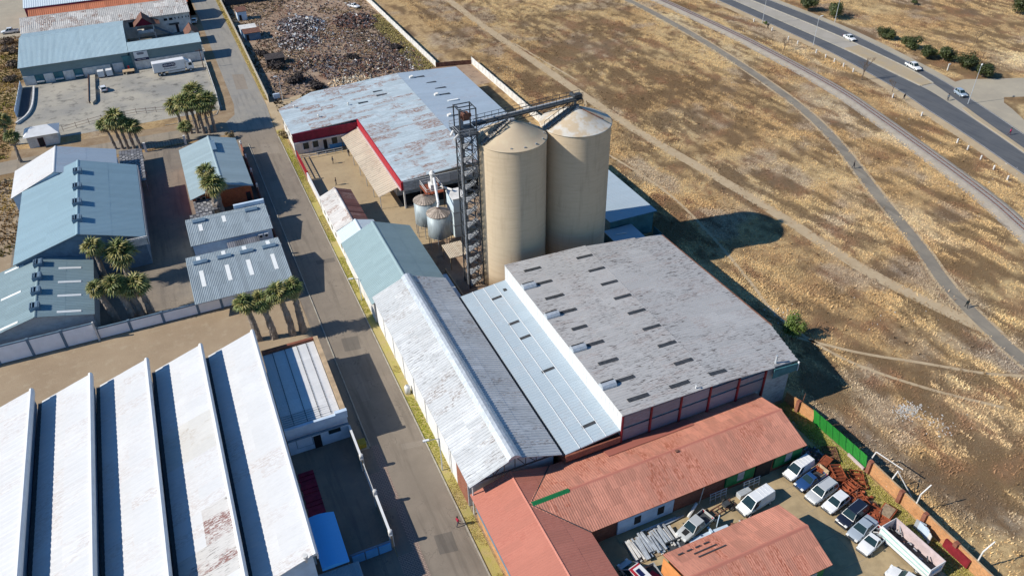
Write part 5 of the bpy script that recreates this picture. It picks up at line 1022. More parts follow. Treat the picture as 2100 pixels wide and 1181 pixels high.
for z in (29.2, 29.7): 
    for a, b in (((36.6, 102.9), (40.1, 102.9)), ((36.6, 102.9), (36.6, 107.2)), ((36.6, 107.2), (40.1, 107.2))): mb.tube((*a, z), (*b, z), .04, n=4)
for x, y in ((36.6, 102.9), (38.3, 102.9), (40.1, 102.9), (36.6, 105), (36.6, 107.2)): mb.tube((x, y, 28.6), (x, y, 29.7), .04, n=4)
part(T, 'platform_rail', mb, 'steel')
mb = MB()
for x, y in ((37.0, 103.3), (39.65, 103.3), (37.0, 105.9), (39.65, 105.9)): mb.box(x - .08, y - .08, 28.6, x + .08, y + .08, 32.8)
for z in (32.72,):
    for a, b in (((37, 103.3), (39.65, 103.3)), ((39.65, 103.3), (39.65, 105.9)), ((39.65, 105.9), (37, 105.9)), ((37, 105.9), (37, 103.3)), ((37, 104.6), (39.65, 104.6))): mb.tube((*a, z), (*b, z), .09, n=4)
part(T, 'head_frame', mb, 'charcoal')
mb = MB(); mb.box(37.9, 104.2, 30.6, 38.9, 105.2, 31.7); mb.tube((37.5, 104.7, 31.2), (39.3, 104.7, 31.2), .35, n=10); part(T, 'drive_head', mb, 'rust')
mb = MB(); mb.tube((36.7, 103.6, 28.8), (35.9, 103.2, 28.4), .22, n=7); mb.tube((36.3, 104.6, 29.2), (35.7, 104.2, 28.6), .18, n=7); part(T, 'feed_spout', mb, 'offwhite')
T = thing('conveyor_bridge', 'dark trussed conveyor bridge with hand rails running over both silo tops', 'conveyor', (48.5, 104.6, 29.5))
cz = lambda x: 29.55 + (x - 39.6) * .047
A, B = 39.5, 58.4; ya, yb = 104.0, 105.3
mb = MB(); mb.add([(A, ya, cz(A)), (B, ya, cz(B)), (B, yb, cz(B)), (A, yb, cz(A)), (A, ya, cz(A) + .12), (B, ya, cz(B) + .12), (B, yb, cz(B) + .12), (A, yb, cz(A) + .12)], [(3, 2, 1, 0), (4, 5, 6, 7), (0, 1, 5, 4), (1, 2, 6, 5), (2, 3, 7, 6), (3, 0, 4, 7)]); part(T, 'deck', mb, 'charcoal')
mb = MB(); mb.extr([(ya + .45, .15), (yb - .45, .15), (yb - .45, .42), (ya + .45, .42)], A, B, 'x'); mb.v = [(x, y, z + cz(x)) for x, y, z in mb.v]; part(T, 'belt_casing', mb, 'steel')
for y in (ya, yb):
    mb = MB(); k = 0
    for h in (.55, 1.1): mb.tube((A, y, cz(A) + h), (B, y, cz(B) + h), .04, n=4)
    mb.tube((A, y, cz(A) - .7), (B, y, cz(B) - .7), .06, n=4)
    for i in range(17):
        x = A + i * (B - A) / 16; mb.tube((x, y, cz(x) - .7), (x, y, cz(x) + 1.1), .04, n=4)
        if i < 16: x2 = x + (B - A) / 16; mb.tube((x, y, cz(x) - .7), (x2, y, cz(x2)), .04, n=4)
    part(T, 'side_truss', mb, 'charcoal')
mb = MB(); mb.box(57.5, 104.2, cz(58) + .1, 58.4, 105.2, cz(58) + .8); mb.tube((57.0, 103.8, cz(57) + .7), (57.0, 105.5, cz(57) + .7), .3, n=10); part(T, 'pulley_housing', mb, 'charcoal')
for x in (45.6, 57.2): mb = MB(); mb.tube((x, 104.4, cz(x)), (x, 104.2, cz(x) - .9), .3, .2, n=8); part(T, 'discharge_spout', mb, 'steel')
# small hopper bins
def bin_(label, x, y, r, z0, z1):
    T = thing('hopper_bin', label, 'bin', (x, y, 0), 0, 'small hopper bins')
    mb = MB(); mb.lathe([(.3, z0 - 1.3), (r, z0), (r, z1)], (x, y), 36); part(T, 'barrel', mb, 'binmetal', True)
    rf = part(T, 'roof_ring', MB().lathe([(r + .08, z1 - .04), (r + .1, z1 + .04), (r * .9, z1 + .1)], (x, y), 36), 'binroof')
    sg = MB(); n = 24; a = 2 * math.pi / n
    sg.add([(.12, 0, 1.05), ((r + .08) * math.cos(-a / 2), (r + .08) * math.sin(-a / 2), .04), ((r + .08) * math.cos(a / 2 * .8), (r + .08) * math.sin(a / 2 * .8), .04), ((r + .08), 0, .11)], [(0, 1, 3), (0, 3, 2)])
    sm_ = sg.mesh('roof_segment', [MT['binroof']])
    for k in range(n): o = link('roof_segment', sm_, rf, Vector((x, y, z1)) - origin(rf)); o.rotation_euler.z = k * a
    part(T, 'lid', MB().lathe([(.28, z1 + .98), (.3, z1 + 1.15), (0, z1 + 1.22)], (x, y), 12), 'rust')
    for k in range(8):
        t = k * math.pi / 4 + .3; mb = MB(); mb.tube((x + r * math.cos(t), y + r * math.sin(t), z0 + .5), (x + (r - .1) * math.cos(t), y + (r - .1) * math.sin(t), 0), .07, n=5); part(T, 'leg', mb, 'steel')
bin_('nearer grey hopper bin on legs with a rusty segmented cone roof', 37.1, 118.2, 2.15, 2.7, 7.2)
bin_('rear grey hopper bin on legs, half hidden behind the nearer rusty topped bin', 36.3, 123.4, 2.1, 2.7, 7.4)
T = thing('square_tank', 'tall pale blue square tank behind the lattice tower', 'tank', (42, 122, 0))
mb = MB(); mb.box(40.6, 119.6, 0, 43.2, 123.4, 8.2); part(T, 'tank', mb, 'tankmetal'); mb = MB(); mb.box(40.5, 119.5, 8.2, 43.3, 123.5, 8.4); part(T, 'lid', mb, 'offwhite')
for z in (2.5, 5.3): mb = MB(); mb.box(40.52, 119.52, z, 43.28, 123.48, z + .12); part(T, 'band', mb, 'steel')
T = thing('red_plant_platform', 'rusty red machinery platform above the small hopper bins', 'machinery', (39, 125.5, 0))
mb = MB(); mb.box(36.9, 123.8, 7.9, 40.4, 128, 8.05); part(T, 'platform', mb, 'rustred')
for x, y in ((37, 123.9), (40.3, 123.9), (37, 127.9), (40.3, 127.9)): mb = MB(); mb.box(x, y, 0, x + .12, y + .12, 9.1); part(T, 'leg', mb, 'rust')
mb = MB()
for z in (8.6, 9.1):
    for a, b in (((37, 123.9), (40.3, 123.9)), ((40.3, 123.9), (40.3, 127.9)), ((37, 127.9), (40.3, 127.9)), ((37, 123.9), (37, 127.9))): mb.tube((*a, z), (*b, z), .05, n=4)
part(T, 'hand_rail', mb, 'offwhite')
mb = MB(); mb.box(38.2, 125, 8.05, 39.6, 126.6, 9.2); mb.tube((38.9, 125.8, 9.2), (38.9, 125.8, 11.0), .4, n=10); mb.lathe([(.55, 11.0), (.6, 11.3), (.2, 11.8), (0, 11.85)], (38.9, 125.8), 10); part(T, 'cyclone', mb, 'offwhite')
T = thing('grain_spout', 'white bent grain spout leading from the platform to the nearer bin top', 'pipe', (38, 121.5, 8))
mb = MB(); mb.tube((38.9, 124.9, 10.6), (37.4, 118.6, 8.9), .24, n=8); mb.tube((37.4, 118.6, 8.9), (37.1, 118.2, 8.3), .24, n=8); part(T, 'pipe', mb, 'white'); mb = MB(); mb.tube((40.2, 124.9, 8.6), (41.5, 122.2, 8.9), .2, n=8); part(T, 'pipe', mb, 'offwhite')
T = thing('dock_roof', 'low weathered sheet roof at the foot of the lattice tower beside the bins', 'roof', (37.5, 112, 0))
rf = part(T, 'roof', slabp((35.9, 109.6, 2.7), (39.6, 109.6, 2.7), (39.6, 114, 2.9), (35.9, 114, 2.9), .08), 'wood'); roof_plane(T, rf, (35.9, 109.6, 2.7), (3.7, 0, 0), (0, 4.4, .2), 6, 1, 'r_thatch', 2, .06)
for x, y in ((36.1, 109.8), (39.4, 109.8), (36.1, 113.8), (39.4, 113.8)): mb = MB(); mb.box(x - .07, y - .07, 0, x + .07, y + .07, 2.7); part(T, 'post', mb, 'wood')
T = thing('yard_kerb_wall', 'low sandy wall leading from the dock roof down to the tower foot', 'wall', (35, 104, 0)); mb = MB(); mb.box(34.9, 99.5, 0, 35.15, 110, .6); part(T, 'wall', mb, 'tan')

# ------------------------------------------------------------------ palms
def frond_mesh(mat, pet=.75, rad=1.05, n=9, droop=.35):
    mb = MB(); mb.add([(0, -.03, 0), (0, .03, 0), (pet, .02, .06), (pet, -.02, .06)], [(0, 3, 2, 1)]); c = (pet, 0, .06)
    for k in range(n):
        a0 = -1.75 + 3.5 * k / n; a1 = -1.75 + 3.5 * (k + .9) / n; am = (a0 + a1) / 2; rr = rad * (1 - .22 * abs(am) / 1.75)
        q = lambda a, r, z: (pet + math.cos(a) * r, math.sin(a) * r, z)
        mb.add([c, q(a0, rr * .62, .02), q(am, rr * .62, .12), q(a1, rr * .62, .02), q(am, rr, -droop)], [(0, 1, 2), (0, 2, 3), (1, 4, 2), (2, 4, 3)])
    return mb.mesh('frond', [MT[mat]])
FR = {m: frond_mesh(m) for m in ('frond', 'frondy')}; FR['frondb'] = frond_mesh('frondb', .5, .85, 7, .5)
def palm(label, x, y, h, s=1.0, tr=.26, group=None, n=34, lean=(0, 0), skirt=.25):
    h *= random.uniform(.93, 1.07); s *= random.uniform(.88, 1.08); lean = (lean[0] + random.uniform(-.35, .35), lean[1] + random.uniform(-.35, .35)); n = int(n * random.uniform(.88, 1.08))
    T = thing('palm_tree', label, 'palm tree', (x, y, 0), 0, group)
    mb = MB(); K = 9; N = 9; rings = []
    for k in range(K):
        t = k / (K - 1); rr = tr * (1.25 - .45 * t) * (1.18 if k == 0 else 1); rings.append([(x + lean[0] * t * t + math.cos(2 * math.pi * i / N + k * .3) * rr * random.uniform(.82, 1.18), y + lean[1] * t * t + math.sin(2 * math.pi * i / N + k * .3) * rr * random.uniform(.82, 1.18), h * t) for i in range(N)])
    mb.add([p for r in rings for p in r], [(k * N + i, k * N + (i + 1) % N, (k + 1) * N + (i + 1) % N, (k + 1) * N + i) for k in range(K - 1) for i in range(N)])
    part(T, 'trunk', mb, 'skirt')
    # ragged leaf bases and dead skirt
    mb = MB()
    for k in range(int(150 * h / 7)):
        t = random.uniform(.05, 1); a = random.uniform(0, 6.28); r0 = tr * (1.25 - .45 * t); cx, cy = x + lean[0] * t * t, y + lean[1] * t * t; z = h * t; ww = random.uniform(.08, .16)
        ca, sa = math.cos(a), math.sin(a); r1 = r0 + random.uniform(.06, .2) * (1 + 1.6 * max(0, t - .7)); 
        mb.add([(cx + ca * r0 - sa * ww, cy + sa * r0 + ca * ww, z), (cx + ca * r0 + sa * ww, cy + sa * r0 - ca * ww, z), (cx + ca * r1, cy + sa * r1, z - random.uniform(.15, .55))], [(0, 1, 2)])
    o = part(T, 'leaf_bases', mb, 'skirt'); o['kind'] = 'stuff'
    top = Vector((lean[0], lean[1], h))
    for k in range(n):
        u = (k + .5) / n; el = R(88 - 118 * u ** .85 + random.uniform(-8, 8)); az = k * 2.399 + random.uniform(-.3, .3)
        kind = 'frond' if random.random() < .5 else 'frondy'
        if el < R(-8): kind = 'frondb' if random.random() < .8 else 'frondy'
        o = link('frond', FR[kind], T, top + Vector((0, 0, .1 if el > 0 else -.15 * random.random())))
        q = s * random.uniform(.85, 1.12)
        o.matrix_basis = Matrix.Translation(o.location) @ Matrix.Rotation(az, 4, 'Z') @ Matrix.Rotation(-el, 4, 'Y') @ Matrix.Rotation(random.uniform(-.5, .5), 4, 'X') @ Matrix.Scale(q, 4)
    return T
g = 'palms in front of the flat annex'
for x, y, h, s, l in ((1.1, 104.8, 7.0, 1.0, 'leftmost of the four street palms above the saw-tooth roof'), (3.5, 104.3, 7.6, 1.0, 'second from left of the four street palms above the annex'), (6.4, 103.9, 8.6, 1.05, 'third from left of the four street palms above the annex'), (8.1, 103.8, 9.1, 1.0, 'rightmost of the four street palms, nearest the street')): palm(l, x, y, h, s * 1.25, .46, g, 40, (-.5, -.2))
g = 'palms inside the panel wall'
for x, y, h, s, l in ((-19.7, 119.8, 6.6, 1.0, 'leftmost shaggy palm behind the panel wall beside the blue-grey shed'), (-17.0, 119.3, 7.4, 1.05, 'second shaggy palm behind the panel wall, tallest of its row'), (-15.6, 119.5, 6.8, 1.0, 'third shaggy palm behind the panel wall, close to the second'), (-14.1, 119.4, 6.2, 1.25, 'rightmost shaggy palm behind the panel wall, with the widest crown')): palm(l, x, y, h, s * 1.18, .5, g, 40, (-.9 if x < -15 else -.3, -.1))
palm('palm with a yellowish crown at the front corner of the blue-grey shed', -20.6, 131.5, 7.2, 1.4, .4, 'palms at the shed corner', 36); palm('dark shaded palm beside the yellowish one at the shed corner', -17.0, 130.6, 6.0, 1.75, .4, 'palms at the shed corner', 40)
palm('single thick shaggy palm in front of the brick gable', .6, 147.3, 7.0, 1.5, .95, None, 46); palm('shorter palm crown tucked behind the single thick palm', .3, 149.2, 9.0, 1.35, .5, None, 36)
g = 'palms by the cross street'
for x, y, h, s, l in ((-17.6, 190.2, 6.6, 1.1, 'leftmost palm of the left clump by the cross street'), (-16.1, 189.6, 7.3, 1.0, 'second palm from the left in the left cross street clump'), (-14.9, 189.2, 8.4, 1.1, 'tallest palm of the left clump by the cross street'), (-13.6, 188.7, 7.0, 1.0, 'fourth palm of the left clump, behind the tiled carport'), (-12.2, 187.6, 6.4, 1.1, 'rightmost lower palm of the left clump by the cross street')): palm(l, x, y, h - .8, s * 1.35, .28, g, 34, (-.5, 0))
for x, y, h, s, l in ((-2.4, 193.8, 7.0, 1.25, 'leftmost palm of the right clump by the cross street'), (-.5, 191.4, 8.2, 1.25, 'second palm of the right clump, beside the street corner'), (.9, 191.0, 9.0, 1.25, 'tallest middle palm of the right cross street clump'), (2.3, 190.0, 8.4, 1.25, 'fourth palm of the right clump by the street corner'), (3.6, 189.6, 7.6, 1.25, 'fifth palm of the right clump by the street corner'), (4.9, 189.7, 8.8, 1.25, 'rightmost palm of the right clump, nearest the street'), (-1.6, 187.4, 3.0, 1.0, 'short young palm at the foot of the right clump'), (2.0, 193.5, 9.4, 1.3, 'rearmost palm of the right clump, facing the north yard')): palm(l, x, y, h - 1.0 if h > 4 else h, s * 1.3, .32, g, 38)
palm('drooping palm beside the guard house at the left edge', -37.6, 192.5, 6.2, 1.3, .3, 'palms at the left edge', 34); palm('darker palm behind the drooping one at the left edge', -40.2, 203.5, 5.8, 1.35, .3, 'palms at the left edge', 34)

# ------------------------------------------------------------------ bushes and trees
def leaf_cloud(mb, lumps, n, size, inner=.4):
    for k in range(n):
        L = random.choice(lumps); u = Vector((random.gauss(0, 1), random.gauss(0, 1), random.gauss(0, 1))).normalized() * random.uniform(inner, 1.05)
        c = Vector(L[:3]) + Vector((u.x * L[3], u.y * L[3], u.z * L[4])); 
        if c.z < .05: continue
        nrm = (u + Vector((random.uniform(-.7, .7), random.uniform(-.7, .7), random.uniform(-.3, .9)))).normalized(); a = nrm.orthogonal().normalized(); b = nrm.cross(a); t = random.uniform(0, 6.28); a, b = a * math.cos(t) + b * math.sin(t), b * math.cos(t) - a * math.sin(t); s = size * random.uniform(.5, 1.2)
        mb.add([c - a * s, c + b * s * .45, c + a * s, c - b * s * .45], [(0, 1, 2, 3)])
def bush(name, label, cat, x, y, r, h, mat='bush', n=900, size=.22, group=None, lumps=5):
    T = thing(name, label, cat, (x, y, 0), 0, group); L = [(x + random.uniform(-.48, .48) * r, y + random.uniform(-.48, .48) * r, h * random.uniform(.32, .7), r * random.uniform(.3, .55), h * random.uniform(.18, .36)) for _ in range(lumps + 4)]
    mb = MB(); mb.tube((x, y, 0), (x + .1, y, h * .5), .16 * r / 2, .08, 6)
    for l in L: mb.tube((x, y, h * .2), l[:3], .07, .03, 5)
    part(T, 'trunk', mb, 'twig'); mb = MB(); leaf_cloud(mb, L, n, size); o = part(T, 'crown', mb, mat); return T
g = 'round dark bushes beyond the highway'
for x, y, r, h, l in ((196.4, 200.0, 2.9, 4.3, 'round dark bush at the top, furthest along the highway'), (198.5, 190.5, 3.0, 4.5, 'second round dark bush from the top, beside a lamp post'), (197.6, 167.4, 2.5, 3.7, 'round dark bush standing alone opposite the white sedan'), (198.2, 158.8, 2.7, 3.5, 'dark bush between the lone bush and the wide pair'), (195.7, 150.3, 2.4, 3.1, 'lighter left half of the wide pair of bushes'), (198.8, 147.4, 3.1, 3.9, 'bigger right half of the wide pair of bushes'), (199.0, 139.8, 2.9, 4.0, 'round dark bush just past the wide pair'), (197.8, 133.6, 2.7, 3.6, 'dark bush at the mouth of the side road')): bush('roadside_bush', l, 'bush', x, y, r * 1.3, h * 1.15, group=g, n=2600, size=.3)
bush('roadside_bush', 'dark bush cut off by the right edge, far beyond the side road', 'bush', 254, 167.5, 4.5, 6.0, n=1200, size=.4); bush('roadside_bush', 'small dark shrub far off near the top right', 'bush', 232, 189, 1.6, 1.8, n=350, size=.3)
bush('green_tree', 'bright green bushy tree against the field side of the big grey shed', 'tree', 78.0, 68.6, 2.2, 5.2, 'bushg', 2000, .22)
bush('kerb_shrub', 'small olive shrub at the foot of a highway lamp post', 'bush', 174.6, 195.0, 1.0, 1.2, 'bushg', 260, .2)
def bare_tree(label, x, y, h, spread, depth=4, seed=1, name='bare_tree', r0=.16, cat='tree'):
    rr = random.Random(seed); T = thing(name, label, cat, (x, y, 0)); mb = MB(); tb = MB()
    def br(p, d, L, r, k, m):
        q = p + d * L; m.tube(p, q, r, r * .6, 5 if k > 2 else 3, caps=False)
        if k == 0: return
        for i in range(3 if k > 1 else 4):
            nd = (d + Vector((rr.uniform(-1, 1), rr.uniform(-1, 1), rr.uniform(-.1, .7))) * spread).normalized(); br(q, nd, L * rr.uniform(.6, .85), r * .6, k - 1, tb)
    br(Vector((x, y, 0)), Vector((.05, 0, 1)), h * .3, r0, depth, mb); part(T, 'trunk', mb, 'twig'); part(T, 'branches', tb, 'twig')
bare_tree('leafless tree on the highway shoulder with its shadow on the asphalt', 167.6, 146.2, 6.8, .75, 4, 3); bare_tree('smaller leafless tree lower along the highway shoulder', 168.2, 136.2, 4.2, .8, 4, 8, r0=.1)
bare_tree('tangled leafless shrub beside the railway line', 164.2, 173.5, 4.4, 1.1, 4, 12, 'bare_shrub', .14, 'bush'); bare_tree('lone leafless shrub in the grass beyond the highway', 219, 153.5, 4.2, .9, 4, 15, 'bare_shrub', .12, 'bush'); bare_tree('thin leafless shrub near the far sandy patch', 209, 143, 3.0, .9, 4, 16, 'bare_shrub', .08, 'bush')
bush('dry_shrub', 'straw coloured shrub at the corner where the streets meet', 'bush', 7.6, 184.0, 1.4, 1.8, 'straw', 420, .28); bush('dry_shrub', 'straw coloured shrub at the depot corner on the street verge', 'bush', 19.3, 178.5, 1.3, 2.2, 'straw', 420, .26)
# ------------------------------------------------------------------ walls, fences, scrapyard
def panel_wall(name, label, pts, h, mat, step=2.4, post='offwhite', th=.1):
    T = thing(name, label, 'wall', (*pts[0], 0)); 
    for a, b in zip(pts[:-1], pts[1:]):
        a, b = Vector(a), Vector(b); L = (b - a).length; n = max(1, round(L / step)); d = (b - a) / n; an = math.atan2(d.y, d.x)
        pm = MB(); pm.box(-d.length / 2 + .08, -th / 2, 0, d.length / 2 - .08, th / 2, h); pme = pm.mesh('panel', [MT[mat]]); qm = MB(); qm.box(-.09, -.1, 0, .09, .1, h + .12); qme = qm.mesh('post', [MT[post]])
        for k in range(n):
            c = a + d * (k + .5) - Vector(pts[0]); o = link('panel', pme, T, (c.x, c.y, random.uniform(-.05, .03))); o.rotation_euler.z = an
            c = a + d * k - Vector(pts[0]); o = link('post', qme, T, (c.x, c.y, 0)); o.rotation_euler.z = an
    return T
panel_wall('scrapyard_street_wall', 'tan precast wall between the street verge and the scrapyard', [(20.6, 320), (20.4, 250), (20.0, 202)], 1.9, 'conc', 3.0)
panel_wall('scrapyard_field_wall', 'pale precast wall between the scrapyard and the open field', [(67.8, 320), (67.8, 206.5)], 1.8, 'offwhite', 2.6)
panel_wall('depot_field_wall', 'pale precast wall past the depot, running down to the further silo', [(77.9, 204.4), (77.9, 134)], 2.0, 'offwhite', 2.6)
panel_wall('back_fence', 'dark low fence joining the two pale field walls behind the depot', [(67.8, 206.6), (77.8, 204.4)], 1.3, 'rust', 2.5, 'rust')
panel_wall('teal_sheet_wall', 'teal sheet wall behind the depot roof at the scrapyard end', [(24.5, 193.5), (41, 195.5)], 2.6, 'teal', 2.4, 'teal')
panel_wall('north_yard_wall', 'broken pale wall between the north yard and the street', [(8.4, 241), (8.1, 212), (7.6, 202)], 1.1, 'offwhite', 3.0)
panel_wall('west_yard_wall', 'white wall down the left side of the north yard', [(-39.9, 243), (-40.0, 221)], 1.8, 'bluewhite', 3.6)
T = thing('loading_ramp', 'narrow raised loading ramp with a tapered end in the north yard', 'ramp', (-22, 231, 0)); mb = MB(); mb.prism([(-22.9, 243.5), (-22.9, 223), (-22.1, 221), (-21.3, 223), (-21.3, 243.5)], 0, .7); part(T, 'ramp', mb, 'conc'); mb = MB(); mb.box(-23.02, 222.5, .1, -22.91, 243.4, .95); part(T, 'kerb', mb, 'rust')
T = thing('dock_pit_wall', 'curved retaining wall of the sunken bay left of the north yard', 'wall', (-37, 232, 0))
c_ = spline([(-36.8, 241.5, 0), (-36.6, 232, 0), (-36.8, 225, 0), (-37.8, 220, 0), (-39.8, 216, 0)], 3); part(T, 'wall', sweep(c_, [(-.2, 0), (-.2, .6), (.2, .6), (.2, 0)]), 'offwhite')
flat('sunken_bay', [(-39.7, 242.5), (-37.0, 241.5), (-36.9, 225), (-38.5, 219), (-39.7, 218)], .012, 'asp2')
T = thing('yard_fence', 'thin post and rail fence along the street side of the north yard', 'fence', (-10, 210, 0)); pts = [(-29, 206.5), (-20.2, 209.5), (-12, 209.8), (-5, 208.2), (1.5, 209), (7.6, 209.5)]
for a, b in zip(pts[:-1], pts[1:]):
    for z in (.5, 1.2): mb = MB(); mb.tube((*a, z), (*b, z), .045, n=4); part(T, 'rail', mb, 'rust')
    for k in range(3): t = k / 3; mb = MB(); x, y = a[0] + (b[0] - a[0]) * t, a[1] + (b[1] - a[1]) * t; mb.tube((x, y, 0), (x, y, 1.5), .06, n=4); part(T, 'post', mb, 'rust')
T = thing('estate_gate', 'dark steel gate between the two palm clumps on the cross street', 'gate', (-7, 185.5, 0))
for k in range(14): mb = MB(); mb.box(-11 + k * .62, 185.4, .1, -10.94 + k * .62, 185.46, 1.9); part(T, 'bar', mb, 'charcoal')
for z in (.2, 1.8): mb = MB(); mb.box(-11.1, 185.38, z, -2.6, 185.48, z + .1); part(T, 'rail', mb, 'charcoal')
for x in (-11.4, -2.6): mb = MB(); mb.box(x, 185.2, 0, x + .5, 185.7, 2.3); part(T, 'pillar', mb, 'offwhite')
T = thing('old_rail_fence', 'old timber rail fence in the rough ground at the left edge', 'fence', (-40, 170, 0))
for y in (182, 177, 172): 
    mb = MB(); mb.box(-44, y, .6, -37.4, y + .1, .75); part(T, 'rail', mb, 'wood')
for x, y in ((-43.5, 182), (-40, 182), (-37.6, 182), (-43.5, 177), (-39.5, 177), (-38, 172)): mb = MB(); mb.box(x, y - .1, 0, x + .3, y + .2, 1.4); part(T, 'post', mb, 'wood')
# brick wall on the field side of the workshop yard
def brick_wall(label, p, q, h, pill=()):
    T = thing('brick_yard_wall', label, 'wall', (*p, 0)); d = Vector(q) - Vector(p); L = d.length; a = math.atan2(d.y, d.x); c = (Vector(p) + Vector(q)) / 2; d.normalize()
    mb = MB(); mb.cbox((c.x, c.y, h / 2), (L, .23, h), a); part(T, 'wall', mb, 'brick')
    for t in pill: c = Vector(p) + d * t; mb = MB(); mb.cbox((c.x - .22, c.y, (h + .15) / 2), (.5, .55, h + .15), a); part(T, 'pier', mb, 'redbrick')
    return T
brick_wall('short orange brick wall between the big grey shed corner and the green sheet fence', (67.9, 58.2), (68.7, 53.2), 1.9, (2.4,))
W = brick_wall('long orange brick wall with piers along the field side of the parking yard', (69.1, 43.6), (68.6, 5), 2.0, (.4, 5.6, 9.3, 13.8, 19.4, 25))
mb = MB(); mb.box(68.42, 27.6, .2, 68.7, 31.0, 1.5); part(W, 'red_sheet', mb, 'darkred')
T = thing('green_sheet_fence', 'bright green corrugated sheet fence leaning beside the orange brick walls', 'fence', (69.2, 48.5, 0)); MT['gsheet'] = roofmat('bright_green_sheet', (0.035, 0.30, 0.05), .12, 0, run='x', streak=.3)
for k in range(8):
    p = Vector((68.75 + .055 * k, 53.1 - k * 1.17)); o = link('sheet', sheet_mesh(1.17, 3.0, 5, .05, 'gsheet'), T, (p.x - 69.2, p.y - 48.5, 0)); o.rotation_euler = (R(104), 0, R(-90)); o.rotation_euler.y = random.uniform(-.02, .02)
mb = MB(); mb.box(68.55, 43.7, 0, 68.75, 46.5, .5); part(T, 'broken_plinth', mb, 'pink')
T = thing('goal_frame', 'pale angled steel frame standing over the gap between green fence and brick wall', 'frame', (69.5, 43, 0))
mb = MB(); mb.tube((69.1, 43.9, 0), (69.6, 43.5, 3.3), .09, n=6); mb.tube((69.6, 43.5, 3.3), (70.6, 40.0, 3.1), .07, n=6); mb.tube((69.0, 40.2, .5), (69.7, 40.0, 3.3), .09, n=6); mb.tube((69.7, 40.0, 3.2), (70.8, 37.8, .2), .07, n=6); part(T, 'tube', mb, 'offwhite')
for y, l in ((36.0, 'pale cranked fence post on the brick wall beside the white bakkie'), (27.2, 'pale cranked fence post on the brick wall past the red sheet')):
    T = thing('cranked_post', l, 'post', (69.0, y, 0), 0, 'cranked fence posts'); mb = MB(); mb.tube((69.0, y, 0), (69.1, y, 3.6), .09, n=6); mb.tube((69.1, y, 3.6), (70.2, y - .1, 4.9), .08, n=6); part(T, 'post', mb, 'offwhite')
T = thing('thin_post', 'thin dark post beside the short orange brick wall', 'post', (68.9, 56.0, 0)); mb = MB(); mb.tube((68.9, 56, 0), (69.1, 56, 2.9), .06, n=5); part(T, 'post', mb, 'rust')
# scrap heaps
def heap(name, x, y, rx, ry, h, n, mats, s=(.2, .9), flatten=.5):
    mbs = MB(); k = 0
    while k < n:
        a = random.uniform(0, 6.28); r = math.sqrt(random.random()); px, py = x + math.cos(a) * r * rx, y + math.sin(a) * r * ry; z = h * max(0, 1 - r * r) * random.uniform(.3, 1)
        mbs.mi = random.choices(range(len(mats)), [m[1] for m in mats])[0]; u = random.uniform(*s)
        d = Vector((random.uniform(-1, 1), random.uniform(-1, 1), random.uniform(-.4, .6))).normalized(); e = d.orthogonal().normalized(); f = d.cross(e); c = Vector((px, py, z + .08)); A, B_, C_ = d * u, e * u * random.uniform(.15, .6), f * u * random.uniform(.04, .3)
        v = [c + i * A + j * B_ + l * C_ for l in (-.5, .5) for i, j in ((-.5, -.5), (.5, -.5), (.5, .5), (-.5, .5))]; mbs.add(v, [(3, 2, 1, 0), (4, 5, 6, 7), (0, 1, 5, 4), (1, 2, 6, 5), (2, 3, 7, 6), (3, 0, 4, 7)]); k += 1
    o = part(None, name, mbs, [m[0] for m in mats]); o['kind'] = 'stuff'; return o
MT['ashpur'] = plain('ash_scrap', (0.20, 0.165, 0.16), .4, 1.5, .9); MT['scrapdark'] = plain('dark_scrap', (0.055, 0.045, 0.042), .5, 1.5, .9)
heap('pale_scrap_heap', 41, 262, 8, 11, 1.3, 1500, [('offwhite', 1.4), ('ashpur', 5), ('scrapdark', 3), ('bluewhite', .6), ('rust', 1)], (.2, 1.0)); heap('pale_scrap_heap', 37, 247, 7, 8, .9, 600, [('offwhite', 2), ('ashpur', 4), ('scrapdark', 3), ('rust', 1)], (.25, 1.1))
heap('dark_scrap_heap', 58, 258, 7, 9, 1.2, 800, [('scrapdark', 5), ('rust', 3), ('ashpur', 2), ('rust', 2), ('offwhite', .4)], (.3, 1.3)); heap('dark_scrap_heap', 38, 225, 9, 7,   .7, 750, [('scrapdark', 4), ('ashpur', 3), ('rust', 3), ('wood', 2), ('offwhite', .5)], (.2, .9))
heap('dark_scrap_heap', 50, 215, 14, 9, .7, 1500, [('scrapdark', 3), ('ashpur', 4), ('rust', 4), ('wood', 2), ('offwhite', .5)], (.2, .9)); heap('mixed_rubble', 45, 262, 21, 34, .25, 2600, [('rust', 4), ('ashpur', 3), ('wood', 3), ('scrapdark', 2), ('offwhite', .6)], (.15, .8)); heap('mixed_rubble', 45, 237, 16, 18, .35, 2200, [('ashpur', 4), ('scrapdark', 3), ('rust', 3), ('wood', 2), ('offwhite', 1)], (.15, .7)); heap('mixed_rubble', 61, 222, 6, 18, .4, 1300, [('scrapdark', 4), ('ashpur', 3), ('rust', 2), ('offwhite', .3)], (.15, .8)); heap('mixed_rubble', 28, 213, 7, 9, .4, 800, [('ashpur', 3), ('scrapdark', 3), ('wood', 2)], (.15, .7))
N = 9000; x = RNG.uniform(21, 67, N); y = RNG.uniform(195, 300, N); k = fbm(x, y, .07, 80) > .5; x, y = x[k], y[k]; tufts('scrapyard_weeds', x, y, np.where((fbm(x, y, .1, 83) > .52)[:, None], np.array([.30, .215, .12]), np.array([.10, .075, .05])), RNG.uniform(.2, .6, len(x)))
N = 2600; x = RNG.uniform(62, 67.4, N); y = RNG.uniform(206, 262, N); tufts('scrapyard_weeds', x, y, np.tile([.36, .30, .12], (N, 1)), RNG.uniform(.2, .55, N))
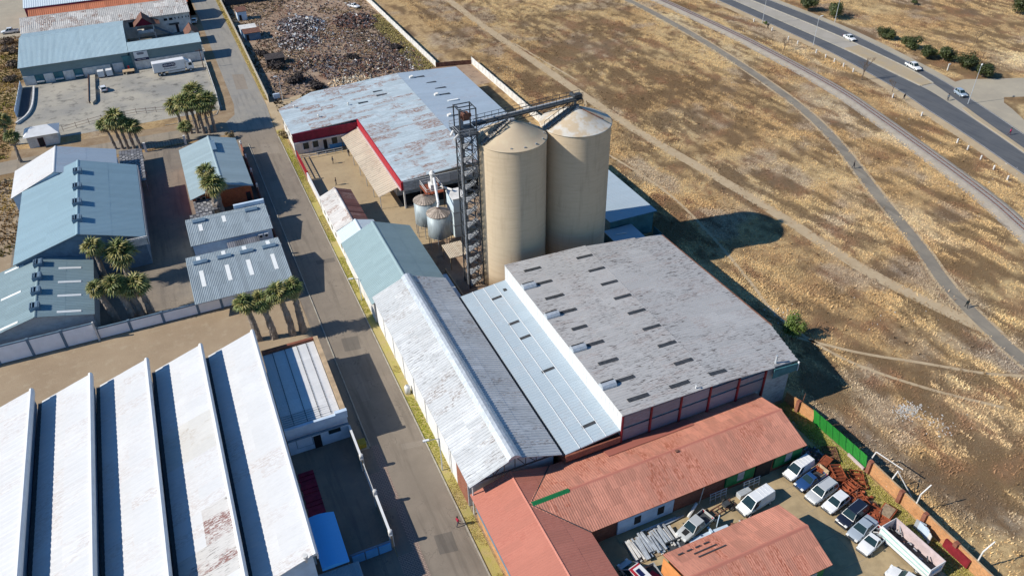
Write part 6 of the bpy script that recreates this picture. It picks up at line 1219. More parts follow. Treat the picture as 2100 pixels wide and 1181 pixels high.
for i, (x, y, r, h, l) in enumerate(((26, 226, 3.2, 2.2, 'dark leafless thicket beside the scrapyard hut'), (29, 213, 3.6, 2.6, 'largest dark leafless thicket in the near corner of the scrapyard'), (33, 207, 3.0, 2.0, 'dark leafless thicket beside the teal sheet wall'), (24, 239, 2.6, 1.9, 'brown thicket below the blue shaded hut'), (48, 224, 2.0, 1.6, 'dark thicket in the middle of the scrapyard'), (62, 226, 2.2, 1.8, 'dark thicket near the pale field wall'))): bush('dark_thicket', l, 'bush', x, y, r, h, 'scrapdark', 900, .4, 'thickets in the scrapyard', 6)
def hut(label, x0, y0, x1, y1, h, roof, wall, extra=None):
    T = thing('scrapyard_hut', label, 'hut', ((x0 + x1) / 2, (y0 + y1) / 2, 0)); mb = MB(); mb.box(x0, y0, 0, x1, y1, h); part(T, 'wall', mb, wall); part(T, 'roof', slabp((x0 - .2, y0 - .2, h + .05), (x1 + .3, y0 - .2, h + .05), (x1 + .3, y1 + .2, h + .5), (x0 - .2, y1 + .2, h + .5), .1), roof)
    windows(T, y0 - .01, [x0 + .5], .1, 1.9, .8, 'dark', 'rust', name='door'); return T
hut('white roofed scrapyard hut beside the street wall', 21.5, 258, 26.2, 261, 2.6, 'offwhite', 'bluewhite'); hut('rusty roofed lean-to hut in front of the white roofed hut', 22.0, 254.3, 26.8, 257.6, 2.3, 'rust', 'bluegrey'); hut('small rusty roofed hut at the top of the scrapyard by the street', 23, 276, 26, 280, 3.0, 'rust', 'bluewhite'); hut('dark collapsed shelter in the scrapyard near the street wall', 24.3, 229.0, 29.4, 232.4, 1.9, 'scrapdark', 'scrapdark')
T = thing('dark_shed', 'dark green shed at the very top of the scrapyard', 'shed', (24, 297, 0)); mb = MB(); mb.box(21.5, 296, 0, 40, 303, 2.4); part(T, 'wall', mb, 'charcoal'); part(T, 'roof', slabp((21.2, 295.6, 2.4), (40.3, 295.6, 2.4), (40.3, 303, 2.8), (21.2, 303, 2.8), .1), 'teal')
T = thing('blue_notice_box', 'small pale meter box on posts at the street corner of the scrapyard', 'box', (22.2, 203, 0)); mb = MB(); mb.box(21.4, 202.7, .5, 23.1, 203.2, 1.7); part(T, 'box', mb, 'bluewhite'); mb = MB(); mb.box(21.5, 202.8, 0, 21.6, 202.9, .5); mb.box(22.9, 202.8, 0, 23, 202.9, .5); part(T, 'post', mb, 'steel')
heap('broken_slabs', 43, 207, 6, 3.5, .3, 160, [('tan', 3), ('conc', 2)], (.7, 1.6))

# ------------------------------------------------------------------ vehicles
PAINT = {}
def paint(c):
    if c not in PAINT:
        t = NT('car_paint'); n = t.noise(t.pos(), 1.5, 3); PAINT[c] = t.fin(t.mix(n, sc3(c, .85), sc3(c, 1.05)), .3, .0, .6); t.b.inputs['Coat Weight'].default_value = .4
    return PAINT[c]
def loft(st, mb):
    """st: (x, zbot, ztop, halfwidth)"""
    v = []; K = 8
    for x, zb, zt, w_ in st: v += [(x, -w_ * .9, zb), (x, -w_, zb + .22), (x, -w_, zt - .14), (x, -w_ * .88, zt), (x, w_ * .88, zt), (x, w_, zt - .14), (x, w_, zb + .22), (x, w_ * .9, zb)]
    n = len(st); mb.add(v, [(i * K + j, (i + 1) * K + j, (i + 1) * K + (j + 1) % K, i * K + (j + 1) % K) for i in range(n - 1) for j in range(K)] + [tuple(range(K)), tuple((n - 1) * K + j for j in range(K - 1, -1, -1))]); mb.f = mb.f
def cabin(T, P, x0, x1, x2, x3, zb, zt, w_, pane=True, sides=True):
    """x0 rear base, x1 windscreen base, x2 rear top, x3 windscreen top"""
    w2 = w_ * .80; mb = MB(); b = [(x0, -w_, zb), (x1, -w_, zb), (x1, w_, zb), (x0, w_, zb)]; t = [(x2, -w2, zt), (x3, -w2, zt), (x3, w2, zt), (x2, w2, zt)]
    mb.add(b + t, [(4, 5, 6, 7), (0, 1, 5, 4), (1, 2, 6, 5), (2, 3, 7, 6), (3, 0, 4, 7)]); o = bevel(part(T, 'cabin', mb, P, world=False), .05)
    def pane_(name, a, b_, c, d, ins=.12, off=.012):
        q = [Vector(p) for p in (a, b_, c, d)]; ce = sum(q, Vector()) / 4; nn = (q[1] - q[0]).cross(q[3] - q[0]).normalized(); q = [p + (ce - p) * ins + nn * off for p in q]; m = MB(); r = [p - nn * .03 for p in q]; m.add(q + r, [(0, 1, 2, 3), (7, 6, 5, 4), (0, 4, 5, 1), (1, 5, 6, 2), (2, 6, 7, 3), (3, 7, 4, 0)]); part(T, name, m, 'glass', world=False)
    pane_('windscreen', b[1], b[2], t[2], t[1], .1); pane_('rear_window', b[3], b[0], t[0], t[3], .14)
    if sides:
        for s_ in (0, 1):
            B0, B1, T0, T1 = ((b[0], b[1], t[0], t[1]), (b[3], b[2], t[3], t[2]))[s_]; mid = lambda p, q, k: Vector(p) + (Vector(q) - Vector(p)) * k
            for k0, k1 in sides if isinstance(sides, (list, tuple)) else ((.04, .5), (.5, .97)):
                c4 = (mid(B0, B1, k0), mid(B0, B1, k1), mid(T0, T1, k1), mid(T0, T1, k0)); c4 = c4 if s_ == 0 else (c4[1], c4[0], c4[3], c4[2]); pane_('side_window', *c4, ins=.14)
def wheel(T, x, y, r=.32, w_=.2):
    mb = MB(); mb.tube((x, y - w_ / 2, r), (x, y + w_ / 2, r), r, n=16); o = part(T, 'wheel', mb, 'black', world=False); s = 1 if y > 0 else -1; mb = MB(); mb.tube((x, y + s * w_ / 2, r), (x, y + s * (w_ / 2 + .015), r), r * .62, n=12); part(o, 'rim', mb, 'galv', world=False)
def lights(T, xf, xr, w_, zf, zr):
    for s_ in (-1, 1):
        mb = MB(); mb.box(xf - .22, s_ * w_ * .66 - .17, zf, xf + .012, s_ * w_ * .66 + .17, zf + .14); part(T, 'headlight', mb, 'lampglass', world=False); mb = MB(); mb.box(xr - .012, s_ * w_ * .78 - .1, zr, xr + .1, s_ * w_ * .78 + .1, zr + .25); part(T, 'tail_light', mb, 'redpaint', world=False); mb = MB(); mb.box(xf * .34, s_ * (w_ + .02) - .02, .92, xf * .34 + .12, s_ * (w_ + .16), 1.06); part(T, 'mirror', mb, 'charcoal', world=False)
    mb = MB(); mb.box(xf - .08, -w_ * .85, .3, xf + .04, w_ * .85, .5); bevel(part(T, 'bumper', mb, 'charcoal', world=False)); mb = MB(); mb.box(xr - .05, -w_ * .85, .32, xr + .08, w_ * .85, .52); bevel(part(T, 'bumper', mb, 'charcoal', world=False))
def car(kind, label, x, y, deg, col, group=None, cat='car', name='parked_car', z=0.025):
    T = thing(name, label, cat, (x, y, z), R(deg), group); P = paint(col); mb = MB()
    if kind in ('hatch', 'sedan', 'suv'):
        L, w_, hb, rf = {'hatch': (3.95, .84, .9, 1.46), 'sedan': (4.5, .87, .9, 1.43), 'suv': (4.65, .92, 1.05, 1.72)}[kind]; h = L / 2
        st = [(-h, .38, hb - .1, w_ * .82), (-h + .12, .3, hb, w_ * .94), (-h + .6, .24, hb + .03, w_), (0, .22, hb, w_), (h - 1.25, .22, hb - .02, w_), (h - .5, .26, hb - .12, w_ * .97), (h - .12, .32, hb - .24, w_ * .86), (h, .4, hb - .36, w_ * .74)]
        loft(st, mb); bevel(part(T, 'body', mb, P, True, world=False), .03)
        if kind == 'hatch': cabin(T, P, -h + .12, h - 1.1, -h + .5, h - 1.85, hb - .02, rf, w_ * .93)
        elif kind == 'sedan': cabin(T, P, -h + .75, h - 1.25, -h + 1.35, h - 2.05, hb - .02, rf, w_ * .92)
        else: cabin(T, P, -h + .1, h - 1.2, -h + .35, h - 1.9, hb - .02, rf, w_ * .93, sides=((.03, .36), (.36, .68), (.68, .97)))
        wx = h - .82; lights(T, h, -h, w_, hb - .32, hb - .25)
        if kind == 'suv':
            for s_ in (-1, 1): mb = MB(); mb.tube((-h + .6, s_ * .6, rf + .05), (h - 2.1, s_ * .6, rf + .05), .03, n=4); part(T, 'roof_rail', mb, 'galv', world=False)
        r = .36 if kind == 'suv' else .31
    elif kind in ('van', 'bigvan'):
        L, w_, rf = (4.4, .86, 1.85) if kind == 'van' else (5.1, .96, 2.0); h = L / 2; hb = 1.05
        loft([(-h, .35, hb, w_ * .95), (-h + .1, .28, hb, w_), (0, .24, hb, w_), (h - 1.1, .24, hb - .02, w_), (h - .4, .28, hb - .2, w_ * .95), (h, .4, hb - .42, w_ * .76)], mb); bevel(part(T, 'body', mb, P, True, world=False))
        cabin(T, P, -h + .02, h - .85, -h + .1, h - 1.75, hb - .03, rf, w_ * .97, sides=((.72, .98),)); wx = h - .85; lights(T, h, -h, w_, .62, .95); r = .33
        for k in range(4): mb = MB(); mb.box(-h + .35 + k * .55, -w_ * .74, rf - .01, -h + .42 + k * .55, w_ * .74, rf + .025); part(T, 'roof_rib', mb, P, world=False)
    else:
        dc = kind == 'dc'; L, w_ = (5.2, .91) if dc else (4.7, .84); h = L / 2; hb = 1.0; rf = 1.72 if dc else 1.5; cb = -h + (1.6 if dc else 1.9)
        loft([(cb - .05, .3, hb, w_), (h - 1.3, .3, hb, w_), (h - .5, .32, hb - .1, w_ * .96), (h, .42, hb - .3, w_ * .8)], mb); bevel(part(T, 'body', mb, P, True, world=False))
        cabin(T, P, cb, h - 1.35, cb + .18, h - 2.05, hb - .03, rf, w_ * .93, sides=((.03, .5), (.5, .97)) if dc else ((.1, .95),))
        mb = MB(); a, b = -h, cb - .06
        for x0, y0, x1, y1, z0, z1 in ((a, -w_, b, -w_ + .07, .5, hb), (a, w_ - .07, b, w_, .5, hb), (a, -w_ + .07, a + .06, w_ - .07, .5, hb), (b - .06, -w_ + .07, b, w_ - .07, .5, hb)): mb.box(x0, y0, z0, x1, y1, z1)
        bevel(part(T, 'cargo_bed', mb, P, world=False), .02); mb = MB(); mb.box(a + .06, -w_ + .07, .5, b - .06, w_ - .07, .56); part(T, 'bed_floor', mb, 'charcoal', world=False)
        wx = h - .85; lights(T, h, -h, w_, hb - .35, .65); r = .37
    for sx in (-1, 1):
        for sy in (-1, 1): wheel(T, sx * wx, sy * (w_ - .1), r)
    return T
g = 'vehicles parked in a row in the workshop yard'
white, silver = (.72, .72, .71), (.42, .44, .46)
car('van', 'white panel van at the top of the parked row, nearest the red roof workshop', 60.6, 47.0, 190, white, g, 'van')
T = car('sc', 'dark blue pickup with a pale canopy, second in the parked row', 60.9, 45.0, 188, (.02, .06, .17), g, 'pickup'); mb = MB(); mb.box(-2.3, -.8, .95, -2.22, .8, 1.6); mb.box(-2.3, -.8, 1.55, -.7, -.74, 1.62); mb.box(-2.3, .74, 1.55, -.7, .8, 1.62); part(T, 'ladder_rack', mb, 'tan', world=False)
car('suv', 'silver crossover, third in the parked row above the white hatchback', 60.8, 42.9, 190, (.46, .47, .47), g); car('hatch', 'white hatchback in the middle of the parked row', 61.3, 40.9, 191, white, g); car('suv', 'black station wagon with roof rails below the white hatchback', 61.7, 38.6, 192, (.012, .016, .03), g)
car('sedan', 'silver blue sedan between the black wagon and the white bakkie', 61.4, 36.6, 193, (.33, .38, .43), g)
T = car('sc', 'white bakkie with scrap metal in its open bed at the end of the row', 61.2, 34.7, 194, white, g, 'pickup'); 
for k in range(12): mb = MB(); mb.cbox((random.uniform(-1.9, -.6), random.uniform(-.5, .5), random.uniform(.7, 1.05)), (random.uniform(.4, .9), .12, .1), random.uniform(0, 3)); part(T, 'scrap_piece', mb, random.choice(['steel', 'rust', 'offwhite', 'galv']), world=False)
car('bigvan', 'white cargo van standing alone between the two red roofs', 52.2, 45.1, 188, white, None, 'van'); T = car('dc', 'silver double cab pickup with a black bonnet stripe, beside the metal stack', 43.3, 45.3, 195, (.45, .46, .45), None, 'pickup'); mb = MB(); mb.add([(1.3, -.35, 1.0), (2.1, -.3, .93), (2.1, .3, .93), (1.3, .35, 1.0), (1.3, -.35, 1.02), (2.1, -.3, .95), (2.1, .3, .95), (1.3, .35, 1.02)], [(4, 5, 6, 7), (0, 1, 5, 4), (2, 3, 7, 6), (1, 2, 6, 5)]); part(T, 'bonnet_stripe', mb, 'black', world=False)
car('suv', 'white car at the bottom edge beside the white trailer body', 60.6, 28.9, 108, white)
T = car('bigvan', 'dark nosed van with a red and white roof in the shade of the street wing', 33.3, 42.2, 102, (.62, .62, .60), None, 'van'); mb = MB(); mb.box(-2.4, -.74, 2.03, .7, .74, 2.06); part(T, 'roof_panel', mb, 'redpaint', world=False); mb = MB(); mb.box(-2.4, -.74, 2.062, .45, .4, 2.085); part(T, 'roof_panel', mb, 'white', world=False); mb = MB(); mb.box(-.9, -.25, 2.09, .15, .3, 2.12); part(T, 'roof_window', mb, 'navy', world=False)
g = 'cars driving on the highway'
car('sedan', 'white sedan driving on the far carriageway of the highway', 187.9, 172.2, -97, white, g, 'car', 'moving_car', .015); car('dc', 'white pickup driving on the far carriageway past the wide bushes', 186.2, 146.3, -101, white, g, 'pickup', 'moving_car', .015); car('hatch', 'silver blue hatchback driving past the mouth of the side road', 182.2, 127.2, -107, (.30, .37, .44), g, 'car', 'moving_car', .015)
car('hatch', 'small white hatchback parked by the ramp in the north yard', -19.4, 230.6, 100, white, None, 'car', 'parked_car', .01); car('dc', 'white pickup parked at the top left corner of the view', -46, 297.5, 178, white, None, 'pickup')
car('sc', 'small white pickup at the top of the scrapyard with a rusty load', 61.6, 273.2, -60, (.7, .7, .7), None, 'pickup'); car('sedan', 'pale car parked by the far end of the street', 9.6, 281.5, 80, (.6, .6, .6))
# box truck
T = thing('box_truck', 'white box truck with a navy rounded logo parked along the north warehouse', 'truck', (-.5, 236.0, .01), R(3)); P = paint(white)
mb = MB(); mb.box(-5.4, -1.25, 1.15, 3.1, 1.25, 3.75); bx = bevel(part(T, 'cargo_box', mb, 'white', world=False), .05); mb = MB(); mb.box(-5.4, -.45, .75, 5.0, .45, 1.1); part(T, 'chassis', mb, 'charcoal', world=False)
mb = MB(); mb.extr([(3.3, .7), (5.3, .7), (5.35, 1.6), (5.0, 2.75), (3.3, 2.85)], -1.15, 1.15); bevel(part(T, 'cab', mb, P, world=False), .08)
mb = MB(); mb.add([(5.345, -1.0, 1.75), (5.345, 1.0, 1.75), (5.06, .95, 2.62), (5.06, -.95, 2.62), (5.38, -1.0, 1.75), (5.38, 1.0, 1.75), (5.09, .95, 2.62), (5.09, -.95, 2.62)], [(4, 5, 6, 7), (0, 1, 5, 4), (2, 3, 7, 6), (0, 4, 7, 3), (1, 2, 6, 5)]); part(T, 'windscreen', mb, 'glass', world=False); mb = MB(); mb.box(4.0, -1.17, 1.7, 4.9, -1.12, 2.5); mb.box(4.0, 1.12, 1.7, 4.9, 1.17, 2.5); part(T, 'side_window', mb, 'glass', world=False)
mb = MB(); mb.extr([(3.0, 2.9), (4.2, 2.9), (3.2, 3.7), (3.0, 3.7)], -1.1, 1.1); part(T, 'wind_deflector', mb, 'white', world=False)
for xx in (-4.1, -2.9, 4.3):
    for s_ in (-1, 1): wheel(T, xx, s_ * 1.05, .48, .3)
mb = MB(); mb.box(-1.8, -1.2, .5, 2.8, -1.1, 1.0); part(T, 'side_guard', mb, 'offwhite', world=False)
pl = []; c0 = (-1.1, -1.26, 2.85)
def loz(par, c, w_, h):
    r = h / 2; q = []
    for k in range(9): t = -math.pi / 2 + math.pi * k / 8; q.append((c[0] + w_ / 2 - r + r * math.cos(t), c[2] + r * math.sin(t)))
    for k in range(9): t = math.pi / 2 + math.pi * k / 8; q.append((c[0] - w_ / 2 + r + r * math.cos(t), c[2] + r * math.sin(t)))
    m = MB(); m.extr(q, c[1] - .02, c[1]); return part(par, 'logo_plate', m, 'navy', world=False)
lz = loz(bx, c0, 3.6, 1.05)
def text_local(s_, par, p, h, mat):
    o = text(s_, par, (0, 0, 0), h, mat); o.location = p; return o
text_local('HENWED', lz, (-1.1, -1.29, 2.85), .82, 'white'); text_local('Parts Auction', bx, (-.9, -1.27, 1.9), .62, 'charcoal')
T = thing('yellow_trolley', 'pale flat trolley with red frames beside the tall roller door', 'trolley', (-12.6, 241.6, 0)); mb = MB(); mb.box(-14, 240.4, .7, -10.9, 242.6, .85); part(T, 'deck', mb, 'tan'); mb = MB(); mb.box(-12.5, 242.6, 0, -12.0, 242.75, 1.7); part(T, 'frame', mb, 'redpaint')
for x, y in ((-13.6, 240.8), (-11.3, 240.8), (-13.6, 242.3), (-11.3, 242.3)): mb = MB(); mb.tube((x, y, .3), (x, y + .15, .3), .3, n=10); part(T, 'wheel', mb, 'black')
for k, (x, l) in enumerate(((-19.6, 'left white steel container beside the head of the ramp'), (-17.4, 'right white steel container beside the head of the ramp'))): T = thing('steel_container', l, 'container', (x, 241.6, 0)); mb = MB(); mb.box(x - .8, 240.8, .3, x + .8, 242.6, 1.9); bevel(part(T, 'body', mb, 'white')); mb = MB(); mb.box(x - .7, 240.9, 0, x - .5, 242.5, .3); mb.box(x + .5, 240.9, 0, x + .7, 242.5, .3); part(T, 'skid', mb, 'rust')
# white open trailer body with blue lettering
T = thing('open_trailer_body', 'white open topped trailer body with pale green stripes, full of scrap, beside the brick wall', 'trailer', (63.9, 31.8, 0), R(-86)); 
Lx, Wy, Hh = 3.4, 1.25, 2.35
for nm, b_, m_, l in (('side_panel', (-Lx, -Wy, .6, Lx, -Wy + .08, Hh), 'white', 'white side with pale green stripes'), ('side_panel', (-Lx, Wy - .08, .6, Lx, Wy, Hh), 'pink', 'faded pink far side'), ('end_panel', (-Lx, -Wy + .08, .6, -Lx + .08, Wy - .08, Hh), 'offwhite', None), ('end_panel', (Lx - .08, -Wy + .08, .6, Lx, Wy - .08, Hh), 'white', 'end panel with blue lettering'), ('floor', (-Lx, -Wy, .5, Lx, Wy, .6), 'charcoal', None)): mb = MB(); mb.box(*b_); part(T, nm, mb, m_, world=False, label=l)
for z in (.85, 1.75): 
    mb = MB(); mb.add([(-Lx + .1, -Wy - .012, z + .1), (Lx - .1, -Wy - .012, z - .1 if z > 1 else z + .25), (Lx - .1, -Wy - .012, z + .1 if z > 1 else z + .4), (-Lx + .1, -Wy - .012, z + .35)], [(0, 1, 2, 3)]); MT.setdefault('mint', plain('mint_stripe', (.32, .52, .48), .1, 1)); part(T, 'stripe', mb, 'mint', world=False)
mb = MB()
for k in range(5): mb.box(Lx + .003, -.85 + k * .36, 1.2, Lx + .018, -.65 + k * .36, 1.9); mb.box(Lx + .003, -.85 + k * .36, 1.5 + .15 * (k % 2), Lx + .018, -.55 + k * .36, 1.62 + .15 * (k % 2))
part(T, 'blue_lettering', mb, 'blue', world=False)
for k in range(26): mb = MB(); a = Vector((random.uniform(-2.6, 2.6), random.uniform(-.8, .8), random.uniform(.7, 1.4))); d = Vector((random.uniform(-1, 1), random.uniform(-.35, .35), random.uniform(-.2, .35))); mb.tube(a, a + d * random.uniform(.5, 1.6), random.uniform(.04, .12), n=5); part(T, 'scrap_bar', mb, random.choice(['charcoal', 'charcoal', 'steel', 'navy', 'rust']), world=False)
for xx in (-2.2, 2.0):
    for s_ in (-1, 1): wheel(T, xx, s_ * 1.0, .32, .2)

# ------------------------------------------------------------------ scrap and stock in the workshop yard
T = thing('aluminium_profile_stack', 'stack of long silver metal sections on a timber base beside the silver pickup', 'stack', (37.8, 45.6, 0)); mb = MB(); mb.box(34.4, 43.9, .03, 40.8, 47.3, .12); part(T, 'base', mb, 'wood')
for k in range(34):
    x = 34.7 + (k % 17) * .36 + random.uniform(-.1, .1); z = .2 + .28 * (k // 17) + random.uniform(0, .12); mb = MB(); a = random.uniform(-.12, .12) + math.pi / 2; mb.cbox((x, 45.6 + random.uniform(-.4, .4), z), (random.uniform(2.0, 3.2), random.uniform(.16, .3), random.uniform(.12, .22)), a); part(T, 'section', mb, random.choice(['galv', 'galv', 'offwhite', 'steel', 'galv']))
T = thing('engine_hoist_bed', 'dark empty load bed lying between the metal stack and the silver pickup', 'load bed', (40.4, 43.9, 0)); mb = MB(); mb.box(38.7, 43.2, .05, 41.6, 44.6, .3); part(T, 'floor', mb, 'charcoal'); mb = MB(); mb.box(38.7, 43.05, .05, 41.6, 43.2, .8); part(T, 'side', mb, 'bluewhite'); mb = MB(); mb.box(38.7, 44.6, .05, 41.6, 44.75, .8); part(T, 'side', mb, 'charcoal')
T = thing('long_white_frame', 'long white steel frame lying in front of the silver pickup', 'frame', (44.4, 43.9, 0)); mb = MB(); mb.cbox((44.4, 43.9, .25), (5.6, .5, .25), -.03); part(T, 'beam', mb, 'bluewhite'); mb = MB(); mb.cbox((46.2, 44.6, .9), (.9, .1, 1.3), .7); mb.cbox((44.8, 44.2, .45), (.3, .9, .2), 0); part(T, 'bracket', mb, 'bluewhite')
T = thing('vehicle_chassis', 'bare rusty vehicle chassis with wheels behind the white cargo van', 'chassis', (47.7, 46.2, 0), R(8))
for s_ in (-.45, .45): mb = MB(); mb.box(-2.2, s_ - .06, .4, 2.2, s_ + .06, .55); part(T, 'frame_rail', mb, 'rust', world=False)
for xx in (-1.9, -.9, 0, 1.0, 1.9): mb = MB(); mb.box(xx, -.4, .42, xx + .12, .4, .52); part(T, 'cross_member', mb, 'rust', world=False)
mb = MB(); mb.box(.6, -.35, .5, 1.5, .35, .95); part(T, 'engine', mb, 'charcoal', world=False)
for xx in (-1.5, 1.5):
    for s_ in (-1, 1): wheel(T, xx, s_ * .75, .33, .2)
for x, y, l in ((48.6, 47.7, 'grey tubular rack leaning against the brick workshop wall'), (53.6, 47.5, 'second grey tubular rack, under the green window panel')):
    T = thing('pipe_rack', l, 'rack', (x, y, 0))
    for k in range(4): mb = MB(); mb.tube((x - 1.2 + k * .8, y, 0), (x - 1.2 + k * .8, y + .2, 1.5), .05, n=5); part(T, 'upright', mb, 'galv')
    for z in (.6, 1.1, 1.5): mb = MB(); mb.tube((x - 1.3, y + .13 * z, z), (x + 1.3, y + .13 * z, z), .05, n=5); part(T, 'rail', mb, 'galv')
T = thing('metal_cabinet', 'grey metal cabinet lying near the front of the white cargo van', 'cabinet', (51.9, 47.0, 0)); mb = MB(); mb.cbox((52.0, 47.0, .4), (1.9, .8, .75), .1); bevel(part(T, 'body', mb, 'galv')); mb = MB(); mb.cbox((51.98, 46.57, .4), (.9, .03, .6), .1); part(T, 'door', mb, 'steel')
T = thing('fallen_beams', 'long pale beams lying along the wall under the white panel', 'beams', (39.5, 47.8, 0))
for k in range(4): mb = MB(); mb.cbox((39.5 + k * .5, 47.7 - .16 * k, .15 + .1 * (k % 2)), (4.5, .14, .12), .03 * k); part(T, 'beam', mb, random.choice(['offwhite', 'steel', 'galv']))
T = thing('square_duct', 'pale square duct leaning in the corner by the downpipe', 'duct', (44.6, 47.4, 0)); mb = MB(); mb.tube((43.6, 47.0, .2), (45.4, 47.9, .9), .2, n=6); part(T, 'duct', mb, 'offwhite')
heap('loose_scrap', 50.5, 43.1, 4.2, .7, .4, 90, [('rust', 3), ('steel', 3), ('charcoal', 2)], (.3, 1.0)); heap('loose_scrap', 64.2, 48.6, 1.6, 1.4, .6, 110, [('charcoal', 4), ('steel', 2), ('rust', 2)], (.2, .7))
T = thing('small_load_bed', 'small dark open load bed by the painted gable', 'load bed', (35.6, 41.7, 0)); mb = MB(); mb.box(34.3, 40.2, .35, 36.0, 43.0, .45); part(T, 'floor', mb, 'charcoal')
for b_ in ((34.3, 40.2, .45, 34.36, 43.0, .95), (35.94, 40.2, .45, 36.0, 43.0, .95), (34.36, 42.94, .45, 35.94, 43.0, .95), (34.36, 40.2, .45, 35.94, 40.26, .95)): mb = MB(); mb.box(*b_); part(T, 'side', mb, 'steel')
mb = MB(); mb.cbox((35.1, 41.4, .7), (1.1, 1.4, .3), .4); part(T, 'cargo', mb, 'maroon')
# rusty red formwork stacks
def formwork(label, x, y, rz, n, L=2.6, W_=1.1, tilt=.08, mats=('rustred',)):
    T = thing('formwork_stack', label, 'stack', (x, y, 0), rz, 'rusty formwork stacks')
    for k in range(n):
        z = .08 + k * .17; mb = MB(); q = random.uniform(-tilt, tilt); dx, dy = random.uniform(-.15, .15), random.uniform(-.12, .12)
        for yy in (-W_ / 2, W_ / 2 - .08): mb.box(-L / 2, yy, z, L / 2, yy + .08, z + .12)
        for i in range(5): xx = -L / 2 + i * (L - .08) / 4; mb.box(xx, -W_ / 2 + .08, z, xx + .08, W_ / 2 - .08, z + .1)
        if k % 3 == 0: mb.box(-L / 2 + .08, -W_ / 2 + .08, z + .02, L / 2 - .08, W_ / 2 - .08, z + .05)
        ca, sa = math.cos(q), math.sin(q); mb.v = [(a * ca - b * sa + dx, a * sa + b * ca + dy, c) for a, b, c in mb.v]; part(T, 'panel', mb, random.choice(mats), world=False)
formwork('rusty red formwork stack behind the white panel van', 64.0, 46.2, .4, 7); formwork('tallest rusty red formwork stack, behind the dark blue pickup', 64.3, 44.2, 1.2, 9, 2.2, 1.4); formwork('orange rusty formwork stack behind the silver crossover', 64.2, 42.0, .2, 6, 2.6, 1.6, .2); formwork('spread rusty formwork frames beside the brick wall', 66.6, 42.6, 1.0, 3, 3.0, 1.6, .3); formwork('flat rusty frames lying in the grass below the green fence', 66.5, 47.5, .9, 2, 2.6, 1.8, .2, ('rust',)); formwork('rusty formwork stack behind the white hatchback', 64.2, 39.6, 1.4, 5, 2.4, 1.3, .3); formwork('rusty formwork stack behind the black wagon', 64.3, 37.6, .6, 5, 2.4, 1.2, .3); formwork('low rusty stack next to the white bakkie bed', 64.3, 36.0, .2, 4, 1.9, 1.2, .3)
heap('loose_formwork', 64.4, 40.8, 1.6, 4.5, .5, 260, [('rustred', 6), ('rust', 2), ('wood', 1)], (.3, 1.3))
T = thing('pallet_crate', 'open timber crate of pale offcuts at the lower end of the rusty stacks', 'crate', (66.0, 37.2, 0), .35); mb = MB(); mb.box(-1.1, -.8, .05, 1.1, .8, .7); part(T, 'crate', mb, 'rustred', world=False); mb = MB(); mb.box(-.95, -.65, .6, .95, .65, .78); part(T, 'offcuts', mb, 'wood', world=False)
T = thing('broken_panels', 'broken grey panels leaning on the brick wall past the trailer', 'panels', (67.6, 33.4, 0))
for k in range(4): mb = MB(); mb.cbox((67.5 + .1 * k, 32.4 + k * .5, .8), (.08, 1.2, 1.5), .3 * k - .5); part(T, 'panel', mb, random.choice(['offwhite', 'galv', 'bluewhite']))

# ------------------------------------------------------------------ lamps, bollards, people
def lamp(label, x, y, h, ax, ay, name='street_lamp', group='highway lamp posts'):
    T = thing(name, label, 'street lamp', (x, y, 0), 0, group); mb = MB(); mb.tube((x, y, 0), (x, y, h), .1, .055, 7); part(T, 'pole', mb, 'galv'); mb = MB(); mb.tube((x, y, h), (x + ax, y + ay, h + .25), .055, .045, 5); part(T, 'arm', mb, 'galv'); mb = MB(); a = math.atan2(ay, ax); mb.cbox((x + ax, y + ay, h + .24), (.8, .3, .16), a); part(T, 'lamp_head', mb, 'lampglass')
lamp('tall lamp post on the median island by the side road', 179.4, 122.4, 9.6, .9, .5); lamp('lamp post on the highway shoulder beside the small olive shrub', 174.3, 195.9, 8.5, 1.0, .1); lamp('lamp post on the highway shoulder opposite the white sedan', 174.8, 173.1, 8.3, 1.0, 0); lamp('lamp post next to the second dark bush', 195.9, 187.0, 8.5, -1, 0); lamp('lamp post at the very top beside the near carriageway', 174.9, 221, 8.5, 1, 0)
lamp('street lamp with a long arm over the street beside the long hall', 18.7, 67.0, 6.0, -1.7, .2, 'verge_lamp', None); lamp('thin lamp post on the verge at the top of the scrapyard wall', 23.5, 201.5, 6.5, -.8, 0, 'verge_lamp', None); lamp('short lamp post beside the grey-green hall on the street verge', 19.0, 108.0, 4.5, -1.2, .2, 'verge_lamp', None)
T = thing('white_marker', 'short white marker post in the grass by the wide bushes', 'marker', (193.2, 141, 0)); mb = MB(); mb.box(193.1, 140.9, 0, 193.35, 141.1, 1.9); part(T, 'post', mb, 'offwhite'); mb = MB(); mb.box(193.0, 140.85, 1.6, 193.7, 141.0, 2.0); part(T, 'plate', mb, 'white')
for x, y, r, h, l in ((-43, 262, 3.0, 2.2, 'dry brown thicket left of the north warehouse'), (-44.5, 276, 3.4, 2.6, 'dry brown thicket left of the streaked roof building'), (-43, 250, 2.4, 1.6, 'low dry thicket beside the front corner of the north warehouse'), (-46, 286, 3.0, 2.4, 'dark thicket at the top left below the parked pickup')): bush('dry_thicket', l, 'bush', x, y, r, h, 'twig', 700, .38, 'dry thickets at the left edge')
T = thing('utility_pole', 'thin dark utility pole with a cross arm by the corner of the north yard', 'pole', (7.4, 236.5, 0)); mb = MB(); mb.tube((7.4, 236.5, 0), (7.4, 236.5, 5.5), .12, .08, 6); part(T, 'pole', mb, 'rust'); mb = MB(); mb.box(6.2, 236.42, 4.9, 8.6, 236.56, 5.05); part(T, 'cross_arm', mb, 'rust')
T0 = None
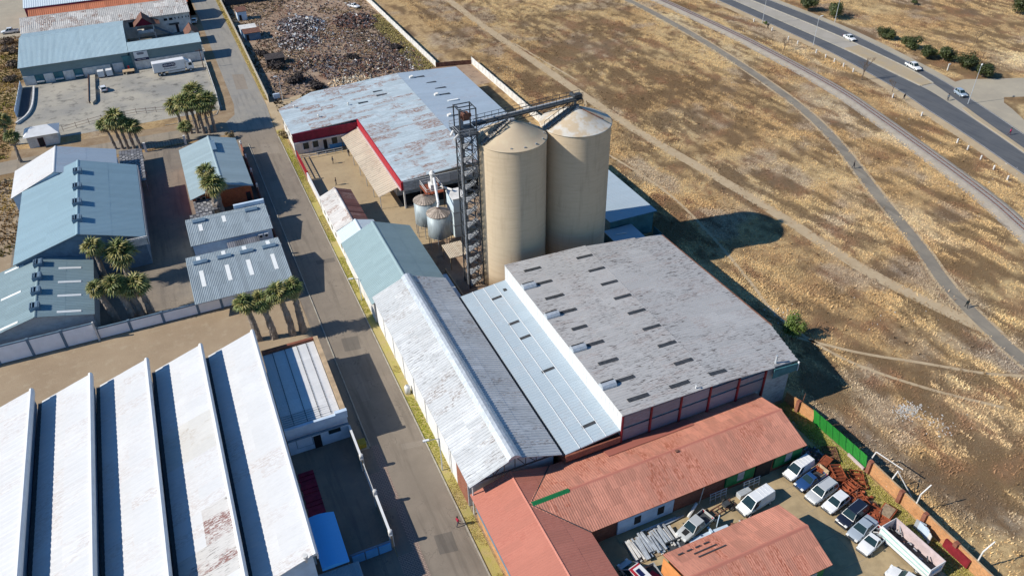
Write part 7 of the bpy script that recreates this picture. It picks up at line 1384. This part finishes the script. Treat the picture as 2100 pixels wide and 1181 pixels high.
for (x, y) in ((173.2, 198.7), (172.5, 189), (171.6, 180.4), (171.3, 175.9), (171.1, 167.7), (170.7, 163.4), (170.5, 159.7), (170.2, 155.8), (169.6, 151.5), (165.6, 133.5), (163.2, 122), (158.8, 107.7), (158.0, 104.2), (156.5, 99.5), (155, 95), (153.6, 90.5)):
    if T0 is None:
        T0 = thing('bollard', 'short white concrete bollard along the near highway shoulder', 'bollard', (x, y, 0), 0, 'bollards along the highway shoulder'); mb = MB(); mb.box(-.13, -.13, 0, .13, .13, 1.0); part(T0, 'post', mb, 'offwhite', world=False); mb = MB(); mb.add([(-.13, -.13, 1), (.13, -.13, 1), (.13, .13, 1), (-.13, .13, 1), (0, 0, 1.12)], [(0, 1, 4), (1, 2, 4), (2, 3, 4), (3, 0, 4)]); part(T0, 'cap', mb, 'white', world=False)
    else: c = copy_tree(T0); c.location = (x, y, 0)
def person(label, x, y, deg, shirt, trouser, stride=.28, hair=(.01, .008, .007), skin=(.10, .055, .035), bend=0.0, z=.02):
    me = bpy.data.meshes.new('body'); s = stride; b = bend
    V = [(0, 0, .95), (b * .3, 0, 1.18), (b * .7, 0, 1.42), (b, 0, 1.52), (b * 1.15, 0, 1.68), (0, .1, .9), (s * .55, .1, .5), (s, .1, .08), (s + .16, .1, .04), (0, -.1, .9), (-s * .35, -.1, .5), (-s, -.1, .1), (-s + .14, -.1, .04),
         (b * .7, .2, 1.40), (b * .7 - s * .3, .26, 1.12), (b * .7 - s * .1 + .1, .25, .88), (b * .7, -.2, 1.40), (b * .7 + s * .3, -.26, 1.12), (b * .7 + s * .6 + .1, -.24, .92), (b * .7 - s * .1 + .13, .25, .8), (b * .7 + s * .65 + .13, -.24, .84)]
    E_ = [(0, 1), (1, 2), (2, 3), (3, 4), (0, 5), (5, 6), (6, 7), (7, 8), (0, 9), (9, 10), (10, 11), (11, 12), (2, 13), (13, 14), (14, 15), (2, 16), (16, 17), (17, 18), (15, 19), (18, 20)]
    Rr = [.15, .145, .15, .06, .105, .1, .07, .05, .045, .1, .07, .05, .045, .065, .048, .036, .065, .048, .036, .04, .04]
    me.from_pydata(V, E_, []); t = NT('person_clothes'); sp = t.n.new('ShaderNodeSeparateXYZ'); t.l(t.pos(obj=True), sp.inputs[0]); zz = sp.outputs[2]
    c = t.mix(t.ramp(zz, .93, .95), trouser, shirt); c = t.mix(t.ramp(zz, 1.5, 1.52), c, skin); c = t.mix(t.ramp(zz, .1, .08), c, (.02, .02, .02)); ay = t.math('ABSOLUTE', sp.outputs[1], 0); hd = t.math('MULTIPLY', t.ramp(ay, .185, .2), t.ramp(zz, .98, .94)); c = t.mix(hd, c, skin)
    me.materials.append(t.fin(c, .8, 0, .2)); T = thing('person', label, 'person', (x, y, z), R(deg)); o = link('body', me, T)
    m = o.modifiers.new('skin', 'SKIN'); m.use_smooth_shade = True
    for i, v in enumerate(me.skin_vertices[0].data if me.skin_vertices else []): v.radius = (Rr[i], Rr[i]); v.use_root = i == 0
    if not me.skin_vertices:
        bpy.context.view_layer.objects.active = o
    su = o.modifiers.new('sub', 'SUBSURF'); su.levels = 1; su.render_levels = 1
    mb = MB(); mb.lathe([(.115, 1.7), (.118, 1.74), (.09, 1.8), (0, 1.83)], (b * 1.15 - .015, 0), 10); part(T, 'hair', mb, plain('hair', hair, .1, 3), True, world=False)
    return T
blk, blu, red = (.015, .015, .02), (.03, .05, .11), (.35, .02, .05)
person('person in a dark red top walking on the street beside the verge', 17.4, 57.9, 15, red, (.05, .05, .07)); person('person in dark clothes standing nearest the awning in the courtyard', 31.0, 162.6, 250, blk, (.06, .05, .05), .2); person('person in dark clothes standing near the middle of the courtyard', 26.8, 160.4, 200, (.05, .05, .06), blk, .12); person('person in black standing lower in the courtyard near the rusty cottage', 25.0, 150.2, 180, blk, (.03, .035, .05), .12)
person('person in dark clothes walking on the curved footpath in the field', 128.6, 108.4, -65, blk, (.04, .04, .05), .3); person('person in dark clothes where the dirt track meets the footpath', 109.4, 62.8, 60, (.02, .03, .03), blk, .3); person('person in dark clothes on the sandy shoulder below the bare tree', 167.0, 131.2, 70, blk, (.02, .02, .03), .25); person('person in black standing on the highway shoulder near the olive shrub', 172.6, 191.2, -90, blk, blk, .2)
person('person bending forward in grey at the junction of the highway', 176.4, 126.0, 40, (.10, .12, .14), (.03, .03, .04), .35, bend=.35); person('person in a pink red top on the narrow median island', 172.9, 105.4, 100, (.55, .03, .12), (.08, .03, .05), .25)
